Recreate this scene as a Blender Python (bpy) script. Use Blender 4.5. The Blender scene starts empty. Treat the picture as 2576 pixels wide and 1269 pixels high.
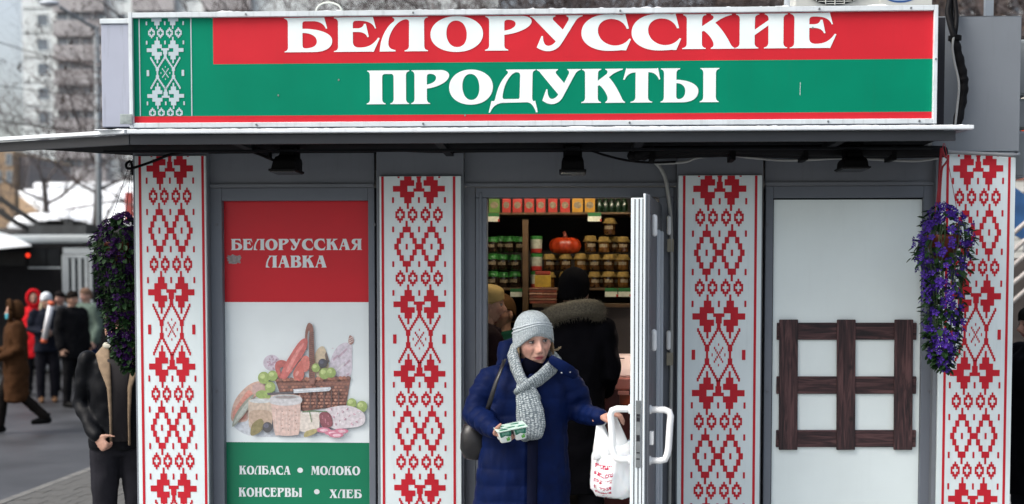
import bpy, math, random
import numpy as np
from mathutils import Vector, Matrix, Euler, noise
from mathutils.geometry import tessellate_polygon
random.seed(7)
scene = bpy.context.scene
COL = scene.collection
rad = math.radians
# ------------------------------------------------------------------ camera
FPX = 3150.0; PW = 2576.0
CAM = Vector((0.0, -6.85, 1.87)); PITCH = 2.6; YAW = 2.5; PV = 858.0
cam_data = bpy.data.cameras.new('camera'); cam = bpy.data.objects.new('camera', cam_data); COL.objects.link(cam)
cam.location = CAM; cam.rotation_euler = (rad(90 - PITCH), 0, rad(YAW))
cam_data.sensor_width = 36; cam_data.lens = 36 * FPX / PW
cam_data.shift_y = (PV - 634.0) / PW
cam_data.clip_start = 0.1; cam_data.clip_end = 1200
cam_data.dof.use_dof = True; cam_data.dof.focus_distance = 6.75; cam_data.dof.aperture_fstop = 1.6
scene.camera = cam
# ------------------------------------------------------------------ sky, sun, exposure
SUN_EL, SUN_ROT = 50.0, -118.0
world = bpy.data.worlds.new('World'); scene.world = world; world.use_nodes = True
wn = world.node_tree; wn.nodes.clear()
sky = wn.nodes.new('ShaderNodeTexSky'); sky.sky_type = 'NISHITA'; sky.sun_disc = False
sky.sun_elevation = rad(SUN_EL); sky.sun_rotation = rad(SUN_ROT)
sky.air_density = 1.2; sky.dust_density = 6.0; sky.ozone_density = 1.0
hs = wn.nodes.new('ShaderNodeHueSaturation'); hs.inputs['Saturation'].default_value = 0.62
bg = wn.nodes.new('ShaderNodeBackground'); bg.inputs['Strength'].default_value = 0.15
wo = wn.nodes.new('ShaderNodeOutputWorld')
wn.links.new(sky.outputs[0], hs.inputs['Color']); wn.links.new(hs.outputs[0], bg.inputs['Color']); wn.links.new(bg.outputs[0], wo.inputs['Surface'])
sd = bpy.data.lights.new('sun', 'SUN'); sd.energy = 1.1; sd.angle = rad(26); sd.color = (1.0, 0.985, 0.96)
sun = bpy.data.objects.new('sun', sd); COL.objects.link(sun)
sun.rotation_euler = (rad(90 - SUN_EL), 0, rad(-62))
scene.view_settings.view_transform = 'Standard'; scene.view_settings.look = 'None'
scene.view_settings.exposure = 0.76; scene.view_settings.gamma = 1.0
scene.view_settings.use_curve_mapping = False
scene.render.engine = 'CYCLES'
scene.cycles.max_bounces = 6; scene.cycles.use_denoising = True

# ------------------------------------------------------------------ measuring: photo point -> point on the plane y
_R = Euler((rad(90 - PITCH), 0, rad(YAW))).to_matrix()
def P(u, v, y=0.0):
    d = _R @ Vector(((u - PW / 2) / FPX, -(v - PV) / FPX, -1.0))
    t = (y - CAM.y) / d.y
    return CAM + d * t
def PZ(u, v, z=0.0):
    d = _R @ Vector(((u - PW / 2) / FPX, -(v - PV) / FPX, -1.0))
    return CAM + d * ((z - CAM.z) / d.z)
def X(u, y=0.0, v=800): return P(u, v, y).x
def Z(v, y=0.0, u=1288): return P(u, v, y).z
def pxm(y): return FPX / (y - CAM.y)

# ------------------------------------------------------------------ materials
_m = {}
def srgb(r, g, b):
    f = lambda c: (c / 255 / 12.92) if c / 255 <= 0.04045 else ((c / 255 + 0.055) / 1.055) ** 2.4
    return (f(r), f(g), f(b))
def M(name, col, rough=0.6, metal=0.0, var=0.12, scale=6.0, bump=0.0, bscale=60.0, spec=0.4, emit=0.0, dirt=0.0, trans=0.0, vcol=False):
    if name in _m: return _m[name]
    m = bpy.data.materials.new(name); m.use_nodes = True; _m[name] = m
    nt = m.node_tree; N = nt.nodes; L = nt.links
    b = N['Principled BSDF']
    b.inputs['Roughness'].default_value = rough; b.inputs['Metallic'].default_value = metal
    b.inputs['Specular IOR Level'].default_value = spec
    tc = N.new('ShaderNodeTexCoord')
    nz = N.new('ShaderNodeTexNoise'); nz.inputs['Scale'].default_value = scale; nz.inputs['Detail'].default_value = 6
    L.new(tc.outputs['Object'], nz.inputs['Vector'])
    mr = N.new('ShaderNodeMapRange'); mr.inputs['From Min'].default_value = 0.3; mr.inputs['From Max'].default_value = 0.7
    mr.inputs['To Min'].default_value = 1 - var; mr.inputs['To Max'].default_value = 1 + var * 0.6
    L.new(nz.outputs['Fac'], mr.inputs['Value'])
    mx = N.new('ShaderNodeMix'); mx.data_type = 'RGBA'; mx.blend_type = 'MULTIPLY'; mx.inputs['Factor'].default_value = 1
    if vcol:
        at = N.new('ShaderNodeVertexColor'); at.layer_name = 'tint'
        L.new(at.outputs['Color'], mx.inputs['A'])
    else:
        mx.inputs['A'].default_value = (*col, 1)
    L.new(mr.outputs['Result'], mx.inputs['B'])
    out = mx.outputs['Result']
    if dirt > 0:
        # grime with a shape of its own: vertical streaks
        mp = N.new('ShaderNodeMapping'); mp.inputs['Scale'].default_value = (14, 14, 1.1); L.new(tc.outputs['Object'], mp.inputs['Vector'])
        n2 = N.new('ShaderNodeTexNoise'); n2.inputs['Scale'].default_value = 3.0; n2.inputs['Detail'].default_value = 8; L.new(mp.outputs[0], n2.inputs['Vector'])
        r2 = N.new('ShaderNodeMapRange'); r2.inputs['From Min'].default_value = 0.56; r2.inputs['From Max'].default_value = 0.8
        r2.inputs['To Min'].default_value = 0; r2.inputs['To Max'].default_value = dirt; L.new(n2.outputs['Fac'], r2.inputs['Value'])
        m2 = N.new('ShaderNodeMix'); m2.data_type = 'RGBA'; L.new(r2.outputs['Result'], m2.inputs['Factor'])
        L.new(out, m2.inputs['A']); m2.inputs['B'].default_value = (0.05, 0.048, 0.045, 1); out = m2.outputs['Result']
    L.new(out, b.inputs['Base Color'])
    rr = N.new('ShaderNodeMapRange'); rr.inputs['To Min'].default_value = max(0.02, rough - 0.1); rr.inputs['To Max'].default_value = min(1, rough + 0.1)
    L.new(nz.outputs['Fac'], rr.inputs['Value']); L.new(rr.outputs['Result'], b.inputs['Roughness'])
    if bump > 0:
        n3 = N.new('ShaderNodeTexNoise'); n3.inputs['Scale'].default_value = bscale; n3.inputs['Detail'].default_value = 4
        L.new(tc.outputs['Object'], n3.inputs['Vector'])
        bp = N.new('ShaderNodeBump'); bp.inputs['Strength'].default_value = bump; bp.inputs['Distance'].default_value = 0.004
        L.new(n3.outputs['Fac'], bp.inputs['Height']); L.new(bp.outputs[0], b.inputs['Normal'])
    if emit > 0:
        b.inputs['Emission Color'].default_value = (*col, 1); b.inputs['Emission Strength'].default_value = emit
    if trans > 0:
        b.inputs['Transmission Weight'].default_value = trans
    return m

# ------------------------------------------------------------------ mesh builder
class MB:
    def __init__(s): s.v = []; s.f = []; s.m = []; s.c = {}; s.uv = {}
    def quad(s, a, b, c, d, mi=0): s.poly([a, b, c, d], mi)
    def poly(s, pts, mi=0):
        n = len(s.v); s.v += [tuple(p) for p in pts]; s.f.append(tuple(range(n, n + len(pts)))); s.m.append(mi)
    def box(s, x0, x1, y0, y1, z0, z1, mi=0):
        n = len(s.v)
        s.v += [(x0, y0, z0), (x1, y0, z0), (x1, y1, z0), (x0, y1, z0), (x0, y0, z1), (x1, y0, z1), (x1, y1, z1), (x0, y1, z1)]
        for f in ((3, 2, 1, 0), (4, 5, 6, 7), (0, 1, 5, 4), (1, 2, 6, 5), (2, 3, 7, 6), (3, 0, 4, 7)):
            s.f.append(tuple(n + i for i in f)); s.m.append(mi)
    def obox(s, c, ax, ay, az, mi=0):
        c = Vector(c); ax = Vector(ax); ay = Vector(ay); az = Vector(az); n = len(s.v)
        for k in (-1, 1):
            for (i, j) in ((-1, -1), (1, -1), (1, 1), (-1, 1)): s.v.append(tuple(c + ax * i + ay * j + az * k))
        for f in ((3, 2, 1, 0), (4, 5, 6, 7), (0, 1, 5, 4), (1, 2, 6, 5), (2, 3, 7, 6), (3, 0, 4, 7)):
            s.f.append(tuple(n + i for i in f)); s.m.append(mi)
    def rings(s, rings, mi=0, cap=True, uv=False, closed=False):
        n = len(s.v); k = len(rings[0])
        for r in rings: s.v += [tuple(p) for p in r]
        R = len(rings)
        for i in range(R if closed else R - 1):
            i2 = (i + 1) % R
            for j in range(k):
                j2 = (j + 1) % k
                if uv: s.uv[len(s.f)] = [(j / k, i / R), ((j + 1) / k, i / R), ((j + 1) / k, (i + 1) / R), (j / k, (i + 1) / R)]
                s.f.append((n + i * k + j, n + i * k + j2, n + i2 * k + j2, n + i2 * k + j)); s.m.append(mi)
        if cap and not closed:
            s.f.append(tuple(n + j for j in reversed(range(k)))); s.m.append(mi)
            s.f.append(tuple(n + (R - 1) * k + j for j in range(k))); s.m.append(mi)
    def tube(s, pts, r, seg=8, mi=0, cap=True, up=None, r2=None, round_ends=False, uv=False):
        pts = [Vector(p) for p in pts]
        if not isinstance(r, (list, tuple)): r = [r] * len(pts)
        r = list(r); r2 = list(r2) if r2 else list(r)
        if round_ends:
            t0 = (pts[0] - pts[1]).normalized(); t1 = (pts[-1] - pts[-2]).normalized()
            a0, b0, a1, b1 = r[0], r2[0], r[-1], r2[-1]; m0 = (a0 * b0) ** .5; m1 = (a1 * b1) ** .5
            pts = [pts[0] + t0 * m0, pts[0] + t0 * m0 * .8, pts[0] + t0 * m0 * .45] + pts + [pts[-1] + t1 * m1 * .45, pts[-1] + t1 * m1 * .8, pts[-1] + t1 * m1]
            r = [a0 * .15, a0 * .6, a0 * .9] + r + [a1 * .9, a1 * .6, a1 * .15]; r2 = [b0 * .15, b0 * .6, b0 * .9] + r2 + [b1 * .9, b1 * .6, b1 * .15]
        rings = []; ref = None
        for i, p in enumerate(pts):
            t = (pts[min(i + 1, len(pts) - 1)] - pts[max(i - 1, 0)]).normalized()
            if up is not None:
                a = Vector(up) - t * Vector(up).dot(t)
                if a.length < 1e-4: a = t.orthogonal()
            elif ref is None: a = t.orthogonal()
            else:
                a = ref - t * ref.dot(t)
                if a.length < 1e-5: a = t.orthogonal()
            a.normalize(); ref = a; b = t.cross(a)
            rings.append([p + a * (r[i] * math.cos(2 * math.pi * j / seg)) + b * (r2[i] * math.sin(2 * math.pi * j / seg)) for j in range(seg)])
        s.rings(rings, mi, cap, uv)
    def lathe(s, prof, c=(0, 0, 0), seg=16, mi=0, mis=None, wav=None):
        c = Vector(c); n = len(s.v); R = len(prof)
        for i, (r, z) in enumerate(prof):
            for j in range(seg):
                a = 2 * math.pi * j / seg
                k = 1 + (wav[i] * math.cos(a * wav[-1]) if wav else 0)
                s.v.append((c.x + r * k * math.cos(a), c.y + r * k * math.sin(a), c.z + z))
        for i in range(R - 1):
            for j in range(seg):
                s.f.append((n + i * seg + j, n + i * seg + (j + 1) % seg, n + (i + 1) * seg + (j + 1) % seg, n + (i + 1) * seg + j)); s.m.append(mis[i] if mis else mi)
        s.f.append(tuple(n + j for j in reversed(range(seg)))); s.m.append(mis[0] if mis else mi)
        s.f.append(tuple(n + (R - 1) * seg + j for j in range(seg))); s.m.append(mis[-1] if mis else mi)
    def ell(s, c, rx, ry, rz, seg=20, rng=12, mi=0, rot=None):
        c = Vector(c); rings = []
        for i in range(rng + 1):
            ph = -math.pi / 2 + math.pi * i / rng; cp = max(math.cos(ph), 0.02)
            ring = []
            for j in range(seg):
                p = Vector((rx * cp * math.cos(2 * math.pi * j / seg), ry * cp * math.sin(2 * math.pi * j / seg), rz * math.sin(ph)))
                ring.append(c + (rot @ p if rot else p))
            rings.append(ring)
        s.rings(rings, mi)
    def add(s, verts, faces, mi=0, col=None):
        n = len(s.v); s.v += [tuple(map(float, p)) for p in verts]
        if col is not None:
            for i in range(len(verts)): s.c[n + i] = col[i] if not isinstance(col, tuple) else col
        for f in faces: s.f.append(tuple(n + int(i) for i in f)); s.m.append(mi)
    def mesh(s, name, mats, smooth=False):
        me = bpy.data.meshes.new(name); me.from_pydata(s.v, [], s.f)
        for m in (mats if isinstance(mats, (list, tuple)) else [mats]): me.materials.append(m)
        if len(s.f):
            me.polygons.foreach_set('material_index', s.m)
            if smooth: me.polygons.foreach_set('use_smooth', [True] * len(s.f))
        if s.c:
            at = me.color_attributes.new('tint', 'FLOAT_COLOR', 'POINT')
            d = np.ones((len(s.v), 4), dtype=np.float32)
            for i, c in s.c.items(): d[i, :3] = c
            at.data.foreach_set('color', d.ravel())
        if s.uv:
            ul = me.uv_layers.new(name='UVMap')
            for fi, co in s.uv.items():
                for k, li in enumerate(me.polygons[fi].loop_indices): ul.data[li].uv = co[k]
        me.update(); return me
    def build(s, name, mats, parent=None, smooth=False, bevel=0.0, seg=2, auto=False):
        o = bpy.data.objects.new(name, s.mesh(name, mats, smooth)); COL.objects.link(o)
        if parent is not None: adopt(o, parent)
        if bevel > 0:
            b = o.modifiers.new('bevel', 'BEVEL'); b.width = bevel; b.segments = seg; b.limit_method = 'ANGLE'; b.angle_limit = rad(40)
        return o
def adopt(o, parent):
    o.parent = parent
    off = parent.location.copy() if parent.parent is None else Vector((0, 0, 0))   # parts are modelled in world coordinates
    o.matrix_parent_inverse = Matrix.Translation(-off)
def tag(o, label=None, cat=None, group=None, kind=None):
    if label: o['label'] = label
    if cat: o['category'] = cat
    if group: o['group'] = group
    if kind: o['kind'] = kind
    return o
def thing(name, label, cat, loc=(0, 0, 0), group=None):
    o = bpy.data.objects.new(name, None); COL.objects.link(o); o.location = loc; o.empty_display_size = 0.1
    return tag(o, label, cat, group)
def copy_tree(o, parent=None):
    c = o.copy(); COL.objects.link(c)
    if parent is not None: c.parent = parent
    for ch in list(o.children): copy_tree(ch, c)
    return c
def solid(verts_mb, voxel, smooth=3, adapt=0):
    """union of overlapping closed shapes -> one continuous surface; returns verts, faces, normals"""
    o = verts_mb.build('shape', []); 
    r = o.modifiers.new('r', 'REMESH'); r.mode = 'VOXEL'; r.voxel_size = voxel
    if smooth:
        sm = o.modifiers.new('s', 'SMOOTH'); sm.factor = 0.5; sm.iterations = smooth
    dg = bpy.context.evaluated_depsgraph_get(); ev = o.evaluated_get(dg)
    me = bpy.data.meshes.new_from_object(ev)
    n = len(me.vertices); co = np.empty(n * 3); me.vertices.foreach_get('co', co); co = co.reshape(-1, 3)
    no = np.empty(n * 3); me.vertex_normals.foreach_get('vector', no); no = no.reshape(-1, 3)
    fa = [tuple(p.vertices) for p in me.polygons]
    old = o.data
    bpy.data.objects.remove(o); bpy.data.meshes.remove(old); bpy.data.meshes.remove(me)
    return co, fa, no
# ================================================================== MATERIALS
GREY = M('grey_panel', (0.175, 0.190, 0.215), 0.55, spec=.15, var=0.07, scale=3, bump=0.05, bscale=30, dirt=0.12)
GREYD = M('grey_frame_plastic', (0.150, 0.168, 0.198), 0.5, spec=.15, var=0.06, scale=4)
GREYL = M('light_grey_aluminium', (0.50, 0.55, 0.61), 0.32, 0.0, var=0.06, scale=5, dirt=0.10)
WHITE = M('white_board', (0.80, 0.89, 0.89), 0.4, var=0.05, scale=2.5, dirt=0.02)
PRINTW = M('white_print', (0.70, 0.79, 0.81), 0.42, var=0.05, scale=3, dirt=0.10)
PRINTR = M('red_print', srgb(188, 34, 48), 0.5, spec=.2, var=0.07, scale=5)
SIGNR = M('sign_red', srgb(200, 38, 50), 0.5, spec=.18, var=0.08, scale=3, dirt=0.05)
SIGNG = M('sign_green', srgb(0, 128, 98), 0.55, spec=.08, var=0.09, scale=3, dirt=0.05)
LETTER = M('letter_white', (0.82, 0.91, 0.91), 0.4, var=0.05, scale=6, dirt=0.03)
ORNW = M('ornament_pale', (0.46, 0.56, 0.60), 0.45, var=0.05)
FRAMEW = M('sign_frame_white', (0.66, 0.72, 0.75), 0.3, var=0.1, scale=9, dirt=0.25)
DARK = M('dark_gap', (0.012, 0.013, 0.018), 0.8)
BLACK = M('black_plastic', (0.003, 0.003, 0.0035), 0.55, spec=0.1)
RUBBER = M('black_rubber', (0.005, 0.005, 0.006), 0.6, spec=.12, var=0.3, scale=20, bump=0.2)
STEEL = M('dull_steel', (0.22, 0.24, 0.25), 0.45, 0.5, var=0.3, scale=15)
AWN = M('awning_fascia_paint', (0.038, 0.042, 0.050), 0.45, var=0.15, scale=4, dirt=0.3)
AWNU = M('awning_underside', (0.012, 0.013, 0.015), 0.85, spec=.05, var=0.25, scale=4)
SNOW = M('snow', (0.86, 0.90, 0.93), 0.8, var=0.04, scale=20, bump=0.4, bscale=40)
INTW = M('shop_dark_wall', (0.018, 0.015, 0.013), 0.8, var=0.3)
WOODI = M('shelf_wood', (0.10, 0.055, 0.022), 0.6, var=0.3, scale=12)

# ================================================================== GROUND
def ground_mat():
    m = M('asphalt', (0.040, 0.042, 0.046), 0.5, var=0.6, scale=0.9, bump=0.4, bscale=50)
    return m
g = MB(); g.poly([(-400, -60, 0), (400, -60, 0), (400, 500, 0), (-400, 500, 0)])
go = g.build('ground', ground_mat()); tag(go, kind='structure')
PAVM = M('pavement_bounce_base', (0.26, 0.27, 0.27), 0.7, var=0.3, scale=3, bump=0.3)  # kept pale so the slab bounces light up at the facade
PAVB = M('concrete_paver', (0.085, 0.084, 0.078), 0.7, var=0.25, scale=9, bump=0.4)
KERB = M('kerb_concrete', (0.13, 0.128, 0.12), 0.7, var=0.25, scale=7, bump=0.4)
# pavement round the kiosk: a low slab with a kerb and concrete pavers at the visible corner
k0 = PZ(70, 1245); k1 = PZ(262, 1172)
kd = (k1 - k0).normalized(); kn = Vector((kd.y, -kd.x, 0))
pv = MB()
def pvq(mb, a, b, c, d, z0, z1, mi=0):
    n = len(mb.v); pts = [a, b, c, d]
    mb.v += [(p.x, p.y, z0) for p in pts] + [(p.x, p.y, z1) for p in pts]
    for f in ((3, 2, 1, 0), (4, 5, 6, 7), (0, 1, 5, 4), (1, 2, 6, 5), (2, 3, 7, 6), (3, 0, 4, 7)):
        mb.f.append(tuple(n + i for i in f)); mb.m.append(mi)
KA = k0 - kd * 17; KB = k1 + kd * 6.0  # slab stretched into the unseen foreground, added as a light bounce
pvq(pv, KA + kn * 0.10, KA + kn * 9, KB + kn * 9, KB + kn * 0.10, -0.05, 0.025)
pave = pv.build('pavement', PAVM); tag(pave, kind='structure')
kb = None
L = 0.0; tot = (KB - KA).length
kmesh = None
while L < tot - 0.01:
    a = KA + kd * (L + 0.004); b = KA + kd * (min(L + 1.0, tot) - 0.004)
    q = MB(); pvq(q, a, a + kn * 0.097, b + kn * 0.097, b, -0.05, 0.045)
    q.build('kerb_stone', KERB, pave, bevel=0.008); L += 1.0
def in_view(p, m=12):
    d = _R.transposed() @ (p - CAM)
    if d.z > -0.3: return False
    u = PW / 2 + FPX * d.x / -d.z; v = PV - FPX * d.y / -d.z
    return -m < u < 350 and v < 1290
pm = MB(); pm.box(-0.098, 0.098, -0.048, 0.048, 0, 0.03); pmesh = pm.mesh('paver', PAVB)
cnt = 0
for i in range(-20, 40):
    for j in range(40):
        c = k0 + kd * ((i + (0.5 if j % 2 else 0)) * 0.2) + kn * (0.155 + j * 0.1)
        if in_view(Vector((c.x, c.y, 0.05))) and cnt < 230:
            o = bpy.data.objects.new('paver', pmesh); COL.objects.link(o); o.parent = pave
            o.location = (c.x, c.y, 0.012 + random.uniform(-0.002, 0.003)); o.rotation_euler = (random.uniform(-.006, .006), random.uniform(-.006, .006), math.atan2(kd.y, kd.x)); cnt += 1

# ================================================================== KIOSK
kiosk = thing('kiosk', 'grey market kiosk with red embroidered pattern posts and an open door', 'kiosk', (0.05, 1.0, 0))
XL, XR = X(336), X(2549)
FLOOR = 0.20; TOPZ = Z(395); BOT = 0.0
DEEP = 2.5
q = MB()
q.box(XL, XL + 0.06, 0.12, DEEP, BOT, 3.0); q.build('side_wall', GREY, kiosk)
q = MB(); q.box(XR - 0.06, XR, 0.12, DEEP, BOT, 3.0); q.build('side_wall', GREY, kiosk)
q = MB(); q.box(XL, XR, DEEP + 0.002, DEEP + 0.06, BOT, 3.0); q.build('back_wall', GREY, kiosk)
q = MB(); q.box(XL - 0.02, XR + 0.0, 0.13, DEEP + 0.08, 3.003, 3.07); q.build('roof', GREY, kiosk)
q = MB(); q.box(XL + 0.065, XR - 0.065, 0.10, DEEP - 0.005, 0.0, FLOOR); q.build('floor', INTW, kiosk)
q = MB(); q.box(XL + 0.065, XR - 0.065, 0.14, DEEP - 0.005, 2.72, 2.76); q.build('ceiling', M('shop_ceiling', (0.16, 0.15, 0.14), .8), kiosk)
# posts: grey cores with the printed board mounted in front
# ---- ornament bitmap pieces in units (x: 12 px zoom of second post, y: zoom px)
def ornament_rects():
    """rects of one period, x in units from centre, y in zoom px downwards; period 1168"""
    R = []
    def rr(x0, x1, y0, y1, mir=True):
        R.append((x0, x1, y0, y1))
        if mir: R.append((-x1, -x0, y0, y1))
    def heart(cy, s):
        def a(x0, x1, y0, y1, mir=True):
            yy = sorted((cy + s * y0, cy + s * y1)); rr(x0, x1, yy[0], yy[1], mir)
        a(-6.6, -5.4, -126, -91); a(-8, -4, -91, -54); a(-10.2, -2.5, -54, -18)
        a(-14, -6.2, -18, 18); a(-3, 0, -18, 3); a(-1.6, 0, 3, 40); a(-1.0, 0, 40, 76)
        a(-10.2, -2.5, 18, 54); a(-8, -4, 54, 90); a(-6.6, -5.4, 90, 126)
    def diam(cy):
        bits = ['00100', '01110', '11011', '10001', '11011', '01110', '00100']
        for cx in (-10.2, -3.45, 3.45, 10.2):
            for r, row in enumerate(bits):
                for c, b in enumerate(row):
                    if b == '1': R.append((cx + (c - 2.5) * 1.03, cx + (c - 1.5) * 1.03, cy + (r - 3.5) * 14.6, cy + (r - 2.5) * 14.6))
    def dbl(cy):
        for sx in (-1, 1):
            c = 6.7 * sx
            def a(x0, x1, y0, y1):
                for s in (-1, 1):
                    yy = sorted((cy + s * y0, cy + s * y1)); R.append((c + x0, c + x1, yy[0], yy[1]))
            a(-.6, .6, -163, -126); a(-2.2, 2.2, -126, -90)
            a(-3.9, -1.6, -90, -54); a(1.6, 3.9, -90, -54); a(-5.4, -3.1, -54, -18); a(3.1, 5.4, -54, -18)
            R.append((c - 6.7, c - 4.3, cy - 18, cy + 18)) if sx < 0 else R.append((c + 4.3, c + 6.7, cy - 18, cy + 18))
            R.append((c - .6, c + .6, cy - 18, cy + 18))
        R.append((-2.3, 2.3, cy - 17.5, cy + 17.5))
    def lattice(cy):
        for s in (-1, 1):
            n = 7
            for i in range(n):
                y0, y1 = cy + s * (150 - i * 15.5), cy + s * (150 - (i + 1) * 15.5); yy = sorted((y0, y1))
                x = 0.25 + i * (5.7 / n) ; rr(-x - 1.05, -x + 0.1, yy[0] - 3, yy[1] + 3)
                x2 = 11.4 - i * (5.0 / n); rr(-x2 - 0.1, -x2 + 1.0, yy[0] - 3, yy[1] + 3)
            yy = sorted((cy + s * 20, cy + s * 54)); rr(-7.3, -4.9, yy[0], yy[1])
        rr(-6.7, -5.5, cy - 20, cy + 20)
        rr(-14.3, -12.4, cy - 29, cy + 29)
        for k in range(-3, 4):
            R.append((k * .72 - .36, k * .72 + .36, cy + k * 13 - 7, cy + k * 13 + 7))
            if k: R.append((k * .72 - .36, k * .72 + .36, cy - k * 13 - 7, cy - k * 13 + 7))
        R.append((-.3, .3, cy - 66, cy - 52)); R.append((-.3, .3, cy + 52, cy + 66)); rr(-3.7, -3.1, cy - 9, cy + 9)
    def dash(cy):
        for x in (-14, 0, 14): R.append((x - .55, x + .55, cy - 18, cy + 18))
    heart(0, -1); dash(71); diam(163); dash(255); dbl(364); dash(474); diam(563); dash(656); heart(728, 1); lattice(948)
    return R
ORN = ornament_rects()
def ornament(mb, x0, x1, z0, z1, xc, unit, zA, period, y, mi):
    """period in metres, zA height of the first heart; clipped to the board"""
    k = period / 1168.0
    for rep in range(-2, 4):
        for (a, b, c, d) in ORN:
            xa, xb = xc + a * unit, xc + b * unit
            zt, zb = zA - (c + rep * 1168) * k, zA - (d + rep * 1168) * k
            xa, xb = max(xa, x0), min(xb, x1); zt, zb = min(zt, z1), max(zb, z0)
            if xb - xa > 1e-4 and zt - zb > 1e-4:
                yy = y - 2e-5 * (len(mb.f) % 9); mb.quad((xa, yy, zb), (xb, yy, zb), (xb, yy, zt), (xa, yy, zt), mi)
YP = -0.06    # front of the printed boards
# (post u0,u1, board u0,u1, board top v, lines u, centre u, motif width, first heart v, period v)
posts = [(336, 523, 344, 521, 392, (357, 514), 432, 122, 424, 503),
         (947, 1166, 956, 1160, 443, (964, 1143), 1055, 134, 475, 466),
         (1702, 1918, 1705, 1914, 441, (1719, 1899), 1808, 134, 475, 510),
         (2352, 2550, 2362, 2548, 388, (2378, 2532), 2454, 124, 424, 505)]
for i, (a, b, pa, pb, vt, ln, uc, wid, vA, per) in enumerate(posts):
    def xx(u): return X(u, YP, 820)
    q = MB(); q.box(xx(a), xx(b), YP + 0.022, 0.15, BOT, 2.99 if i < 3 else Z(387, -.045))
    po = q.build('post', GREY, kiosk, bevel=0.003)
    zt = Z(vt, YP, uc)
    q = MB(); q.box(xx(pa), xx(pb), YP, YP + 0.02, 0.06, zt)
    bd = q.build('printed_board', PRINTW, po, bevel=0.002)
    q = MB(); yo = YP - 0.0015
    for u in ln:
        q.quad((xx(u - 3.2), yo, 0.07), (xx(u + 3.2), yo, 0.07), (xx(u + 3.2), yo, zt - 0.002), (xx(u - 3.2), yo, zt - 0.002))
    ornament(q, xx(ln[0]) + .01, xx(ln[1]) - .01, 0.07, zt - 0.002, xx(uc), wid / 28.6 / pxm(YP), Z(vA, YP, uc), per / pxm(YP), yo, 0)
    # one fused print, lifted off the board by its ink
    q.build('ornament_print', PRINTR, po)
# bays: transom panels, trims
YB = 0.02
def bay(u0, u1, name='transom_panel'):
    x0, x1 = X(u0, YB), X(u1, YB)
    q = MB(); q.box(x0 + .004, x1 - .004, YB, YB + 0.05, Z(462, YB), 2.99); t = q.build('transom_panel', GREY, kiosk, bevel=0.002)
    q = MB(); q.box(x0 + .004, x1 - .004, YB - 0.014, YB - 0.001, Z(470, YB), Z(461, YB)); q.build('trim_rail', GREYL if 0 else GREY, kiosk, bevel=0.002)
bay(527, 945); bay(1168, 1700); bay(1920, 2350)
def frame(mb, x0, x1, z0, z1, w, y0, y1, wb=None, mi=0):
    wb = w if wb is None else wb
    mb.box(x0, x0 + w, y0, y1, z0, z1, mi); mb.box(x1 - w, x1, y0, y1, z0, z1, mi)
    mb.box(x0 + w, x1 - w, y0, y1, z1 - w, z1, mi)
    if wb: mb.box(x0 + w, x1 - w, y0, y1, z0, z0 + wb, mi)
# left bay window frame, right bay window frame
ZB = 0.1
for (u0, u1, i0, i1, vin) in ((533, 944, 562, 928, 503), (1923, 2346, 1942, 2318, 500)):
    q = MB(); x0, x1, xa, xb = X(u0, YB), X(u1, YB), X(i0, YB), X(i1, YB); z1 = Z(471, YB); zi = Z(vin, YB)
    q.box(x0, xa, YB - 0.012, YB + 0.05, ZB, z1); q.box(xb, x1, YB - 0.012, YB + 0.05, ZB, z1); q.box(xa + .0005, xb - .0005, YB - 0.012, YB + 0.05, zi, z1)
    fo = q.build('window_frame', GREYD, kiosk, bevel=0.003)
    q = MB(); q.box(x0, x1, YB + 0.052, YB + 0.07, ZB, z1); q.build('backing_sheet', DARK, fo)
    for vv in (565, 985):
        for uu in ((u0 + i0) / 2 - 2, (u1 + i1) / 2 + 6):
            p = P(uu, vv, YB - 0.012); sc = MB(); sc.tube([p, p + Vector((0, -0.006, 0))], 0.008, 8); sc.build('cap_screw', M('screw_cap', (0.12, .13, .15), .5), fo)
# door frame
q = MB(); y0 = YB - 0.02
xa, xb, xc2, xd = X(1197, y0), X(1225, y0), X(1655, y0), X(1693, y0)
zt = Z(497, y0)
q.box(xa, xb, y0, 0.11, 0.1, zt); q.box(xc2, xd, y0, 0.11, 0.1, zt); q.box(xa, xd, y0, 0.11, zt + .001, Z(472, y0))
q.box(xa + .02, xa + .035, y0 - .008, y0 + .01, 0.1, zt + .03); 
dframe = q.build('door_frame', GREYD, kiosk, bevel=0.004)
q = MB(); q.box(X(1168, YB), X(1196, YB), YB + .004, 0.10, 0.1, Z(471, YB)); q.build('door_side_panel', GREY, kiosk, bevel=.002)
q = MB(); q.box(X(1694, YB), X(1702, YB), YB + .004, 0.10, 0.1, Z(471, YB)); q.build('door_side_panel', GREY, kiosk)
q = MB(); q.box(X(1170, 0), X(1698, 0), -0.35, 0.10, 0.0, 0.16); q.build('door_step', M('step_concrete', (.18, .18, .17), .8, var=.2, bump=.4), kiosk, bevel=0.01)
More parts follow.
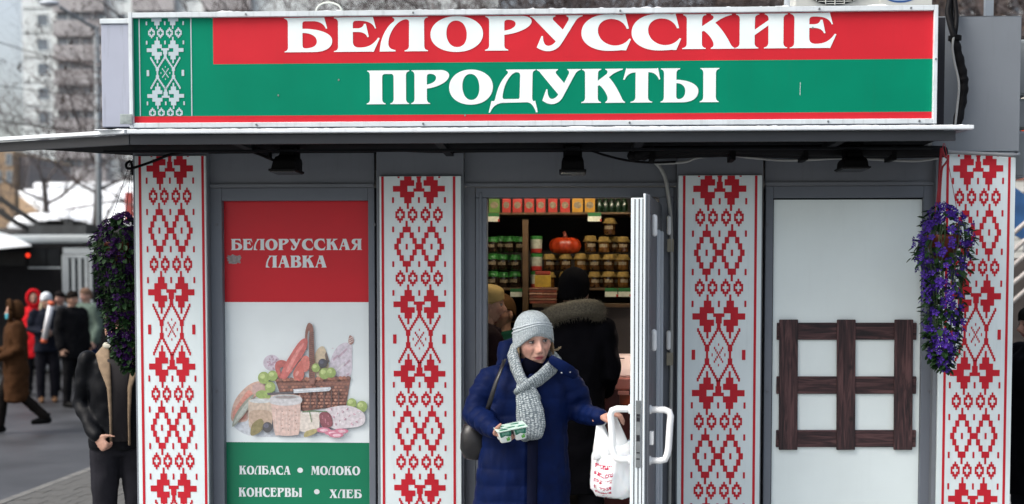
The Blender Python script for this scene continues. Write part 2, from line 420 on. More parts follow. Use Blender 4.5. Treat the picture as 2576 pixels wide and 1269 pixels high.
# open door leaf: hinge at right, swung out towards the camera
hx, hy = X(1642, -0.03), -0.035; al = rad(8.8); W = 0.83
ex = Vector((-math.sin(al), -math.cos(al), 0)); en = Vector((math.cos(al), -math.sin(al), 0))   # en: exterior side (right)
H0 = Vector((hx, hy, 0)); zd0, zd1 = 0.17, 2.280
def DP(a, n, z): return H0 + ex * a + en * n + Vector((0, 0, z))
def dbox(mb, a0, a1, n0, n1, z0, z1, mi=0):
    mb.obox((DP((a0 + a1) / 2, (n0 + n1) / 2, (z0 + z1) / 2)), ex * (a1 - a0) / 2, en * (n1 - n0) / 2, (0, 0, (z1 - z0) / 2), mi)
DW = M('door_profile_white', (0.66, 0.73, 0.77), 0.3, var=0.05, scale=4, dirt=.05)
DE = M('door_exterior_grey', (0.085, 0.097, 0.115), 0.4, spec=.25, var=.06)
q = MB()
dbox(q, 0.0, .11, -.035, .022, zd0, zd1); dbox(q, W - .11, W, -.035, .022, zd0, zd1); dbox(q, .11, W - .11, -.035, .022, zd1 - .11, zd1); dbox(q, .11, W - .11, -.035, .022, zd0, zd0 + .4)
dbox(q, W - .10, W + .003, .024, .036, zd0, zd1 + .02)
door = q.build('door', DW, kiosk, bevel=.004)
q = MB(); dbox(q, .0, W - .002, .0365, .046, zd0, zd1 + .018); 
dbox(q, W - .06, W, .047, .055, zd0, zd1 + .015)
q.build('exterior_face', DE, door, bevel=.003)
for a0, a1, h in ((.03, .05, .060), (.13, .15, .064), (.30, .33, .062)):
    q = MB(); dbox(q, a0, a1, .0462, h, zd0, zd1 - .13); q.build('profile_highlight_strip', GREYL, door, bevel=.003)  # profile ribs coloured light to paint the highlights along them
q = MB(); dbox(q, .11, W - .11, -.02, .008, zd0 + .4, zd1 - .11); q.build('door_panel', M('door_infill', (.55, .6, .63), .35), door)
# edge grooves and lock plate
q = MB()
for n in (-.016, .004, .0225): dbox(q, W - .001, W + .0012, n - .0024, n + .0024, zd0, zd1 - .005)
q.build('edge_groove', DARK, door)
zl0, zl1 = Z(1173, -.84), Z(1005, -.84)
q = MB(); dbox(q, W, W + .004, .004 - .012, .004 + .012, zl0, zl1); lp = q.build('lock_plate', STEEL, door, bevel=.002)
q = MB(); zz = (zl0 + zl1) / 2
for dz, h in ((.09, .012), (.07, .02), (-.02, .03), (-.09, .006), (-.12, .006)): dbox(q, W + .0035, W + .0055, -.004, .012, zz + dz - h / 2, zz + dz + h / 2)
q.build('lock_bolt', DARK, door)
HW = M('handle_white_plastic', (0.82, 0.84, 0.85), 0.22, var=.03, spec=.5)
zh0, zh1 = Z(1155, -.80), Z(1028, -.80)
for sgn, n0, nn in ((1, .05, .155), (-1, -.035, -.135)):
    pts = []
    a = W - .05
    c = [(n0, zh1), (nn - sgn * .03, zh1), (nn - sgn * .008, zh1 - .008), (nn, zh1 - .03), (nn - sgn * .004, (zh0 + zh1) / 2 + .05), (nn - sgn * .010, (zh0 + zh1) / 2 - .06), (nn - sgn * .016, zh0 + .03), (nn - sgn * .026, zh0 + .006), (nn - sgn * .05, zh0), (n0, zh0)]
    q = MB(); q.tube([DP(a, n, z) for n, z in c], .0165, 12)
    for z in (zh1, zh0): q.tube([DP(a, n0 - sgn * .004, z), DP(a, n0 + sgn * .012, z)], .023, 14)
    q.build('handle', HW, door, smooth=True)
q = MB(); dbox(q, W - .055, W - .02, .055, .075, (zh0 + zh1) / 2 - .045, (zh0 + zh1) / 2 + .02); q.build('lock_cover', HW, door, bevel=.003)
for v in (568, 855):
    for a_, n_ in ((.70, .066), (-.02, .085)):
        z = Z(v, -.03 - a_); q = MB(); q.tube([DP(a_, n_, z - .04), DP(a_, n_, z + .04)], .014, 12, round_ends=True); q.build('hinge', HW, door, smooth=True)
    z = Z(v, -.1); q = MB(); dbox(q, -.045, -.01, .075, .11, z - .14, z - .07); q.build('hinge_plate', M('brass_plate', (.30, .28, .22), .4, .3), door)
# door closer arm above
q = MB(); q.tube([P(1640, 498, -.1), P(1530, 494, .12), P(1480, 490, .2)], .006, 6); q.build('closer_arm', STEEL, kiosk)

# ---- awning
YF = -0.75; ZA = 2.553
xr = X(2402, YF, 350); xrl = X(2440, YF, 330)
fr = [Vector((xr, YF, 0)), Vector((X(330, YF, 350), YF, 0)), P(-30, 369, -.42)]
fr[2].z = 0
und = [Vector((xr, YF, 0)), fr[1], Vector((fr[2].x, fr[2].y, 0)), Vector((X(-30, -.5, 372) + .0, -.36, 0)), Vector((XL - .01, .1, 0)), Vector((xr, .1, 0))]
q = MB(); n = len(und)
q.v = [(p.x, p.y, ZA + .036) for p in und] + [(p.x, p.y, ZA + .047) for p in und]
q.f = [tuple(reversed(range(n))), tuple(range(n, 2 * n))] + [(i, (i + 1) % n, n + (i + 1) % n, n + i) for i in range(n)]; q.m = [0] * len(q.f)
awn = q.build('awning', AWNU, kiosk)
def strip(mb, pts, z0, z1, t, lean=0.0):
    for a, b in zip(pts[:-1], pts[1:]):
        d = (b - a).normalized(); nn = Vector((-d.y, d.x, 0))
        if nn.y > 0: nn = -nn
        m = len(mb.v)
        for p in (a, b):
            mb.v += [(p.x, p.y, z0), (p.x + nn.x * t, p.y + nn.y * t, z0 + lean), (p.x + nn.x * t, p.y + nn.y * t, z1), (p.x, p.y, z1)]
        for i in range(4): mb.f.append((m + i, m + (i + 1) % 4, m + 4 + (i + 1) % 4, m + 4 + i)); mb.m.append(0)
        mb.f.append((m + 3, m + 2, m + 1, m)); mb.m.append(0); mb.f.append((m + 4, m + 5, m + 6, m + 7)); mb.m.append(0)
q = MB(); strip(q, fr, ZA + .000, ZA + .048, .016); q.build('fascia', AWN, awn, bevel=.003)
lip = [Vector((xrl, YF - .02, 0)), Vector((fr[1].x, YF - .02, 0)), fr[2] + Vector((-.02, -.02, 0))]
q = MB(); strip(q, lip, ZA + .05, ZA + .068, .04); q.build('roof_edge_sheet', M('edge_sheet', (.75, .8, .84), .35, var=.08, scale=8, dirt=.2), awn, bevel=.002)
q = MB(); n = len(und); up = [p.copy() for p in und]; up[5].y = .0; up[4].y = 0.0; up[0].x = up[5].x = xrl; 
q.v = [(p.x, p.y, ZA + .05 + (.035 if p.y > -.3 else 0)) for p in up]; q.poly; q.f = [tuple(range(n))]; q.m = [0]
q.build('roof_sheet', M('awning_top', (.12, .13, .16), .5), awn)
for u in (640, 1120, 1600, 2080):
    q = MB(); x = X(u, -.3, 380); q.box(x - .02, x + .02, YF + .02, .01, ZA + .010, ZA + .0355)
    q.build('rafter', M('rafter_paint', (.022, .024, .028), .8, spec=.1), awn)
q = MB(); q.box(XL, xr, -.42, -.37, ZA + .000, ZA + .0095); q.build('batten', AWNU, awn)
# snow crust along the awning edge
q = MB(); xs = np.linspace(X(255, YF), xrl - .02, 260); 
for i in range(len(xs) - 1):
    h0 = .002 + .006 * max(0, noise.noise(Vector((xs[i] * 9, 1, 0)))) + .003 * noise.noise(Vector((xs[i] * 40, 5, 0))); h1 = .002 + .006 * max(0, noise.noise(Vector((xs[i + 1] * 9, 1, 0)))) + .003 * noise.noise(Vector((xs[i + 1] * 40, 5, 0)))
    h0 = max(h0, .001); h1 = max(h1, .001); z = ZA + .068
    q.quad((xs[i], YF - .055, z), (xs[i + 1], YF - .055, z), (xs[i + 1], YF - .05, z + h1), (xs[i], YF - .05, z + h0))
    q.quad((xs[i], YF - .05, z + h0), (xs[i + 1], YF - .05, z + h1), (xs[i + 1], YF - .0, z + h1), (xs[i], YF - .0, z + h0))
q.build('snow_crust', SNOW, awn)

# ---- parapet boxes either side of the sign
YS = -0.36
x0, x1 = X(257, YS + .08, 180), X(345, YS + .08, 180)
PARA = M('parapet_pale', (0.40, 0.43, 0.52), 0.4, var=.05, dirt=.35)
q = MB(); q.box(x0, x1, YS + .07, .10, Z(314, YS + .07), Z(52, YS + .07)); pl = q.build('parapet_box', PARA, kiosk, bevel=.003)
q = MB(); q.box(x0 - .004, x1, YS + .062, .11, Z(51, YS + .07), Z(38, YS + .07)); q.build('cap_strip', FRAMEW, pl, bevel=.003)
q = MB(); q.box(x0 + .01, x1, YS + .09, .05, Z(326, YS + .07), Z(316, YS + .07)); q.build('base_rail', DARK, pl)
x0, x1 = X(2340, 0, 250), XR
q = MB(); q.box(x0, x1, -.045, .12, Z(386, -.045), Z(42, -.03, 2450)); pr = q.build('parapet_box', M('parapet_grey', (.19, .212, .238), .5, spec=.2, var=.06, scale=3, bump=.05, dirt=.08), kiosk, bevel=.003)
q = MB(); 
xs = np.linspace(X(2375, 0, 50), x1, 40)
for i in range(39):
    h = [.004 + .008 * abs(noise.noise(Vector((xs[i + k] * 14, 3, 2)))) for k in (0, 1)]; z = Z(42, -.03, 2450)
    q.quad((xs[i], -.047, z), (xs[i + 1], -.047, z), (xs[i + 1], -.02, z + h[1]), (xs[i], -.02, z + h[0])); q.quad((xs[i], -.02, z + h[0]), (xs[i + 1], -.02, z + h[1]), (xs[i + 1], .1, z + h[1]), (xs[i], .1, z + h[0]))
q.build('snow_crust', SNOW, pr)
q = MB(); q.box(X(345, .0, 200), X(2345, 0, 200), YS + .14, YS + .2, ZA + .085, Z(60, YS + .2)); q.build('shade_dark_backing_wall', DARK, kiosk)  # wall coloured near black to paint the shadow in the gap below the sign

# ================================================================== LETTERS
GL = {
'Б': "M0 0 L0 2 Q10 4 10.5 14 L10.5 86 Q10 96 0 98 L0 100 L117 101 L125.5 69 L122 67 C115 85 98 90 84 90 L62 90 Q53 90 53 82 L53 68 C90 69 140 58 140 33 C140 8 112 0 84 0 Z M53 56 L53 20 Q53 11 62 11 C84 11 95 19 95 31 C95 46 78 56 53 56 Z",
'Е': "M0 0 L0 2 Q12 4 12.5 14 L12.5 86 Q12 96 1 98 L1 100 L114 101 L123 68 L120 67 C113 85 95 90 73 90 L66 90 Q55.5 90 55.5 80 L55.5 68 L71 68 Q85 69 88 81 L93.5 81 L102 43 L98 42 Q92 57 71 57.5 L55.5 57.5 L55.5 28 Q56 12 75 12 C100 12 115 20 129 40.5 L133.5 39 L116 -0.5 L110 0 Z",
'Л': "M0 0 C1 26 8 48 22 68 Q30 80 41 87 Q46 95 37.6 98 L37.6 100 L140 100 L140 98 Q129 96 129 86 L129.5 14 Q130 4 140 2.5 L140 0 L72 0 L72 2.5 Q84 4 85 15 L85.7 86 Q85 93 76 93 C48 91 25 50 25 24 Q25 6 45.5 4 L45.5 0 Z",
'О': "M0 48 C0 80 34 101 76 101 C118 101 152 80 152 50 C152 18 118 -3 76 -3 C34 -3 0 16 0 48 Z M46 52 C46 30 58 11 77 11 C94 11 105 24 105 47 C105 70 93 88 74 88 C57 88 46 74 46 52 Z",
'Р': "M0 0 L0 2.5 Q11 4 11.8 15 L11.8 86 Q11 96 1 98 L1 100 L105 100 C122 100 134 93 134 84 C134 68 100 50 55.5 45.5 L55.5 15 Q56 4 66.7 2.5 L66.7 0 Z M55.5 57.5 L55.5 80 Q55.5 89 66 89 C80 89 88 84 88 77 C88 68 76 60 55.5 57.5 Z",
'У': "M0 100 L73.5 100 L73.5 97.5 Q62 94 68 86 L95 59 L111 86 Q114 95 106 97.5 L106 100 L152 100 L152 97.5 Q139 95 132 84 L92 20 Q78 -3 52 -3 Q34 -2 19.6 8 L33.3 41 L37.5 41 Q38 13 53 12.5 Q66 13 74.5 25.5 L14 88 Q8 96 0 97.5 Z",
'С': "M0 48 C0 82 34 102 77 102 Q98 102 117.5 100 L127 102.6 L138 60.5 L132 59.5 Q120 88 86 88.6 C62 88 48 74 48 56 C48 32 70 11.7 100 11.7 Q125 13 139.5 31.6 L144 30 L130 -2.6 L117 -1.7 Q100 -3.5 82 -3.5 C34 -3.5 0 18 0 48 Z",
'К': "M0 0 L0 2.5 Q12 4 12.8 15 L12.8 86 Q12 96 2 97.5 L2 100 L69 100 L69 97.5 Q58 96 57.5 86 L57 65 L88 85 Q95 94 83 97.5 L83 100 L144 100 L143 97 Q118 92 95.7 75 Q118 55 138 18 Q144 5 152 2.5 L152 0 L83 0 L83 2.5 Q94 6 90 19 Q82 38 63 52 L57 50 L57 15 Q57.5 4 68 2.5 L68 0 Z",
'И': "M0 0 L0 2.5 Q12 4 12.8 15 L12.8 86 Q12 96 2 97.5 L2 100 L70 100 L70 97.5 Q58 96 57.5 86 L57 54 L97 81 L97 86 Q96 96 86 97.5 L86 100 L153 100 L153 97.5 Q142 96 141 86 L141 15 Q142 4 152 2.5 L152 0 L84 0 L84 2.5 Q96 4 97 15 L97 66 L57 38.5 L57 15 Q58 4 68 2.5 L68 0 Z",
'Н': "M0 0 L0 2.5 Q12 4 12.8 15 L12.8 86 Q12 96 2 97.5 L2 100 L70 100 L70 97.5 Q58 96 57.5 86 L57 57 L97 57 L97 86 Q96 96 86 97.5 L86 100 L153 100 L153 97.5 Q142 96 141 86 L141 15 Q142 4 152 2.5 L152 0 L84 0 L84 2.5 Q96 4 97 15 L97 45 L57 45 L57 15 Q58 4 68 2.5 L68 0 Z",
'П': "M0 0 L0 2.5 Q11 4 11.5 15 L11.5 86 Q11 96 2 97.5 L2 100 L152 100 L152 97.5 Q141 96 140 86 L140 15 Q141 4 151 2.5 L151 0 L84 0 L84 2.5 Q95 4 96 15 L96 80 Q96 89.5 86 89.5 L66 89.5 Q55.5 89.5 55.5 80 L55.5 15 Q56 4 67 2.5 L67 0 Z",
'Д': "M0 -27 L10 7.5 L18 7 Q23 8 25 20 C34 48 42 66 68 88 Q72 95 63 97.5 L63 100 L168 100 L168 97.5 Q158 96 157.5 86 L156 20 Q156 6 162 6.5 L167 7.5 L176 -26 L170 -27 Q158 2 138 3 L51 2 Q18 0 5 -27 Z M50 20 C52 46 70 84 97 92 Q113 93 113 82 L111 20 Q111 13 104 13 L56 13 Q50 13 50 20 Z",
'Т': "M0 68 L10.6 101.5 L15 100 L119 100 L123.7 101.5 L131.6 68 L127.5 67 Q117 89 92 89 L89 89 L88.5 15 Q90 4 104 2.5 L104 0 L26 0 L26 2.5 Q42 4 43.5 15 L44 89 Q16 89 4.5 67 Z",
'Ы': "M0 0 L0 2.5 Q11 4 12 15 L12 86 Q11 96 1 97.5 L1 100 L70 100 L70 97.5 Q57.5 96 57 86 L56.6 66.5 C100 66 135.6 52 135.6 34 C135.6 10 110 0 76 0 Z M56.6 56.5 L56.6 18 Q57 9.6 66 9.6 C80 10 88.5 20 88.5 33 C88.5 46 78 56 56.6 56.5 Z | M141 0 L141 2.5 Q152 4 153 15 L153 86 Q152 96 142.5 97.5 L142.5 100 L210 100 L210 97.5 Q199 96 198 86 L198 15 Q199 4 208.5 2.5 L208.5 0 Z",
'А': "M0 0 L0 2.5 Q10 5 16 16 L52 92 Q53 97 46 98 L46 100 L95 100 L132 15 Q137 4 142 2.5 L142 0 L78 0 L78 2.5 Q88 5 85 14 L78 32 L38 32 L30 14 Q28 5 40 2.5 L40 0 Z M43 42 L73 42 L60 76 Z",
'Я': "M143 0 L143 2.5 Q132 4 131 15 L131 86 Q132 96 142 97.5 L142 100 L55 100 C30 100 14 90 14 74 C14 60 30 51 52 48 L22 12 Q12 4 0 2.5 L0 0 L50 0 L88 46 L88 15 Q88 4 77 2.5 L77 0 Z M88 56 L88 80 Q88 90 78 90 C64 90 58 84 58 73 C58 62 70 56 88 56 Z",
'В': "M0 0 L0 2.5 Q11 4 12 15 L12 86 Q11 96 1 97.5 L1 100 L90 100 C112 100 124 90 124 77 C124 64 112 57 100 55 C120 52 134 42 134 28 C134 8 112 0 85 0 Z M56 59 L56 82 Q56 90 64 90 C76 90 82 84 82 75 C82 64 72 59 56 59 Z M56 48 L56 18 Q56 10 65 10 C80 10 89 18 89 30 C89 42 78 48 56 48 Z",
'М': "M0 0 L0 2.5 Q10 4 12 15 L18 86 Q16 96 6 97.5 L6 100 L58 100 L84 50 L108 100 L162 100 L162 97.5 Q151 96 152 86 L157 15 Q158 4 166 2.5 L166 0 L98 0 L98 2.5 Q108 4 109 15 L106 68 L76 8 L70 8 L30 70 L27 15 Q28 4 42 2.5 L42 0 Z",
'Х': "M0 0 L0 2.5 Q12 6 22 18 L52 50 L18 86 Q10 96 2 97.5 L2 100 L72 100 L72 97.5 Q62 95 67 86 L80 70 L94 86 Q98 94 88 97.5 L88 100 L134 100 L134 97.5 Q122 94 112 84 L88 60 L124 15 Q132 4 142 2.5 L142 0 L72 0 L72 2.5 Q80 5 76 14 L59 38 L38 14 Q34 5 44 2.5 L44 0 Z",
}
_gc = {}
def glyph(ch):
    """list of (polyline groups); tessellated points and triangles"""
    if ch in _gc: return _gc[ch]
    pts_all, tris = [], []
    for part in GL[ch].split('|'):
        polys, cur = [], []
        tok = part.replace('M', ' M ').replace('L', ' L ').replace('Q', ' Q ').replace('C', ' C ').replace('Z', ' Z ').split()
        i = 0
        while i < len(tok):
            t = tok[i]; i += 1
            f = lambda k: (float(tok[i + 2 * k]), float(tok[i + 2 * k + 1]))
            if t == 'M': cur = [f(0)]; i += 2
            elif t == 'L': cur.append(f(0)); i += 2
            elif t == 'Q':
                a, b, c = cur[-1], f(0), f(1); i += 4
                for s in range(1, 7):
                    s /= 6; cur.append(tuple((1 - s) ** 2 * a[k] + 2 * s * (1 - s) * b[k] + s * s * c[k] for k in (0, 1)))
            elif t == 'C':
                a, b, c, d = cur[-1], f(0), f(1), f(2); i += 6
                for s in range(1, 13):
                    s /= 12; cur.append(tuple((1 - s) ** 3 * a[k] + 3 * s * (1 - s) ** 2 * b[k] + 3 * s * s * (1 - s) * c[k] + s ** 3 * d[k] for k in (0, 1)))
            elif t == 'Z':
                if cur and (abs(cur[0][0] - cur[-1][0]) + abs(cur[0][1] - cur[-1][1])) < 1e-6: cur.pop()
                polys.append(cur); cur = []
        n = len(pts_all); flat = [p for pl in polys for p in pl]
        tr = tessellate_polygon([[Vector((p[0], p[1], 0)) for p in pl] for pl in polys])
        pts_all += flat; tris += [tuple(n + k for k in t) for t in tr]
    w = max(p[0] for p in pts_all)
    _gc[ch] = (pts_all, tris, w); return _gc[ch]
def put_glyph(mb, ch, x0, x1, z0, cap, y, mi=0):
    pts, tris, w = glyph(ch); n = len(mb.v); s = (x1 - x0) / w
    mb.v += [(x0 + p[0] * s, y, z0 + p[1] * cap / 100) for p in pts]
    for t in tris:
        a, b, c = (mb.v[n + k] for k in t)
        fl = (b[0] - a[0]) * (c[2] - a[2]) - (b[2] - a[2]) * (c[0] - a[0])
        if abs(fl) < 1e-12: continue
        mb.f.append(tuple(n + k for k in (t if fl > 0 else reversed(t)))); mb.m.append(mi)
def word(mb, text, x0, x1, z0, cap, y, gap=6, mi=0):
    tot = sum(glyph(c)[2] for c in text) + gap * (len(text) - 1); s = (x1 - x0) / tot; x = x0
    for c in text:
        w = glyph(c)[2]; put_glyph(mb, c, x, x + w * s, z0, cap, y, mi); x += (w + gap) * s

# ================================================================== BIG SIGN
sign = thing('shop_sign', 'long red and green shop sign with white Cyrillic lettering above the awning', 'shop sign', (0, YS, ZA + .07))
SU = 1340
zT, zB = Z(17, YS, SU + 600) * .5 + Z(33.5, YS, 340) * .5, Z(311.5, YS, 2340) * .5 + Z(323, YS, 330) * .5
sx0, sx1 = X(326, YS, 180), X(2357, YS, 170)
def SZ(v, u): return Z(v, YS, u)
fw = .0265; fws = .020
z_rg = (SZ(160, 540) + SZ(148, 2340)) / 2; z_st = (SZ(291, 400) + SZ(282, 2300)) / 2
xg = X(535, YS, 100)
q = MB(); q.box(sx0, sx1, YS + .012, YS + .10, zB + .002, zT - .002); q.build('sign_box', M('sign_box_grey', (.3, .32, .34), .5), sign)
yf = YS + .008
q = MB(); q.quad((xg, yf, z_rg), (sx1 - fws, yf, z_rg), (sx1 - fws, yf, zT - fw), (xg, yf, zT - fw)); q.quad((sx0 + fws, yf, zB + fw), (sx1 - fws, yf, zB + fw), (sx1 - fws, yf, z_st), (sx0 + fws, yf, z_st))
q.build('red_field', SIGNR, sign)
q = MB(); q.quad((sx0 + fws, yf, z_st), (sx1 - fws, yf, z_st), (sx1 - fws, yf, z_rg), (sx0 + fws, yf, z_rg)); q.quad((sx0 + fws, yf, z_rg), (xg, yf, z_rg), (xg, yf, zT - fw), (sx0 + fws, yf, zT - fw))
q.build('green_field', SIGNG, sign)
for (a, b, c, d) in ((sx0 + fws, sx1 - fws, zT - fw, zT), (sx0 + fws, sx1 - fws, zB, zB + fw)):
    q = MB(); q.box(a + .0005, b - .0005, YS - .012, YS + .011, c, d); q.build('frame_rail', FRAMEW, sign, bevel=.0025)
for a, b in ((sx0, sx0 + fws), (sx1 - fws, sx1)):
    q = MB(); q.box(a, b, YS - .0125, YS + .0112, zB - .001, zT + .001); q.build('frame_stile', FRAMEW, sign, bevel=.0025)
# letters
yl = yf - .002
spans = [('Б', 714.6, 835.1), ('Е', 839, 954.7), ('Л', 954.7, 1076), ('О', 1082.5, 1215), ('Р', 1220, 1337.4), ('У', 1333, 1465.6), ('С', 1462.6, 1587.5), ('С', 1589, 1713.9), ('К', 1716.8, 1848.4), ('И', 1850, 1981.7), ('Е', 1987.7, 2104.7)]
q = MB(); zb = (SZ(128.7, 715) + SZ(122.3, 2104)) / 2; cap = 85.4 / pxm(YS)
for c, a, b in spans: put_glyph(q, c, X(a, YS, 85), X(b, YS, 85), zb, cap, yl)
q.build('lettering', LETTER, sign)
spans = [('П', 921.9, 1029.4), ('Р', 1033.9, 1129.6), ('О', 1129.6, 1239.9), ('Д', 1229, 1352.8), ('У', 1349.9, 1460.8), ('К', 1462.7, 1572.7), ('Т', 1567.9, 1661), ('Ы', 1662, 1809.6)]
q = MB(); zb = (SZ(261, 922) + SZ(257.5, 1809)) / 2; cap = 84 / pxm(YS)
for c, a, b in spans: put_glyph(q, c, X(a, YS, 215), X(b, YS, 215), zb, cap, yl)
q.build('lettering', LETTER, sign)
# pale embroidery band
q = MB(); xs_ = lambda u: X(u, YS, 170)
for u in (350.5, 480.5): q.quad((xs_(u - 1.3), yl, z_st + .001), (xs_(u + 1.3), yl, z_st + .001), (xs_(u + 1.3), yl, zT - fw), (xs_(u - 1.3), yl, zT - fw))
uk = 96 / 28.6 / pxm(YS); kz = 115 / 440 / pxm(YS)
save = ORN
ORN = [r for r in save if r[2] > 600 or r[3] < 225]
zA1 = SZ(125.5, 415)
def orn_at(y_shift_rects, zc):
    for (a, b, c, d) in y_shift_rects:
        xa, xb = xs_(415) + a * uk, xs_(415) + b * uk; zt, zb_ = min(zc - c * kz, zT - fw), max(zc - d * kz, z_st + .001)
        if zt - zb_ > 1e-4: yy = yl - 2e-5 * (len(q.f) % 9); q.quad((xa, yy, zb_), (xb, yy, zb_), (xb, yy, zt), (xa, yy, zt))
up_ = [(a, b, c - 728, d - 728) for a, b, c, d in save if 600 <= c]                  # lower heart + lattice
dn_ = [(a, b, c + 440, d + 440) for a, b, c, d in save if d <= 230]                  # heart, dashes, diamonds below
tp_ = [(a, b, c - 328, d - 328) for a, b, c, d in save if d <= 230]
dm_ = [(a, b, c - 728, d - 728) for a, b, c, d in save if 600 <= c <= 660 and d < 680 and d - c > 30]
orn_at([r for r in up_ if r[2] > -130], zA1); orn_at(dn_, zA1); orn_at(tp_, zA1)
ORN = save
q.build('ornament_band', ORNW, sign)
# corner bracket, screws, snow cap
q = MB(); p = P(318, 300, YS - .014); q.box(p.x - .032, p.x + .032, YS - .02, YS - .0135, p.z - .026, p.z + .026); q.build('corner_bracket', M('zinc_plate', (.34, .39, .38), .55, .2, var=.35, scale=30, dirt=.4), sign, bevel=.002)
q = MB()
for u in (620, 1040, 1560, 2060, 2290):
    p = P(u, 24, YS); q = MB(); q.tube([(p.x, YS - .011, zT - fw * .55), (p.x, YS - .017, zT - fw * .55)], .0055, 8); q.build('screw', STEEL, sign)
    q = MB(); q.tube([(p.x + .05, YS - .011, zB + fw * .5), (p.x + .05, YS - .017, zB + fw * .5)], .0055, 8); q.build('screw', STEEL, sign)
q = MB()
q.tube([(sx1 - fws / 2, YS - .011, SZ(150, 2340)), (sx1 - fws / 2, YS - .017, SZ(150, 2340))], .005, 8)
q.build('screw', STEEL, sign)
q = MB(); xs = np.linspace(sx0 + .01, sx1 - .02, 320)
hh = [max(.0015, .004 + .010 * noise.noise(Vector((x * 6, 0, 7))) + .008 * noise.noise(Vector((x * 31, 3, 7)))) for x in xs]
for i in range(len(xs) - 1):
    q.quad((xs[i], YS - .010, zT + .001), (xs[i + 1], YS - .010, zT + .001), (xs[i + 1], YS + .01, zT + hh[i + 1]), (xs[i], YS + .01, zT + hh[i]))
    q.quad((xs[i], YS + .01, zT + hh[i]), (xs[i + 1], YS + .01, zT + hh[i + 1]), (xs[i + 1], YS + .10, zT + hh[i + 1] * 1.3), (xs[i], YS + .10, zT + hh[i] * 1.3))
q.build('snow_cap', SNOW, sign)
for x in np.linspace(sx0 + .2, sx1 - .2, 6):
    q = MB(); q.box(x - .02, x + .02, YS + .03, YS + .09, ZA + .052, zB - .001); q.build('support_foot', DARK, sign)
q = MB(); p = P(2013, 222, yl); q.quad((p.x - .0016, yl, p.z - .035), (p.x + .0004, yl, p.z - .035), (p.x + .0012, yl, p.z + .030), (p.x - .0006, yl, p.z + .030)); q.build('scratch', LETTER, sign)
for u, v in ((852, 201), (2045, 70), (1170, 290), (700, 240)):
    q = MB(); p = P(u, v, yl); q.poly([(p.x + .0045 * math.cos(t), yl, p.z + .006 * math.sin(t)) for t in np.linspace(0, 6.28, 7, False)]); q.build('dirt_speck', M('speck', (.2, .22, .2), .8), sign)
q = MB(); pts = []
for a in np.linspace(0, math.pi, 9): pts.append(P(826 + 32 * -math.cos(a) + (3 if a > 2 else 0), 36 - 30 * math.sin(a) ** .8, YS + .1))
q.tube(pts, .0055, 6); q.build('cable_loop', M('pale_cable', (.6, .64, .58), .5), sign, smooth=True)
# ================================================================== LEFT POSTER
YPO = YB + 0.035
poster = thing('poster', 'tall red, white and green food poster in the window left of the door', 'poster', (X(745, YPO), YPO, 0.1))
px0, px1 = X(566, YPO), X(930, YPO)
pz = lambda v: Z(v, YPO, 745)
q = MB(); q.box(px0, px1, YPO, YPO + .006, .11, pz(506)); q.build('sheet', M('poster_paper', (.79, .86, .88), .45, var=.03), poster)
POR = M('poster_red', srgb(196, 22, 38), 0.45, var=.06, scale=4); POG = M('poster_green', srgb(0, 118, 84), 0.45, var=.07, scale=4)
q = MB(); q.quad((px0, YPO - .001, pz(760)), (px1, YPO - .001, pz(760)), (px1, YPO - .001, pz(506)), (px0, YPO - .001, pz(506))); q.build('red_field', POR, poster)
q = MB(); q.quad((px0, YPO - .001, .11), (px1, YPO - .001, .11), (px1, YPO - .001, pz(1113)), (px0, YPO - .001, pz(1113))); q.build('green_field', POG, poster)
PL = M('poster_letter', (0.70, 0.76, 0.78), .5)
def pword(name, text, u0, u1, v0, v1):
    q = MB(); word(q, text, X(u0, YPO), X(u1, YPO), pz(v1), (v1 - v0) / pxm(YPO), YPO - .0022); q.build(name, PL, poster)
pword('lettering', 'БЕЛОРУССКАЯ', 583, 912, 601, 629); pword('lettering', 'ЛАВКА', 670, 823, 643, 673)
pword('lettering', 'КОЛБАСА', 598, 728, 1172, 1194); pword('lettering', 'МОЛОКО', 780, 904, 1171.5, 1194)
pword('lettering', 'КОНСЕРВЫ', 596, 757, 1227, 1250); pword('lettering', 'ХЛЕБ', 826, 908, 1230, 1252)
for u, v in ((755, 1183), (797, 1237)):
    q = MB(); p = P(u, v, YPO - .0022); r = 6.6 / pxm(YPO)
    q.poly([(p.x + r * 1.1 * math.cos(t), p.y, p.z + r * math.sin(t)) for t in np.linspace(0, 2 * math.pi, 20, False)]); q.build('bullet_dot', PL, poster)
# torn glue patch
q = MB(); rnd = random.Random(3); p = P(590, 652, YPO - .0015); pts = []
for t in np.linspace(0, 2 * math.pi, 26, False):
    k = rnd.uniform(.72, 1.15); pts.append((p.x + .042 * k * math.copysign(abs(math.cos(t)) ** .6, math.cos(t)), p.y, p.z + .026 * k * math.copysign(abs(math.sin(t)) ** .6, math.sin(t))))
q.poly(pts); q.build('torn_patch', M('glue_patch', (.30, .27, .27), .8, var=.3, scale=60), poster)
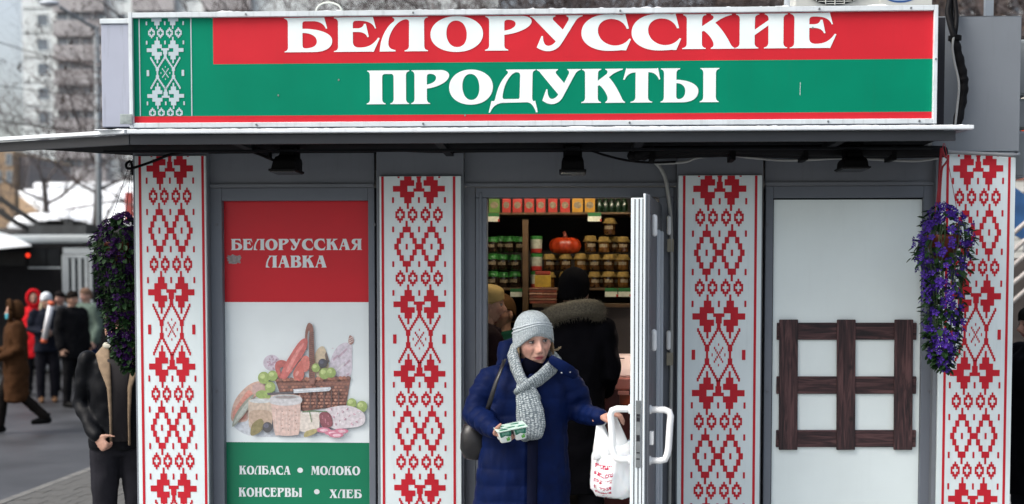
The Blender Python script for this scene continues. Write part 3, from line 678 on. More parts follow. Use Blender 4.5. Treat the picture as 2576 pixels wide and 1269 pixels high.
# printed still life
pm_, pmi = [], {}
pic = MB(); _pl = [0]
def pc(r, g, b, var=.22):
    k = (r, g, b, var)
    if k not in pmi:
        pmi[k] = len(pm_); pm_.append(M('print_%d_%d_%d' % (r, g, b), tuple(.86 * c + .10 for c in srgb(r, g, b)), .5, var=var, scale=55))
    return pmi[k]
def pp(x, y):
    _y = YPO - .0012 - _pl[0] * .00005
    p = P(503.1 + x * .40507, 754.7 + y * .40507, YPO); return (p.x, _y, p.z)
def pol(pts, c): _pl[0] += 1; pic.poly([pp(*a) for a in reversed(pts)] , pc(*c))
def smooth_poly(pts, c, n=5):
    m = len(pts); out = []
    for i in range(m):
        p0, p1, p2, p3 = (pts[(i + k) % m] for k in (-1, 0, 1, 2))
        for s in range(n):
            t = s / n
            out.append(tuple(.5 * (2 * p1[k] + (p2[k] - p0[k]) * t + (2 * p0[k] - 5 * p1[k] + 4 * p2[k] - p3[k]) * t * t + (3 * p1[k] - p0[k] - 3 * p2[k] + p3[k]) * t ** 3) for k in (0, 1)))
    tri = tessellate_polygon([[Vector((a, b, 0)) for a, b in out]]); _pl[0] += 1; n0 = len(pic.v); pic.v += [pp(*a) for a in out]
    for t in tri:
        A, B, C = (out[k] for k in t); s = (B[0] - A[0]) * (C[1] - A[1]) - (B[1] - A[1]) * (C[0] - A[0])
        if abs(s) < 1e-9: continue
        pic.f.append(tuple(n0 + k for k in (t if s < 0 else reversed(t)))); pic.m.append(pc(*c))
def el(x, y, rx, ry, c, rot=0, n=22):
    ca, sa = math.cos(rot), math.sin(rot)
    pol([(x + rx * math.cos(t) * ca - ry * math.sin(t) * sa, y + rx * math.cos(t) * sa + ry * math.sin(t) * ca) for t in np.linspace(0, 2 * math.pi, n, False)], c)
def ball(x, y, r, c, hi):
    el(x, y, r, r * 1.05, c); el(x - r * .25, y - r * .3, r * .5, r * .45, hi); 
SH = (190, 198, 210)
smooth_poly([(205, 770), (330, 740), (640, 760), (1000, 740), (930, 800), (700, 850), (480, 850), (300, 840)], (205, 212, 222))
smooth_poly([(195, 700), (225, 610), (300, 530), (370, 505), (410, 530), (412, 590), (330, 610), (300, 690), (290, 750), (205, 755)], (218, 178, 160))
smooth_poly([(205, 700), (240, 640), (300, 560), (330, 600), (290, 680), (280, 740), (215, 745)], (226, 150, 132))
smooth_poly([(330, 530), (390, 510), (412, 560), (360, 590), (330, 575)], (205, 170, 165))
el(445, 390, 52, 50, (208, 198, 212)); 
for i in range(14): a = i * 2.4; el(445 + 36 * math.cos(a) * (i % 3 + 1) / 3, 390 + 36 * math.sin(a) * (i % 3 + 1) / 3, 8, 5, (182, 150, 172), a, 8)
smooth_poly([(805, 470), (810, 380), (850, 295), (900, 265), (940, 280), (945, 340), (930, 480)], (216, 208, 220))
for i in range(34): el(825 + (i * 37 % 105), 300 + (i * 53 % 165), 8, 4.5, (196, 168, 186) if i % 3 else (236, 232, 238), i, 8)
smooth_poly([(922, 262), (930, 220), (952, 235), (955, 262), (938, 278)], (170, 120, 110)); 
for k in range(3): pol([(924, 266 - k * 13), (952, 250 - k * 13), (953, 256 - k * 13), (925, 272 - k * 13)], (225, 205, 200))
smooth_poly([(718, 330), (770, 290), (800, 400), (780, 470), (720, 470)], (215, 196, 165)); pol([(775, 340), (785, 320), (805, 380), (790, 400)], (110, 90, 80))
# basket
WB = (128, 72, 54)
pol([(468, 492), (700, 500), (938, 480), (908, 655), (640, 690), (500, 590)], WB)
for r in range(9):
    for c in range(21):
        x = 470 + c * 22 + (11 if r % 2 else 0); y = 500 + r * 20
        if x > 925 - r * 3.5 or x < 472 + r * 12 or y > 690 - (x - 640) * .12: continue
        el(x, y, 10, 7.5, ((168, 104, 80), (150, 88, 64), (96, 50, 38), (186, 124, 98))[(r * 5 + c * 3 + r * c) % 4], 0, 8)
for c in range(20): el(478 + c * 23.5, 494 - c * .6, 15, 11, ((158, 92, 66), (120, 66, 48), (180, 112, 84))[c % 3], .5, 9)
for x in (690, 730, 775, 820, 865): 
    pol([(x - 4, 560), (x + 4, 560), (x + 1, 680 - (x - 640) * .1), (x - 5, 682 - (x - 640) * .1)], (84, 42, 32))
# handle
smooth_poly([(655, 300), (657, 200), (672, 148), (690, 145), (706, 175), (712, 300), (716, 500), (700, 520), (682, 500), (680, 260), (684, 190), (672, 210), (668, 300)], (140, 82, 64))
for k in range(24): pol([(682, 205 + k * 12), (710, 198 + k * 12), (711, 203 + k * 12), (682, 210 + k * 12)], (92, 48, 38))
# sausages
smooth_poly([(470, 420), (478, 385), (510, 372), (545, 385), (530, 410), (500, 425), (510, 470), (505, 488), (485, 470)], (190, 84, 76))
smooth_poly([(505, 470), (530, 400), (590, 300), (630, 250), (660, 238), (672, 262), (650, 330), (600, 400), (560, 460), (530, 492)], (206, 96, 90))
smooth_poly([(540, 430), (600, 320), (640, 270), (650, 275), (610, 340), (556, 440)], (228, 140, 132))
smooth_poly([(630, 370), (655, 345), (680, 360), (682, 420), (660, 445), (640, 430)], (214, 112, 100))
smooth_poly([(582, 470), (590, 430), (630, 375), (648, 430), (650, 470), (630, 500), (600, 495)], (200, 92, 78)); el(606, 455, 9, 18, (232, 150, 138), .4)
for x, y, r in ((400, 482, 36), (455, 470, 31), (440, 540, 33), (415, 590, 28), (722, 420, 26), (776, 456, 33), (816, 450, 31), (945, 640, 30), (1008, 660, 34)): ball(x, y, r, (146, 172, 82), (190, 208, 130))
ball(765, 392, 27, (24, 24, 44), (70, 74, 100)); pol([(790, 370), (802, 376), (780, 410), (770, 404)], (40, 30, 40))
# lid, jars
smooth_poly([(205, 775), (225, 710), (280, 630), (332, 585), (335, 605), (300, 680), (250, 745), (215, 782)], (140, 146, 132)); smooth_poly([(215, 768), (240, 710), (300, 630), (322, 606), (295, 675), (245, 738)], (176, 184, 176))
smooth_poly([(305, 640), (320, 615), (440, 610), (452, 640), (450, 780), (425, 800), (330, 795), (308, 770)], (202, 182, 164)); el(380, 625, 70, 14, (206, 212, 214)); smooth_poly([(318, 690), (440, 690), (440, 770), (330, 775)], (186, 160, 138))
el(390, 585, 40, 26, (146, 172, 82))
pol([(420, 575), (585, 566), (585, 582), (425, 590)], (70, 62, 70)); pol([(583, 552), (812, 538), (818, 550), (806, 564), (586, 578)], (206, 212, 220)); pol([(590, 560), (800, 546), (800, 551), (590, 566)], (240, 244, 248))
smooth_poly([(446, 610), (460, 590), (535, 584), (612, 590), (628, 612), (622, 810), (590, 838), (500, 838), (466, 815)], (214, 184, 174), 5)
smooth_poly([(444, 640), (446, 600), (535, 590), (628, 600), (628, 640), (535, 655)], (206, 206, 210)); el(536, 600, 84, 14, (182, 186, 190)); el(536, 602, 66, 9, (150, 140, 140))
for k in range(7): pol([(470 + k * 23, 690), (474 + k * 23, 690), (478 + k * 21, 815), (474 + k * 21, 815)], (226, 204, 196))
for i in range(16): el(480 + (i * 41 % 125), 680 + (i * 29 % 140), 4, 4, (190, 140, 120) if i % 2 else (150, 120, 110), 0, 6)
smooth_poly([(318, 830), (330, 770), (380, 735), (400, 760), (385, 810), (340, 838)], (128, 116, 56)); ball(424, 788, 31, (20, 18, 34), (78, 80, 104))
smooth_poly([(630, 700), (640, 690), (735, 690), (745, 705), (742, 800), (700, 820), (640, 815), (626, 800)], (224, 214, 204)); el(688, 697, 54, 12, (238, 232, 226))
smooth_poly([(775, 690), (840, 660), (930, 655), (1010, 690), (1030, 740), (1000, 780), (900, 795), (820, 790)], (222, 214, 220))
for i in range(48): el(815 + (i * 43 % 200), 672 + (i * 31 % 108), 8, 4, ((206, 160, 178), (238, 234, 238), (190, 140, 160))[i % 3], i * .7, 8)
smooth_poly([(745, 715), (775, 690), (815, 710), (828, 770), (800, 790), (760, 780)], (128, 30, 54)); 
for i in range(9): el(765 + (i * 17 % 50), 715 + (i * 23 % 60), 5, 3, (196, 120, 140), i, 6)
for x, y in ((770, 805), (880, 812), (825, 822), (850, 836)): el(x, y, 46, 16, (206, 110, 140)); el(x + 4, y + 1, 26, 9, (232, 190, 204))
smooth_poly([(652, 848), (662, 815), (720, 798), (732, 815), (700, 836)], (170, 158, 96)); pol([(640, 690), (700, 683), (790, 688), (800, 694), (700, 690), (640, 696)], (70, 112, 60)); pol([(682, 690), (688, 690), (700, 755), (696, 757)], (84, 126, 70))
pic.build('still_life_print', pm_, poster)

# ================================================================== WHITE BOARD AND LATTICE
YW = YB + 0.02
board = thing('white_board', 'blank white board filling the right window behind the dark wooden lattice', 'board', (X(2130, YW), YW, .1))
q = MB(); q.box(X(1944, YW), X(2316, YW), YW, YW + .012, .105, Z(502, YW, 2130)); q.build('sheet', WHITE, board, bevel=.002)
q = MB(); frame(q, X(1941.5, YW), X(2318.5, YW), .1, Z(499.5, YW, 2130), .006, YW + .002, YW + .014); q.build('gasket', RUBBER, board)
def wood_mat(name, along):
    m = bpy.data.materials.new(name); m.use_nodes = True; nt = m.node_tree; N = nt.nodes; Lk = nt.links; b = N['Principled BSDF']
    tc = N.new('ShaderNodeTexCoord'); oi = N.new('ShaderNodeObjectInfo'); ad = N.new('ShaderNodeVectorMath'); ad.operation = 'ADD'
    cm = N.new('ShaderNodeCombineXYZ'); mu = N.new('ShaderNodeMath'); mu.operation = 'MULTIPLY'; mu.inputs[1].default_value = 37
    Lk.new(oi.outputs['Random'], mu.inputs[0])
    for k in 'XYZ': Lk.new(mu.outputs[0], cm.inputs[k])
    Lk.new(tc.outputs['Object'], ad.inputs[0]); Lk.new(cm.outputs[0], ad.inputs[1])
    mp = N.new('ShaderNodeMapping'); mp.inputs['Scale'].default_value = (26, 26, 2.2) if along == 'z' else (2.2, 26, 26); Lk.new(ad.outputs[0], mp.inputs['Vector'])
    n1 = N.new('ShaderNodeTexNoise'); n1.inputs['Scale'].default_value = 1.6; n1.inputs['Detail'].default_value = 9; n1.inputs['Distortion'].default_value = 1.6; Lk.new(mp.outputs[0], n1.inputs['Vector'])
    cr = N.new('ShaderNodeValToRGB'); cr.color_ramp.elements[0].position = .34; cr.color_ramp.elements[0].color = (.010, .005, .007, 1)
    cr.color_ramp.elements[1].position = .72; cr.color_ramp.elements[1].color = (.12, .055, .055, 1); e = cr.color_ramp.elements.new(.5); e.color = (.045, .019, .021, 1)
    Lk.new(n1.outputs['Fac'], cr.inputs[0])
    vo = N.new('ShaderNodeTexVoronoi'); vo.inputs['Scale'].default_value = 7; Lk.new(ad.outputs[0], vo.inputs['Vector'])
    mr = N.new('ShaderNodeMapRange'); mr.inputs['From Min'].default_value = .03; mr.inputs['From Max'].default_value = .14; Lk.new(vo.outputs['Distance'], mr.inputs['Value'])
    mx = N.new('ShaderNodeMix'); mx.data_type = 'RGBA'; mx.inputs['A'].default_value = (.008, .004, .004, 1); Lk.new(mr.outputs[0], mx.inputs['Factor']); Lk.new(cr.outputs[0], mx.inputs['B'])
    Lk.new(mx.outputs['Result'], b.inputs['Base Color']); b.inputs['Roughness'].default_value = .7
    bp = N.new('ShaderNodeBump'); bp.inputs['Strength'].default_value = .4; bp.inputs['Distance'].default_value = .003; Lk.new(n1.outputs['Fac'], bp.inputs['Height']); Lk.new(bp.outputs[0], b.inputs['Normal'])
    return m
WV, WH = wood_mat('dark_wood_upright', 'z'), wood_mat('dark_wood_crosswise', 'x')
YL = YW - .014
lat = thing('wooden_lattice', 'dark stained lattice of three upright and three crosswise planks on the white board', 'lattice', (X(2128, YL), YL, Z(1132, YL)))
def plank(pts_uv, y, mat):
    q = MB(); a = [P(u, v, y) for u, v in pts_uv]; n = len(q.v)
    q.v += [tuple(p) for p in a] + [(p.x, y + .013, p.z) for p in a]
    for f in ((0, 1, 2, 3), (7, 6, 5, 4), (0, 4, 5, 1), (1, 5, 6, 2), (2, 6, 7, 3), (3, 7, 4, 0)): q.f.append(tuple(n + i for i in f)); q.m.append(0)
    q.build('plank', mat, lat, bevel=.004)
for v0, v1, ua, ub in ((812, 855, 1954, 2306), (947, 991, 1953, 2305), (1082, 1125, 1952, 2304)): plank([(ua, v1), (ub, v1), (ub + 1, v0), (ua + 1, v0)], YL, WH)
for ua, ub, da in ((1961, 2008, -1.5), (2106, 2153, -1.5), (2251, 2298, -2.5)): plank([(ua + da, 1132), (ub + da, 1132), (ub, 804), (ua, 804)], YL - .009, WV)

# ================================================================== FLOODLIGHTS, CABLES
def flood(u0, u1, v0, v1, y, label, tilt=.0, turn=0.0):
    a, b = P(u0, v0, y), P(u1, v1, y); cx = (a.x + b.x) / 2; w = (b.x - a.x) / 2; t = thing('floodlight', label, 'floodlight', (cx, y, ZA), 'floodlights under the awning')
    h = a.z - b.z; zc = b.z
    q = MB(); rr = []
    for s, k, dy in ((0, 1, .10), (.10, 1.0, .105), (.105, .86, .09), (.45, .82, .085), (.62, .74, .075), (.70, .55, .06), (1.0, .5, .055)):
        z = zc + h * s; ww = w * k; o = turn * s
        rr.append([(cx - ww + o, y - dy, z), (cx + ww + o, y - dy, z), (cx + ww + o, y + dy, z), (cx - ww + o, y + dy, z)])
    q.rings(rr); q.build('housing', BLACK, t, bevel=.004)
    q = MB(); q.box(cx - w * .9, cx + w * .9, y - .095, y + .095, zc - .004, zc - .0005); q.build('front_glass', M('lamp_glass', (.01, .01, .012), .15), t)
    q = MB()
    for s in (-1, 1): q.box(cx + s * w * .62 - .006 + turn, cx + s * w * .62 + .006 + turn, y - .015, y + .015, zc + h * .55, ZA + .027)
    q.box(cx - w * .7 + turn, cx + w * .7 + turn, y - .02, y + .02, ZA + .026, ZA + .0355); q.build('mounting_bracket', BLACK, t)
    return t
flood(685, 755, 376, 434, -.35, 'black floodlight under the awning above the food poster', turn=.02)
flood(1407, 1474, 378, 436, -.35, 'black floodlight under the awning above the open door')
flood(2109, 2180, 385, 427, -.35, 'black floodlight under the awning above the white board')
def cable(name, label, pts, r, mat, cat='cable'):
    # smooth curve through photo points
    P3 = [P(*p) for p in pts]; out = []
    for i in range(len(P3) - 1):
        p0, p1, p2, p3 = P3[max(i - 1, 0)], P3[i], P3[i + 1], P3[min(i + 2, len(P3) - 1)]
        for s in range(6):
            t = s / 6; out.append(.5 * (2 * p1 + (p2 - p0) * t + (2 * p0 - 5 * p1 + 4 * p2 - p3) * t * t + (3 * p1 - p0 - 3 * p2 + p3) * t ** 3))
    out.append(P3[-1]); q = MB(); q.tube(out, r, 8); o = q.build(name, mat, smooth=True); return tag(o, label, cat) if label else o
cable('cable', 'thin black cable looping off the left post towards the first floodlight', [(333, 440, -.1), (330, 408, -.12), (318, 412, -.14), (322, 424, -.14), (350, 418, -.12), (390, 404, -.1), (440, 386, -.1), (520, 378, -.12), (600, 376, -.15), (640, 384, -.25), (690, 404, -.35)], .0075, RUBBER)
cable('cable', 'black cable running along the header from the poster floodlight to the door floodlight', [(680, 400, -.35), (682, 384, -.33), (720, 377, -.2), (860, 378, -.06), (940, 375, -.06), (1080, 382, -.075), (1240, 380, -.06), (1380, 374, -.12), (1440, 382, -.3), (1480, 378, -.25), (1520, 390, -.1), (1580, 404, -.08), (1640, 409, -.08), (1700, 407, -.09)], .006, RUBBER)
wc = M('pale_grey_cable', (.36, .37, .36), .5)
cable('cable', 'pale grey cable sagging under the black pipe bundle above the second printed post', [(1650, 412, -.04), (1720, 408, -.08), (1760, 396, -.09), (1830, 390, -.1), (1880, 396, -.09), (1960, 403, -.05), (2040, 402, -.05), (2110, 398, -.1), (2200, 401, -.08), (2300, 405, -.06), (2360, 398, -.1)], .007, wc)
cable('conduit', 'pale grey conduit running down the right side of the door frame', [(1648, 408, -.03), (1662, 424, -.03), (1674, 450, -.03), (1681, 490, -.03), (1688, 560, -.03), (1690, 700, -.03), (1689, 900, -.03), (1686, 1150, -.03), (1684, 1300, -.03), (1682, 1420, -.03)], .0105, wc, 'conduit')
bd = thing('pipe_bundle', 'thick black wrapped pipe bundle under the right half of the awning', 'pipe bundle', P(1980, 388, -.22))
for k, (dv, r, dy) in enumerate(((0, .030, 0), (-9, .028, -.05), (-5, .026, .06))):
    pts = [P(1592 + k * 14, 392 + dv * .3, -.2 + dy), P(1625, 388 + dv * .6, -.2 + dy), P(1700, 386 + dv, -.2 + dy), P(1850, 379 + dv * .6, -.2 + dy), P(2000, 383 + dv * .6, -.2 + dy), P(2150, 384 + dv * .5, -.2 + dy), P(2290, 385 + dv * .6, -.2 + dy), P(2372, 384 + dv * .6, -.2 + dy)]
    q = MB(); q.tube(pts, [r * (1 + .14 * math.sin(i * 5.1 + k)) for i in range(len(pts))], 9, round_ends=True); q.build('insulated_pipe', RUBBER, bd, smooth=True)
for u in (1640, 1840, 2020, 2240):
    q = MB(); p = P(u, 384, -.2); q.box(p.x - .012, p.x + .012, -.28, -.12, p.z - .045, ZA + .034); q.build('tie_strap', BLACK, bd)
# cables coming down from the roof beside the sign
cb = thing('drain_hose', 'black taped hose and cables hanging beside the right end of the sign', 'hose', P(2405, 330, -.1))
def curvep(pts): 
    P3 = [P(*p) for p in pts]; out = []
    for i in range(len(P3) - 1):
        p0, p1, p2, p3 = P3[max(i - 1, 0)], P3[i], P3[i + 1], P3[min(i + 2, len(P3) - 1)]
        for s in range(6):
            t = s / 6; out.append(.5 * (2 * p1 + (p2 - p0) * t + (2 * p0 - 5 * p1 + 4 * p2 - p3) * t * t + (3 * p1 - p0 - 3 * p2 + p3) * t ** 3))
    return out + [P3[-1]]
q = MB(); q.tube(curvep([(2398, 90, -.12), (2408, 130, -.12), (2420, 180, -.12), (2424, 215, -.12), (2418, 265, -.12), (2405, 322, -.16)]), [.024 + .003 * math.sin(i * 1.7) for i in range(31)], 9); q.build('taped_hose', RUBBER, cb, smooth=True)
for pts, r, m in (([(2386, -60, -.05), (2388, 0, -.08), (2384, 30, -.1), (2390, 60, -.12), (2400, 95, -.14)], .015, RUBBER), ([(2402, -60, -.05), (2402, 0, -.08), (2406, 40, -.1), (2404, 70, -.12), (2400, 95, -.11)], .013, RUBBER), ([(2396, -50, -.03), (2394, 30, -.06), (2398, 60, -.09), (2400, 85, -.13)], .010, RUBBER), ([(2400, 90, -.145), (2396, 120, -.15), (2402, 160, -.15), (2411, 200, -.15), (2412, 230, -.15), (2408, 270, -.15), (2402, 322, -.18)], .006, wc)):
    q = MB(); q.tube(curvep(pts), r, 8); q.build('cable', m, cb, smooth=True)
q = MB(); p = P(2402, 96, -.12); q.tube([p + Vector((0, 0, .012)), p - Vector((0, 0, .012))], .034, 10); q.build('tape_wrap', BLACK, cb)
# pipe across the right post
cable('cable', 'grey cable stretched across the top of the right printed post', [(2330, 372, -.1), (2375, 381, -.09), (2430, 385, -.085), (2500, 388, -.085), (2550, 391, -.085), (2562, 388, .02), (2556, 384, .15)], .010, M('grey_cable', (.22, .23, .24), .45))

# ================================================================== FLOWER BASKETS
PET = [M('violet_petal', (.062, .026, .26), .7, spec=.1, var=.3, scale=30), M('shade_dark_petal', (.022, .006, .045), .8, spec=.05, var=.3, scale=30)]  # second petal: same flower, darkened to paint the shade on the left basket
LEAF = M('petunia_leaf', (.014, .042, .013), .6, spec=.15, var=.4, scale=20); STEM = M('flower_stem', (.03, .06, .02), .6)
def flower_mesh(k):
    q = MB(); rnd = random.Random(k); r = .021
    for i in range(5):
        a = i * 2 * math.pi / 5; w = .62
        c = lambda rr, aa, z: (rr * math.cos(aa), rr * math.sin(aa), z)
        q.poly([c(.002, a, 0), c(r * .75, a - w * .8, .006), c(r, a - w * .35, .005 + rnd.uniform(-.003, .003)), c(r * .93, a, .002), c(r, a + w * .35, .005 + rnd.uniform(-.003, .003)), c(r * .75, a + w * .8, .006)])
    q.tube([(0, 0, 0), (0, 0, -.014)], [.004, .0015], 5)
    return q
def leaf_poly(q, c, d, n, s):
    d = d.normalized(); b = d.cross(n).normalized(); n2 = b.cross(d)
    pts = [c, c + d * s * .35 + b * s * .3 + n2 * s * .05, c + d * s * .8 + b * s * .2 - n2 * s * .03, c + d * s - n2 * s * .12, c + d * s * .8 - b * s * .2 - n2 * s * .03, c + d * s * .35 - b * s * .3 + n2 * s * .05]
    q.poly(pts[:4]); q.poly([pts[0], pts[3], pts[4], pts[5]])
def basket(label, cx, cy, ztop, zbot, shape, hang, nfl, seed, petal, strapmat, dens):
    rnd = random.Random(seed); t = thing('flower_basket', label, 'flower basket', (cx, cy, zbot), 'hanging baskets of purple flowers')
    fm = [flower_mesh(k).mesh('flower', petal) for k in range(3)]
    zp = ztop - .19
    q = MB(); q.lathe([(.050, 0), (.085, .11), (.09, .115), (.09, .13), (.08, .13), (.07, .10)], (cx, cy, zp - .10), 16); q.build('pot', M('terracotta_plastic', (.16, .035, .015), .5, var=.2), t, smooth=True)
    q = MB()
    def rr(f):      # half width of the plant at height fraction (0 top .. 1 bottom), and offset
        return np.interp(f, [s[0] for s in shape], [s[1] for s in shape]), np.interp(f, [s[0] for s in shape], [s[2] for s in shape])
    st = MB(); H = ztop - zbot
    for i in range(46):
        a = rnd.uniform(0, 2 * math.pi); f1 = rnd.uniform(.45, 1.0); pts = [(cx, cy, zp + .03)]
        for f in np.linspace(.12, f1, 6):
            w, o = rr(f); pts.append((cx + o + math.cos(a) * w * .8 + rnd.uniform(-.01, .01), cy + math.sin(a) * w * .7, ztop - f * H))
        st.tube(pts, .0022, 4)
    st.build("stem", STEM, t)
    lf = MB()
    for i in range(dens):
        f = rnd.random() ** .85; w, o = rr(f); a = rnd.uniform(0, 2 * math.pi); k = math.sqrt(rnd.uniform(.15, 1))
        c = Vector((cx + o + math.cos(a) * w * k, cy + math.sin(a) * w * .8 * k, ztop - f * H)); d = Vector((math.cos(a), math.sin(a), rnd.uniform(-1.1, .5)))
        leaf_poly(lf, c, d, Vector((rnd.uniform(-.5, .5), rnd.uniform(-.5, .5), 1)), rnd.uniform(.028, .055))
    lo = lf.build('foliage', LEAF, t); lo['kind'] = 'stuff'
    for i in range(nfl):
        f = min(1, max(0, rnd.random() ** 1.15)); w, o = rr(f); a = rnd.uniform(-math.pi, math.pi)
        if rnd.random() < .55: a = -math.pi / 2 + rnd.uniform(-1.3, 1.3)
        k = rnd.uniform(.66, 1.16)
        c = Vector((cx + o + math.cos(a) * w * k, cy + math.sin(a) * w * .85 * k, ztop - f * H))
        nrm = Vector((math.cos(a), math.sin(a), rnd.uniform(-.3, .9) + (1.2 if f < .06 else 0))) + Vector((rnd.gauss(0, .4), rnd.gauss(0, .4), rnd.gauss(0, .4)))
        o2 = bpy.data.objects.new('flower', rnd.choice(fm)); COL.objects.link(o2); adopt(o2, t)
        o2.location = c; o2.rotation_mode = 'QUATERNION'; o2.rotation_quaternion = nrm.to_track_quat('Z', 'Y'); s = rnd.uniform(.75, 1.25); o2.scale = (s, s, s)
    q = MB()
    for a in (-.4, 1.7, 3.8): q.tube([(cx + .088 * math.cos(a), cy + .088 * math.sin(a), zp + .03), hang + Vector((.004 * math.cos(a), .004 * math.sin(a), 0))], .0018, 4)
    q.build('hanger', strapmat, t)
    return t
YR = -.38
shape = [(0, .02, -.01), (.05, .07, 0), (.12, .12, .01), (.22, .150, 0), (.32, .150, -.01), (.42, .11, .005), (.6, .10, .01), (.75, .09, .008), (.88, .068, .002), (.95, .042, .01), (1, .012, .02)]
pT, pB = P(2374, 512, YR), P(2374, 928, YR)
hang = P(2374, 372, YR); hang.z = ZA + .03
basket('purple petunia basket hanging in front of the right printed post', pT.x, YR, pT.z, pB.z, shape, hang, 275, 5, PET[0], M('red_strap', (.30, .02, .03), .6), 640)
q = MB(); q.tube(curvep([(2370, 372, YR), (2376, 392, YR), (2384, 400, YR), (2378, 412, YR), (2370, 425, YR), (2366, 470, YR), (2364, 512, YR)]), .005, 6); q.tube(curvep([(2368, 372, YR), (2364, 420, YR), (2360, 512, YR)]), .006, 6)
rs = q.build('strap', M('red_strap', (.30, .02, .03), .6), smooth=True); adopt(rs, [o for o in bpy.data.objects if o.name.startswith('flower_basket')][0])
YLB = .18
shape = [(0, .02, .03), (.04, .08, .02), (.10, .13, 0), (.2, .155, -.015), (.3, .14, 0), (.4, .13, .01), (.58, .12, .015), (.72, .10, .035), (.86, .085, .05), (.95, .06, .06), (1, .02, .06)]
pT, pB = P(300, 538, YLB), P(300, 930, YLB)
basket('shade-darkened purple petunia basket hanging at the left side of the left printed post', pT.x + .0, YLB, pT.z, pB.z, shape, Vector((P(331, 425, YLB).x, YLB, Z(400, YLB))), 290, 8, PET[1], RUBBER, 1700)
q = MB(); p = Vector((P(331, 425, YLB).x, YLB, Z(400, YLB))); q.tube([p + Vector((0, 0, -.01)), p + Vector((.03, 0, .02)), (XL + .002, YLB, p.z + .02)], .006, 6); hk = q.build('hook', RUBBER); adopt(hk, [o for o in bpy.data.objects if o.name.startswith('flower_basket')][1])

# ================================================================== AIR CONDITIONER ON THE ROOF
YA = .35
ac = thing('air_conditioner', 'white outdoor air conditioner on the kiosk roof behind the sign', 'air conditioner', (X(2170, YA), YA, 3.07))
ax0, ax1 = X(1997, YA, 10), X(2346, YA, 10); az = Z(-190, YA)
CASE = M('ac_casing', (.56, .58, .55), .45, var=.05, dirt=.08)
q = MB(); q.box(ax0, ax1, YA, YA + .34, 3.12, az); q.build('casing', CASE, ac, bevel=.012)
q = MB(); xs = X(2212, YA, 10); q.box(xs, ax1 - .004, YA - .008, YA - .0005, 3.125, az - .02); q.build('side_cover', CASE, ac, bevel=.004)
cxa = X(2099, YA, 10); cza = Z(-84, YA)
q = MB(); q.lathe([(.235, 0), (.235, .004)], (0, 0, 0), 40); 
q.v = [(cxa + a, YA - .001 - c, cza + b) for a, b, c in q.v]; q.build('fan_opening', DARK, ac)
q = MB()
for k in range(-17, 18):
    zz = k * .0135; 
    if abs(zz) < .233: w = math.sqrt(.235 ** 2 - zz ** 2); q.tube([(cxa - w, YA - .014, cza + zz), (cxa + w, YA - .014, cza + zz)], .0023, 5)
q.build('grille_wire', CASE, ac)
for k in range(-4, 5):
    xx_ = k * .052; w = math.sqrt(.238 ** 2 - xx_ ** 2); q = MB(); q.tube([(cxa + xx_, YA - .017, cza - w), (cxa + xx_, YA - .017, cza + w)], .003, 5); q.build('grille_rib', CASE, ac)
q = MB(); ce = P(2265, -9, YA - .009); ce.y = YA - .0095; q.poly([(ce.x + .085 * math.cos(t), ce.y, ce.z + .034 * math.sin(t)) for t in np.linspace(0, 2 * math.pi, 30, False)]); q.build('oval_badge', M('badge_blue', (.02, .09, .32), .4), ac)
q = MB(); ce.y -= .001; q.poly([(ce.x + .074 * math.cos(t), ce.y, ce.z + .025 * math.sin(t)) for t in np.linspace(0, 2 * math.pi, 30, False)]); q.build('badge_centre', M('badge_pale', (.3, .42, .6), .4), ac)
for x in (ax0 + .08, ax1 - .08):
    q = MB(); q.box(x - .03, x + .03, YA - .01, YA + .34, 3.07, 3.121); q.build('foot', GREYL, ac)
# mast and pole on the roof
q = MB(); xp = X(1990, .5, 10); q.tube([(X(1985, .5, 10), .5, 3.07), (X(1985, .5, 10), .5, 4.2)], .028, 12); tag(q.build('roof_pole', GREYL, smooth=True), 'pale pole standing left of the air conditioner on the roof', 'pole')
q = MB(); x = X(2487, .6, 20); q.box(x - .022, x + .022, .58, .62, 3.07, 4.4); tag(q.build('roof_post', M('grey_blue_post', (.25, .29, .33), .4)), 'square grey post rising behind the right end of the parapet', 'post')
# meter boxes on the right side wall
mtr = [(45, 252, 'upper', .27, (.22, .24, .25)), (258, 336, 'middle', .2, (.16, .18, .18)), (338, 468, 'lower', .2, (.24, .26, .28))]
for (v0, v1, nm, y, c), lb in zip(((118, 256, 'a', .3, (.22, .25, .26)), (262, 338, 'b', .3, (.13, .15, .15)), (341, 456, 'c', .3, (.25, .27, .30))), ('tall grey meter box with a rounded top on the right side wall', 'small dark grey box between two meter boxes on the right side wall', 'lowest grey meter box on the right side wall')):
    t = thing('meter_box', lb, 'meter box', (XR, y, Z(v1, y)), 'boxes on the right side wall')
    x1 = X(2572 - (v0 > 200) * 4 - (v0 > 300) * 2, y, 300); q = MB(); q.box(XR + .001, x1, y - .1, y + .12, Z(v1, y), Z(v0, y)); q.build('case', M('meter_%d' % v0, c, .4, var=.1, dirt=.15), t, bevel=.012)
    q = MB(); q.box(XR + .012, x1 - .012, y - .106, y - .101, Z(v1 - 6, y), Z(v0 + 8, y)); q.build('cover', M('meter_cover', (.2, .22, .23), .4, var=.1), t, bevel=.002)

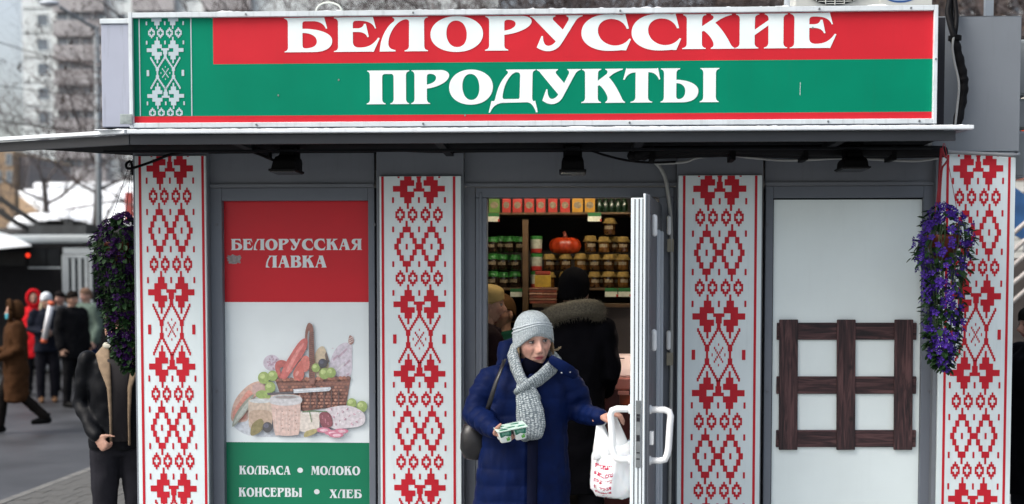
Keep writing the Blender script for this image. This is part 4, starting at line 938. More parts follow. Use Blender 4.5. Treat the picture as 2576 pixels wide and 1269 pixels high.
# ================================================================== SHOP INTERIOR
YI = 1.25
def IU(x): return 1163.5 + x * .28741
def IV(y): return 452.8 + y * .28741
def ip(x, y, d=0.0): return P(IU(x), IV(y), YI + d)
sk = pxm(YI) / .28741     # zoom px per metre
shelf = thing('shelf_unit', 'dark wooden shelf unit stocked with jars at the back of the shop', 'shelf', (ip(840, 600).x, YI + .2, FLOOR))
xl, xr_ = ip(150, 300).x, ip(1600, 300).x
def zsh(y): return ip(840, y).z
for yt, yb in ((284, 304), (944, 966), (1230, 1250)):
    q = MB(); q.box(xl, xr_, YI - .02, YI + .38, zsh(yb), zsh(yt)); q.build('shelf_board', WOODI, shelf, bevel=.003)
q = MB(); x = ip(553, 600).x; q.box(x - .019, x + .019, YI - .075, YI - .025, FLOOR, zsh(352)); q.build('upright', WOODI, shelf, bevel=.003)
for x in (xl, xr_ - .03):
    q = MB(); q.box(x, x + .03, YI, YI + .38, FLOOR, zsh(130)); q.build('side_panel', WOODI, shelf)
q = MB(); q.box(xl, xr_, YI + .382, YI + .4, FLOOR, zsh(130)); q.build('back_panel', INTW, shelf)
JC = [M('jar_contents_dark', (.030, .018, .010), .1, var=.8, scale=45, spec=.9), M('jar_contents_brown', (.085, .036, .012), .1, var=.8, scale=45, spec=.9), M('jar_contents_amber', (.16, .07, .018), .15, var=.5, scale=40, spec=.6)]
CAPG = M('jar_cap_green', (.03, .17, .03), .4, var=.2); CAPY = M('jar_cloth_ochre', (.22, .14, .03), .8, var=.35, scale=60); CAPW = M('jar_label_pale', (.22, .17, .10), .5, var=.4, scale=80)
def jar_mesh(kind):
    q = MB(); h = .105; r = .0385
    q.lathe([(r * .8, 0), (r, .006), (r, .075), (r * .82, .092), (r * .80, .098)], seg=14); return q
def make_jar(kind):
    t = thing('jar', '', 'jar'); b = jar_mesh(kind).build('glass_body', JC[{'g': 0, 'y': 1, 'a': 2}[kind]], t, smooth=True)
    q = MB()
    if kind == 'g': q.lathe([(.040, -.020), (.038, -.006), (.035, .001), (.035, .014), (.030, .016)], (0, 0, .094), 14); q.build('lid', CAPG, t)
    else:
        n = 20; q.lathe([(.050, -.022), (.043, -.010), (.037, .002), (.036, .014), (.020, .018)], (0, 0, .094), n, wav=[.09, .05, 0, 0, 0, 5]); q.build('cloth_cap', CAPY, t, smooth=True)
    q = MB(); rr = .0392; n = 5
    a = [-math.pi / 2 + (k - n / 2) * .30 for k in range(n + 1)]
    for k in range(n): q.quad((rr * math.cos(a[k]), rr * math.sin(a[k]), .036), (rr * math.cos(a[k + 1]), rr * math.sin(a[k + 1]), .036), (rr * math.cos(a[k + 1]), rr * math.sin(a[k + 1]), .058), (rr * math.cos(a[k]), rr * math.sin(a[k]), .058))
    q.build('label', CAPW, t); return t
protos = {}
nth = ['first', 'second', 'third', 'fourth', 'fifth', 'sixth']
def jar(kind, x, ybot, d, label, scale=1.0):
    if kind not in protos: o = protos[kind] = make_jar(kind)
    else: o = copy_tree(protos[kind])
    p = ip(x, ybot, d); o.location = (p.x, YI + d, p.z); o.rotation_euler.z = random.uniform(-.4, .4); scale = scale * random.uniform(.93, 1.0); o.scale = (scale, scale, scale * random.uniform(.96, 1.0))
    o['label'] = label; o['group'] = {'g': 'green lidded jars', 'y': 'jars with ochre cloth caps', 'a': 'jars with ochre cloth caps'}[kind]; return o
z_s = 944
rows = {'top': 2, 'middle': 1, 'bottom': 0}
jh = .112 * sk / 1.0
def stand(level): return z_s - level * (.114 * sk) - .5
gl = []
for lv, nm in ((0, 'bottom'), (1, 'middle'), (2, 'top')):
    for k, x in enumerate(((268, 355, 460), (262, 350, 465), (262, 410, 508))[lv]):
        jar('g', x, stand(lv), .05 + (.02 if k == 1 else 0), 'green lidded jar, %s from the left in the %s row left of the wooden upright' % (nth[k], nm), 1.0)
for lv, nm in ((0, 'bottom'), (1, 'middle'), (2, 'upper')):
    cols = ((757, 1155, 1280, 1405), (757, 900, 1030, 1155, 1280, 1405), (1118, 1238, 1405))[lv]
    for k, x in enumerate(cols): jar('y' if (k + lv) % 3 else 'a', x, stand(lv), .05, 'ochre cloth capped jar, %s from the left in the %s row right of the upright' % (nth[k], nm))
jar('y', 1285, stand(3), .05, 'ochre cloth capped jar standing alone on top of the right stack')
# supporting dark jars behind the pumpkin row so nothing hovers
for k, x in enumerate((900, 1030)): jar('y', x, stand(0), .05, 'ochre cloth capped jar hidden low behind the man in fur hood, %s one' % nth[k])
for lv, nm, xs_2 in ((0, 'bottom', (1218, 1342)), (1, 'middle', (830, 1092, 1218, 1342)), (2, 'upper', (1330,))):
    for k, x in enumerate(xs_2): jar('a' if k % 2 else 'y', x, stand(lv), .15, 'ochre capped jar set back in the %s gap of the %s row, right stack' % (nth[k], nm))
for lv, nm, xs_2 in ((0, 'bottom', (312, 408)), (1, 'middle', (306, 405)), (2, 'top', (336, 462))):
    for k, x in enumerate(xs_2): jar('g', x, stand(lv), .15, 'green lidded jar set back in the %s gap of the %s row, left stack' % (nth[k], nm))
# white tubs with green lids and red rims
def tub(x, lv, label):
    t = thing('tub', label, 'tub', (0, 0, 0), 'stacked white tubs'); h = .108
    q = MB(); q.lathe([(.036, 0), (.037, .026)], seg=16); q.build('base_band', M('tub_red', (.30, .02, .015), .4), t)
    q = MB(); q.lathe([(.037, .0262), (.0385, .085)], seg=16); q.build('tub_wall', M('tub_pale', (.40, .40, .32), .45, var=.3, scale=40), t)
    q = MB(); q.lathe([(.0395, .0855), (.0395, .106), (.03, .108)], seg=16); q.build('lid', CAPG, t)
    p = ip(x, stand(lv)); t.location = (p.x, YI + .04, p.z); return t
for lv, nm in ((0, 'lowest'), (1, 'middle'), (2, 'topmost')): tub(645, lv, '%s of the three stacked white tubs right of the wooden upright' % nm)
# pumpkin on the middle jars
pk = thing('pumpkin', 'glossy red orange pumpkin sitting on the jars in the middle of the shelf', 'pumpkin', ip(898, stand(2), .06))
q = MB(); c = ip(898, 575, .06); rx, rz = 143 / sk, 82 / sk; rings = []
for i in range(15):
    ph = -math.pi / 2 + math.pi * i / 14; ring = []
    for j in range(48):
        a = 2 * math.pi * j / 48; k = .86 + .14 * abs(math.cos(a * 5)) ** .6; cp = max(.06, math.cos(ph)) ** .75
        ring.append((c.x + rx * k * cp * math.cos(a), c.y + rx * .8 * k * cp * math.sin(a), c.z + rz * math.sin(ph) * (1 - .25 * (1 - cp) ** 2)))
    rings.append(ring)
q.rings(rings); q.build('rind', M('pumpkin_rind', (.36, .035, .008), .22, var=.35, scale=9, spec=.6), pk, smooth=True)
q = MB(); q.tube([c + Vector((0, 0, rz * .7)), c + Vector((0, 0, rz * 1.15)), c + Vector((-.01, 0, rz * 1.5))], [.022, .012, .009], 8); q.build('stalk', M('pumpkin_stalk', (.16, .03, .012), .6), pk, smooth=True)
# top row packs
def pack(x0, x1, col, label, y0=168, y1=262, top=None):
    t = thing('food_pack', label, 'food pack', (ip((x0 + x1) / 2, 283).x, YI + .06, zsh(283.5)), 'packs on the top shelf'); w = (x1 - x0) / sk; h = (283 - 150) / sk
    x = t.location.x; q = MB(); q.box(x - w / 2, x + w / 2, YI + .02, YI + .11, zsh(283.5), zsh(283.5) + h); q.build('carton', M('carton_%d_%d' % (int(col[0] * 99), int(col[1] * 99)), col, .4, var=.2, scale=30), t, bevel=.004)
    q = MB(); 
    c = ip((x0 + x1) / 2, 218); q.poly([(x + w * .36 * math.cos(a), YI + .0185, c.z + .022 * math.sin(a)) for a in np.linspace(0, 2 * math.pi, 14, False)]); q.build('label_print', CAPW, t)
pack(228, 325, (.10, .20, .03), 'yellow green pack at the left end of the top shelf')
for k, (a, b) in enumerate(((345, 420), (437, 520), (540, 625), (645, 725), (750, 830), (855, 940))): pack(a, b, (.42, .022, .014), 'red food pack, %s of the six red packs on the top shelf' % nth[k])
for k, (a, b) in enumerate(((960, 1055), (1070, 1160))): pack(a, b, (.46, .22, .01), '%s yellow food pack on the top shelf' % ('left', 'right')[k])
for k, x in enumerate((1200, 1255, 1310, 1365, 1420)):
    t = thing('bottle', '%s dark green bottle from the left at the right end of the top shelf' % nth[k], 'bottle', (ip(x, 283).x, YI + .06, zsh(283.5)), 'dark bottles on the top shelf'); z = zsh(283.5)
    q = MB(); q.lathe([(.020, 0), (.022, .004), (.022, .06), (.014, .078), (.013, .09)], (t.location.x, YI + .06, z), 12); q.build('glass', M('bottle_green', (.008, .022, .010), .2, spec=.6), t, smooth=True)
    q = MB(); q.lathe([(.014, .0905), (.014, .105)], (t.location.x, YI + .06, z), 10); q.build('cap', CAPW, t)
# price tags
def ptag(x0, x1, y0, y1, label, d=-.024):
    t = thing('price_tag', label, 'price tag', (ip((x0 + x1) / 2, y1).x, YI + d, zsh(y1)), 'green and white price tags'); a, b = ip(x0, y1).x, ip(x1, y1).x
    m = y0 + (y1 - y0) * .42
    q = MB(); q.box(a, b, YI + d - .002, YI + d, zsh(y1), zsh(m)); q.build('card', M('tag_white', (.62, .62, .50), .5, var=.15, scale=60), t)
    q = MB(); q.box(a, b, YI + d - .002, YI + d, zsh(m) + .0003, zsh(y0)); q.build('header', M('tag_green', (.015, .13, .03), .5), t)
    q = MB(); q.box(b - .008, b + .004, YI + d - .004, YI + d - .0022, zsh(y1), zsh(y1) + .016); q.build('clip', M('tag_red', (.4, .03, .02), .4), t)
for (a, b, y0, y1, lb) in ((218, 322, 288, 365, 'price tag under the yellow green pack at the left of the top shelf'), (1096, 1212, 288, 365, 'price tag under the yellow packs on the top shelf'), (205, 312, 952, 1022, 'price tag below the green lidded jars at the door jamb'), (420, 534, 950, 1022, 'price tag just left of the wooden upright on the jar shelf'), (594, 700, 950, 1022, 'price tag just right of the wooden upright under the tubs'), (1246, 1354, 945, 1022, 'left of two price tags under the right ochre capped jars'), (1362, 1470, 945, 1022, 'right of two price tags under the right ochre capped jars')):
    ptag(a, b, y0, y1, lb)
# stacked tins and a yellow box in front, lower pack shelf
YT = YI - .28
ctr = thing('shop_counter', 'low shop counter running across the shop in front of the shelves', 'counter', (0, YT + .05, FLOOR))
zc = Z(IV(1112), YT)
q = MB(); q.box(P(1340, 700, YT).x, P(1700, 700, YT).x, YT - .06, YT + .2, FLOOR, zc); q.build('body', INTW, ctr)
q = MB(); q.box(P(1340, 700, YT).x, P(1700, 700, YT).x, YT - .08, YT + .22, zc + .001, zc + .02); q.build('worktop', WOODI, ctr)
def P2(x, y, d): return P(IU(x), IV(y), d)
for k in range(3):
    t = thing('sausage_tray', '%s of the three stacked reddish trays on the counter' % ('bottom', 'middle', 'top')[k], 'tray', (P2(705, 1000, YT).x, YT + .04, zc + .02 + k * .034), 'stacked reddish trays'); x = t.location.x; z = t.location.z + .0005
    q = MB(); q.box(x - .085, x + .085, YT - .02, YT + .12, z, z + .022); q.build('tray', M('tray_red', (.20, .045, .02), .35, var=.4, scale=25), t, bevel=.006)
    q = MB(); q.box(x - .088, x + .088, YT - .023, YT + .123, z + .0225, z + .032); q.build('film_lid', M('tray_pale', (.34, .19, .12), .25, var=.3, scale=30), t, bevel=.004)
t = thing('yellow_box', 'yellow box with a red top standing on the stacked trays', 'box', (P2(702, 990, YT).x, YT + .03, zc + .124)); x = t.location.x; z = t.location.z
q = MB(); q.box(x - .05, x + .05, YT, YT + .08, z, z + .075); q.build('carton', M('box_yellow', (.42, .26, .02), .4, var=.3, scale=30), t, bevel=.004)
q = MB(); q.box(x - .048, x + .048, YT + .002, YT + .078, z + .0755, z + .10); q.build('lid', M('box_red', (.25, .03, .012), .3, var=.3), t, bevel=.006)
# lit chiller and scale at the right
YC = .75
def cpt(x, y, d=YC): return P(1383.6 + x * .24775, 754.7 + y * .24775, d)   # crop [2200..2560, 1200..1700]
t = thing('weighing_scale', 'white shop scale with a dark display at the right inside the doorway', 'scale', cpt(690, 790))
a, b = cpt(560, 785), cpt(860, 560); q = MB(); rr = []
for z, k, dy in ((a.z, 1, .0), (a.z + .10 * (b.z - a.z), 1.0, 0), (a.z + .35 * (b.z - a.z), .97, .02), (a.z + .9 * (b.z - a.z), .9, .10), (b.z, .86, .13)):
    cx_, w = (a.x + b.x) / 2, (b.x - a.x) / 2 * k; rr.append([(cx_ - w, YC + dy, z), (cx_ + w, YC + dy, z), (cx_ + w, YC + .22, z), (cx_ - w, YC + .22, z)])
q.rings(rr); q.build('housing', M('scale_pinkish_white', (.74, .60, .56), .35, var=.05), t, bevel=.008)
q = MB(); p0, p1 = cpt(600, 605, YC + .098), cpt(755, 585, YC + .103); q.box(p0.x, p1.x, YC + .085, YC + .10, p0.z, p1.z); q.build('display', M('display_dark', (.06, .04, .035), .2), t)
t = thing('chiller', 'pinkish chiller cabinet below the scale at the right inside the doorway', 'chiller', (cpt(750, 900).x, YC, FLOOR))
a, b = cpt(560, 910), cpt(1150, 788); q = MB(); q.box(a.x, b.x, YC - .03, YC + .4, a.z, b.z - .001); q.build('upper_panel', M('chiller_pink', (.42, .17, .14), .4, var=.08), t, bevel=.01)
q = MB(); q.box(a.x, b.x, YC - .0, YC + .4, FLOOR, a.z - .001); q.build('body', M('chiller_dark_red', (.12, .014, .012), .4, var=.2), t)
q = MB(); a, b = cpt(690, 960, YC - .04), cpt(800, 925, YC - .04); q.box(a.x, b.x, YC - .06, YC - .031, a.z, b.z); q.build('price_card', M('card_pink', (.6, .25, .2), .4), t)
q = MB(); a, b = cpt(705, 1060, YC - .02), cpt(900, 965, YC - .02); q.box(a.x, b.x, YC - .03, YC - .0005, a.z, b.z); q.build('front_label', M('card_orange', (.36, .06, .015), .4, var=.4, scale=20), t)
YG = 1.0
cols = [((.20, .13, .03), 370, 425), ((.38, .07, .02), 430, 468), ((.13, .08, .20), 470, 520), ((.36, .25, .02), 530, 562)]
for k, (c, y0, y1) in enumerate(cols):
    t = thing('sweet_box', '%s box in the stack behind the scale' % ('olive topmost', 'orange', 'violet', 'yellow lowest')[k], 'box', (cpt(720, y1, YG).x, YG + .08, cpt(720, y1, YG).z), 'boxes stacked behind the scale'); a, b = cpt(570, y1 + (8 if k < 3 else 0), YG), cpt(880, y0, YG)
    q = MB(); q.box(a.x, b.x, YG + .01 * k, YG + .16, a.z + .001, b.z); q.build('carton', M('sweet_%d' % k, c, .4, var=.4, scale=25), t, bevel=.004)
    q = MB(); q.box(a.x + .05, a.x + .12, YG + .01 * k - .002, YG + .01 * k - .0004, a.z + .004, b.z - .004); q.build('front_print', CAPW, t)
q = MB(); a, b = cpt(560, 570, YG), cpt(1150, 565, YG); q.box(a.x, b.x, YG - .05, YG + .3, FLOOR, cpt(720, 562, YG).z); tag(q.build('display_stand', INTW, bevel=.004), 'dark stand under the stacked boxes behind the scale', 'stand')
for k, x in enumerate((690, 770, 850)):
    p = cpt(x, 300, YI - .05); t = thing('price_tag', 'price card on the lower right shelf, %s from the man in the fur hood' % nth[k], 'price tag', (p.x, YI - .05, p.z), 'green and white price tags')
    q = MB(); q.box(p.x - .035, p.x + .035, YI - .052, YI - .05, p.z + .0, p.z + .05); q.build('card', M('tag_white', (.62, .62, .50), .5), t); q = MB(); q.box(p.x - .035, p.x + .035, YI - .052, YI - .05, p.z + .0503, p.z + .085); q.build('header', M('tag_green', (.015, .13, .03), .5), t)
# ceiling strip lamp that lights the goods
lt = thing('ceiling_lamp', 'fluorescent strip lamp on the shop ceiling above the shelf front', 'lamp', (.05, .62, 2.72))
q = MB(); q.box(-.65, .75, .57, .67, 2.685, 2.718); q.build('lamp_body', GREYL, lt)
q = MB(); q.tube([(-.6, .62, 2.665), (.7, .62, 2.665)], .014, 10); q.build('tube', M('lamp_tube', (1, .86, .66), .5, var=0, emit=40), lt)
lt = thing('counter_lamp', 'short strip lamp beside the weighing scale lighting the counter from behind the door', 'lamp', (P(1650, 850, .62).x, .62, P(1650, 850, .62).z))
p = P(1650, 850, .62); q = MB(); q.tube([p + Vector((-.05, 0, 0)), p + Vector((.35, 0, 0))], .014, 10); q.build('tube', M('counter_tube', (1, .80, .72), .5, var=0, emit=26), lt)
q = MB(); q.box(p.x - .06, p.x + .36, .59, .65, p.z + .018, p.z + .03); q.box(p.x + .33, p.x + .36, .60, .64, FLOOR + .9, p.z + .018); q.build('lamp_holder', GREYL, lt)
# ================================================================== PEOPLE
SKIN = M('skin', (1, 1, 1), .58, var=.16, scale=55, spec=.35, vcol=True)
def gs(x, z, cx, cz, sx, sz): return np.exp(-((x - cx) / sx) ** 2 / 2 - ((z - cz) / sz) ** 2 / 2)
def head(seg=96, rng=84, skin=(.47, .27, .205), lips=(.40, .085, .095), brow=(.20, .13, .085), iris=(.03, .035, .04), age=0.0):
    """face looks along -Y, origin between the eyes; returns verts, faces, colours"""
    V, C, F = [], [], []
    us = np.linspace(0, 2 * math.pi, seg, False); th = us - .5 * np.sin(us); ph = np.linspace(-math.pi / 2, math.pi / 2, rng)
    T, Pp = np.meshgrid(th, ph); dx, dy, dz = np.cos(Pp) * np.sin(T), -np.cos(Pp) * np.cos(T), np.sin(Pp)
    sg = lambda v, p: np.sign(v) * np.abs(v) ** p
    x, y, z = .073 * sg(dx, .92), .094 * dy, .118 * dz
    t = np.clip(-z / .118, 0, 1); x *= 1 - .30 * t ** 1.8; y = np.where(y > 0, y * (1 - .45 * t ** 1.2), y * (1 - .07 * t ** 2)) + .010
    fw = np.clip((-dy - .05) / .5, 0, 1)
    d = np.zeros_like(x); ax = np.abs(x)
    d += .0085 * gs(x, z, 0, -.004, .009, .020) + .020 * gs(x, z, 0, -.034, .0095, .011) + .010 * gs(x, z, 0, -.020, .008, .013) + .007 * gs(ax, z, .011, -.038, .005, .006)
    d -= .013 * gs(ax, z, .030, .001, .015, .011); d += .005 * gs(ax, z, .030, .021, .018, .006); d += .003 * gs(x, z, 0, .055, .05, .03)
    d += .006 * gs(ax, z, .041, -.024, .016, .015); d -= .0045 * gs(ax, z, .044, -.058, .014, .018)
    d += .0055 * gs(x, z, 0, -.0585, .019, .0042) + .0065 * gs(x, z, 0, -.0695, .015, .0050) - .0050 * gs(x, z, 0, -.0640, .021, .0019) - .002 * gs(x, z, 0, -.050, .004, .006)
    d -= .004 * gs(x, z, 0, -.080, .018, .005); d += .010 * gs(x, z, 0, -.098, .018, .012); d += .004 * gs(x, z, 0, -.062, .028, .018)
    d += .0025 * age * gs(ax, z, .030, -.012, .010, .004); d -= .0035 * age * gs(ax, z, .050, -.052, .010, .016); d -= (.0022 + .002 * age) * gs(ax - .020 + (z + .045) * .35, z, .0095, -.047, .003, .014)
    y = y - d * fw
    x += np.sign(x) * .004 * gs(ax, z, .055, -.012, .012, .02) * fw
    col = np.tile(np.array(skin), x.shape + (1,)).astype(float)
    def mixc(w, c):
        nonlocal col
        w = np.clip(w, 0, 1)[..., None]; col = col * (1 - w) + np.array(c) * w
    sk = np.array(skin)
    mixc(.45 * gs(ax, z, .042, -.030, .016, .014) * fw, sk * np.array([1.05, .72, .72])); mixc(.4 * gs(x, z, 0, -.034, .010, .010) * fw, sk * np.array([1.02, .74, .74]))
    mixc((.45 + .3 * age) * gs(ax, z, .031, -.004, .016, .010) * fw, sk * np.array([.62, .52, .55]))
    mixc(1.1 * np.exp(-((z - .0215 + .22 * np.abs(ax - .030)) / .0036) ** 2) * np.exp(-((ax - .031) / .015) ** 4) * fw * .8, brow)
    lw = np.exp(-((x / .0235) ** 4)) * np.exp(-(((z + .0640) / (.0088 * np.clip(1.05 - (ax / .026) ** 2, .15, 1))) ** 4)) * fw
    mixc(lw, lips); mixc(.9 * np.exp(-((z + .0640) / .0016) ** 2) * np.exp(-((x / .022) ** 4)) * fw, (.06, .014, .016))
    mixc(.8 * gs(ax, z, .0065, -.0445, .0035, .0028) * fw, sk * .25)
    mixc((.4 + .35 * age) * gs(ax - .020 + (z + .045) * .35, z, .0095, -.047, .0026, .015) * fw, sk * .55); mixc(.5 * age * gs(ax - .024 + (z + .08) * .1, z, .0, -.080, .0025, .009) * fw, sk * .55); mixc(.5 * age * gs(ax, z, .030, -.0165, .012, .0016) * fw, sk * .6)
    z = np.where(z < 0, z * (1 + .13 * age), z)
    V = np.stack([x, y, z], -1).reshape(-1, 3); C = col.reshape(-1, 3)
    for i in range(rng - 1):
        for j in range(seg): F.append((i * seg + j, i * seg + (j + 1) % seg, (i + 1) * seg + (j + 1) % seg, (i + 1) * seg + j))
    V, C = V.tolist(), C.tolist()
    def ell(c, r, colr, s=14, k=10, squash=None):
        n = len(V)
        for i in range(k + 1):
            a = -math.pi / 2 + math.pi * i / k
            for j in range(s):
                b = 2 * math.pi * j / s; V.append([c[0] + r[0] * math.cos(a) * math.cos(b), c[1] + r[1] * math.cos(a) * math.sin(b), c[2] + r[2] * math.sin(a)]); C.append(list(colr))
        for i in range(k):
            for j in range(s): F.append((n + i * s + j, n + i * s + (j + 1) % s, n + (i + 1) * s + (j + 1) % s, n + (i + 1) * s + j))
    for sx in (-1, 1):
        ell((sx * .0300, -.0675, .0005), (.0125, .0115, .0062), (.34, .31, .30))                     # eyeball showing through the lids
        ell((sx * .0300 + .002, -.0775, .0004), (.0046, .0024, .0046), iris)
        ell((sx * .0300, -.0715, .0066), (.0142, .0085, .0026), (.045, .028, .026))                      # lash line
        ell((sx * .0300, -.0690, .0098), (.0148, .0095, .0042), tuple(sk * .72)); ell((sx * .0300, -.0690, -.0088), (.0135, .0092, .0032), tuple(sk * .74))
        n = len(V); ell((sx * .0745, .012, -.012), (.010, .018, .031), tuple(sk * .92))             # ear
    return np.array(V), F, np.array(C)
_heads = {}
def add_head(mb, c, R, s=1.0, key='std', **kw):
    if key not in _heads: _heads[key] = head(**kw)
    V, F, C = _heads[key]; M3 = np.array(R)
    mb.add((V * s) @ M3.T + np.array(c), F, 0, C)
def hand(mb, wrist, f, n, side, curl=.6, s=1.0, spread=.10, thumb=(.55, .75, .15), elbow=None):
    """five fingered hand: f finger direction, n direction the palm faces, side vector towards the thumb"""
    f = Vector(f).normalized(); n = Vector(n); n = (n - f * n.dot(f)).normalized(); sd = f.cross(n)
    if sd.dot(Vector(side)) < 0: sd = -sd
    w = Vector(wrist)
    mb.tube([w - f * .03 * s, w + f * .015 * s, w + f * .05 * s, w + f * .085 * s], [.026 * s, .030 * s, .040 * s, .040 * s], 12, r2=[.022 * s, .018 * s, .015 * s, .012 * s], up=sd, round_ends=True)
    for off, ln, c in ((.030, .074, curl * .85), (.010, .083, curl), (-.011, .077, curl * 1.08), (-.030, .060, curl * 1.15)):
        p = w + f * (.082 - abs(off - .008) * .25) * s + sd * off * s; a = 0; pts = [p - f * .02 * s, p]
        for k, fr in enumerate((.45, .32, .23)):
            a += c * (.8, 1.1, .8)[k]
            d = (f * math.cos(a) + n * math.sin(a) + sd * off * spread * 8).normalized(); p = p + d * ln * fr * s; pts.append(p)
        mb.tube(pts, [.0095 * s, .0095 * s, .0088 * s, .008 * s, .0066 * s], 8, round_ends=True)
    p = w + f * .018 * s + sd * .024 * s; pts = [p]
    d = (f * thumb[0] + sd * thumb[1] + n * thumb[2]).normalized(); p = p + d * .042 * s; pts.append(p)
    d = (d + f * .45 + n * .25).normalized(); p = p + d * .030 * s; pts.append(p); d = (d + f * .2 + n * .25).normalized(); p = p + d * .022 * s; pts.append(p)
    mb.tube(pts, [.016 * s, .0125 * s, .0105 * s, .0085 * s], 8, round_ends=True)
def rings_z(mb, lst, seg=24):
    """(z, cx, cy, rx, ry[, power])"""
    R = []
    for l in lst:
        z, cx, cy, rx, ry = l[:5]; R.append([(cx + rx * math.copysign(abs(math.cos(a)) ** .85, math.cos(a)), cy + ry * math.copysign(abs(math.sin(a)) ** .85, math.sin(a)), z) for a in np.linspace(0, 2 * math.pi, seg, False)])
    mb.rings(R)
def fold_noise(co, no, amp, sc, seed=0.0, stretch=(1, 1, 1)):
    out = co.copy()
    for i in range(len(co)):
        p = Vector((co[i, 0] * sc * stretch[0] + seed, co[i, 1] * sc * stretch[1], co[i, 2] * sc * stretch[2]))
        out[i] = co[i] + no[i] * amp * (noise.noise(p) + .5 * noise.noise(p * 2.1))
    return out
def cloth_mesh(mb, voxel, smooth=4, amp=.008, sc=7, seed=0.0, stretch=(1, 1, 1), fn=None):
    co, fa, no = solid(mb, voxel, smooth)
    co = fold_noise(co, no, amp, sc, seed, stretch)
    if fn is not None: co = fn(co, no)
    q = MB(); q.add(co, fa); return q
def child(mb, name, mat, parent, smooth=True):
    o = mb.build(name, mat, None, smooth=smooth); o.parent = parent; return o
def person(label, loc, heading, H=1.72, coat=(.02, .02, .02), trousers=(.02, .02, .025), shoes=(.01, .01, .01), hem=.80, hat=None, hair=None, hood=None, skin=(.40, .23, .17),
           arms=None, legs=None, head_yaw=0, head_pitch=0, voxel=.016, group=None, lod=(48, 44), coat_r=1.0, mask=None, coat_rough=.75, collar=None, hand_kw=None, coat_spec=.05, sl=1.0):
    k = H / 1.72
    J = dict(hipL=(-.09, 0, .90), hipR=(.09, 0, .90), kneeL=(-.10, -.015, .49), kneeR=(.10, -.015, .49), ankL=(-.10, .02, .08), ankR=(.10, .02, .08),
             shL=(-.185, .0, 1.40), shR=(.185, .0, 1.40), elL=(-.245, .02, 1.12), elR=(.245, .02, 1.12), wrL=(-.25, -.06, .88), wrR=(.25, -.06, .88))
    J.update(arms or {}); J.update(legs or {}); J = {a: Vector(b) * k for a, b in J.items()}
    nm = 'person'
    b = MB()
    rings_z(b, [(z * k, 0, y, rx * k, ry * k) for z, y, rx, ry in ((.86, 0, .10, .07), (.92, 0, .15, .10), (1.10, 0, .125, .09), (1.28, 0, .15, .10), (1.40, 0, .16, .085), (1.455, 0, .07, .06))], 16)
    b.tube([(0, .01, 1.40 * k), (0, .0, 1.50 * k), (0, -.005, 1.58 * k)], [.06 * k, .054 * k, .056 * k], 14, round_ends=True)
    for s in 'LR':
        b.tube([J['hip' + s], J['knee' + s], J['ank' + s]], [.082 * k, .055 * k, .04 * k], 12, round_ends=True)
        a = J['ank' + s]; b.tube([a + Vector((0, .02, -.035)) * k, a + Vector((0, -.07, -.045)) * k, a + Vector((0, -.13, -.05)) * k], [.04 * k, .042 * k, .03 * k], 10, round_ends=True)
        b.tube([J['sh' + s], J['el' + s], J['wr' + s]], [.05 * k, .04 * k, .028 * k], 10, round_ends=True)
        f = (J['wr' + s] - J['el' + s]).normalized(); sx = -1 if s == 'L' else 1
        kw = dict(f=f, n=Vector((-sx, .2, 0)), side=(0, -1, 0), curl=.75); kw.update((hand_kw or {}).get(s, {}))
        hand(b, J['wr' + s], s=k, **kw)
    co, fa, no = solid(b, min(voxel, .010) if voxel < .014 else .012, 2)
    q = MB(); q.add(co, fa, 0, tuple(skin))
    hc = Vector((0, -.02, 1.605)) * k; R = Euler((rad(head_pitch), 0, rad(head_yaw))).to_matrix()
    add_head(q, hc, R, k, key='%s%s' % (lod, skin), seg=lod[0], rng=lod[1], skin=skin)
    body = q.build(nm, SKIN, None, smooth=True); body.location = loc; body.rotation_euler.z = rad(heading); tag(body, label, 'person', group)
    cm = lambda n_, c, r=coat_rough, **kw: M('%s_%d_%d_%d' % (n_, int(c[0] * 999), int(c[1] * 999), int(c[2] * 999)), c, r, var=.25, scale=9, bump=.3, bscale=70, spec=coat_spec, **kw)
    # trousers and shoes
    t = MB()
    for s in 'LR': t.tube([J['hip' + s], J['knee' + s], J['ank' + s] + Vector((0, 0, .01))], [.105 * k, .078 * k, .062 * k], 14, round_ends=True)
    rings_z(t, [(.80 * k, 0, 0, .15 * k, .11 * k), (.9 * k, 0, 0, .175 * k, .12 * k), (1.0 * k, 0, 0, .16 * k, .11 * k)], 16)
    child(cloth_mesh(t, voxel, 3, .008, 9, loc[0]), 'trousers', cm('trousers', trousers), body)
    for s in 'LR':
        a = J['ank' + s]; t = MB(); t.tube([a + Vector((0, .035, -.035)) * k, a + Vector((0, -.06, -.035)) * k, a + Vector((0, -.15, -.05)) * k], [.045 * k, .050 * k, .034 * k], 12, round_ends=True); t.tube([a + Vector((0, .01, .06)) * k, a + Vector((0, .01, -.03)) * k], [.052 * k, .05 * k], 12)
        child(t, 'shoe', cm('shoe', shoes, .4), body)
    # coat
    t = MB(); g = coat_r; hz = hem
    L = [(hz, 0, .20 * g, .145 * g)]
    if hz < .75: L.append((hz + .2, 0, .195 * g, .145 * g))
    L += [(.98, 0, .19 * g, .14 * g), (1.15, 0, .185 * g, .135 * g), (1.30, 0, .20 * g, .135 * g), (1.39, .0, .195 * g, .115 * g), (1.44, .005, .13, .09), (1.49, .01, .085, .078)]
    rings_z(t, [(z * k, 0, y, rx * k, ry * k) for z, y, rx, ry in L], 24)
    for s in 'LR': t.tube([J['sh' + s], J['el' + s], J['wr' + s] + (J['el' + s] - J['wr' + s]) * .05], [.085 * k * g * sl, .068 * k * g * sl, .055 * k * g * sl], 14, round_ends=True)
    child(cloth_mesh(t, voxel, 4, .017, 8, loc[0] * 3), 'coat', cm('coat', coat), body)
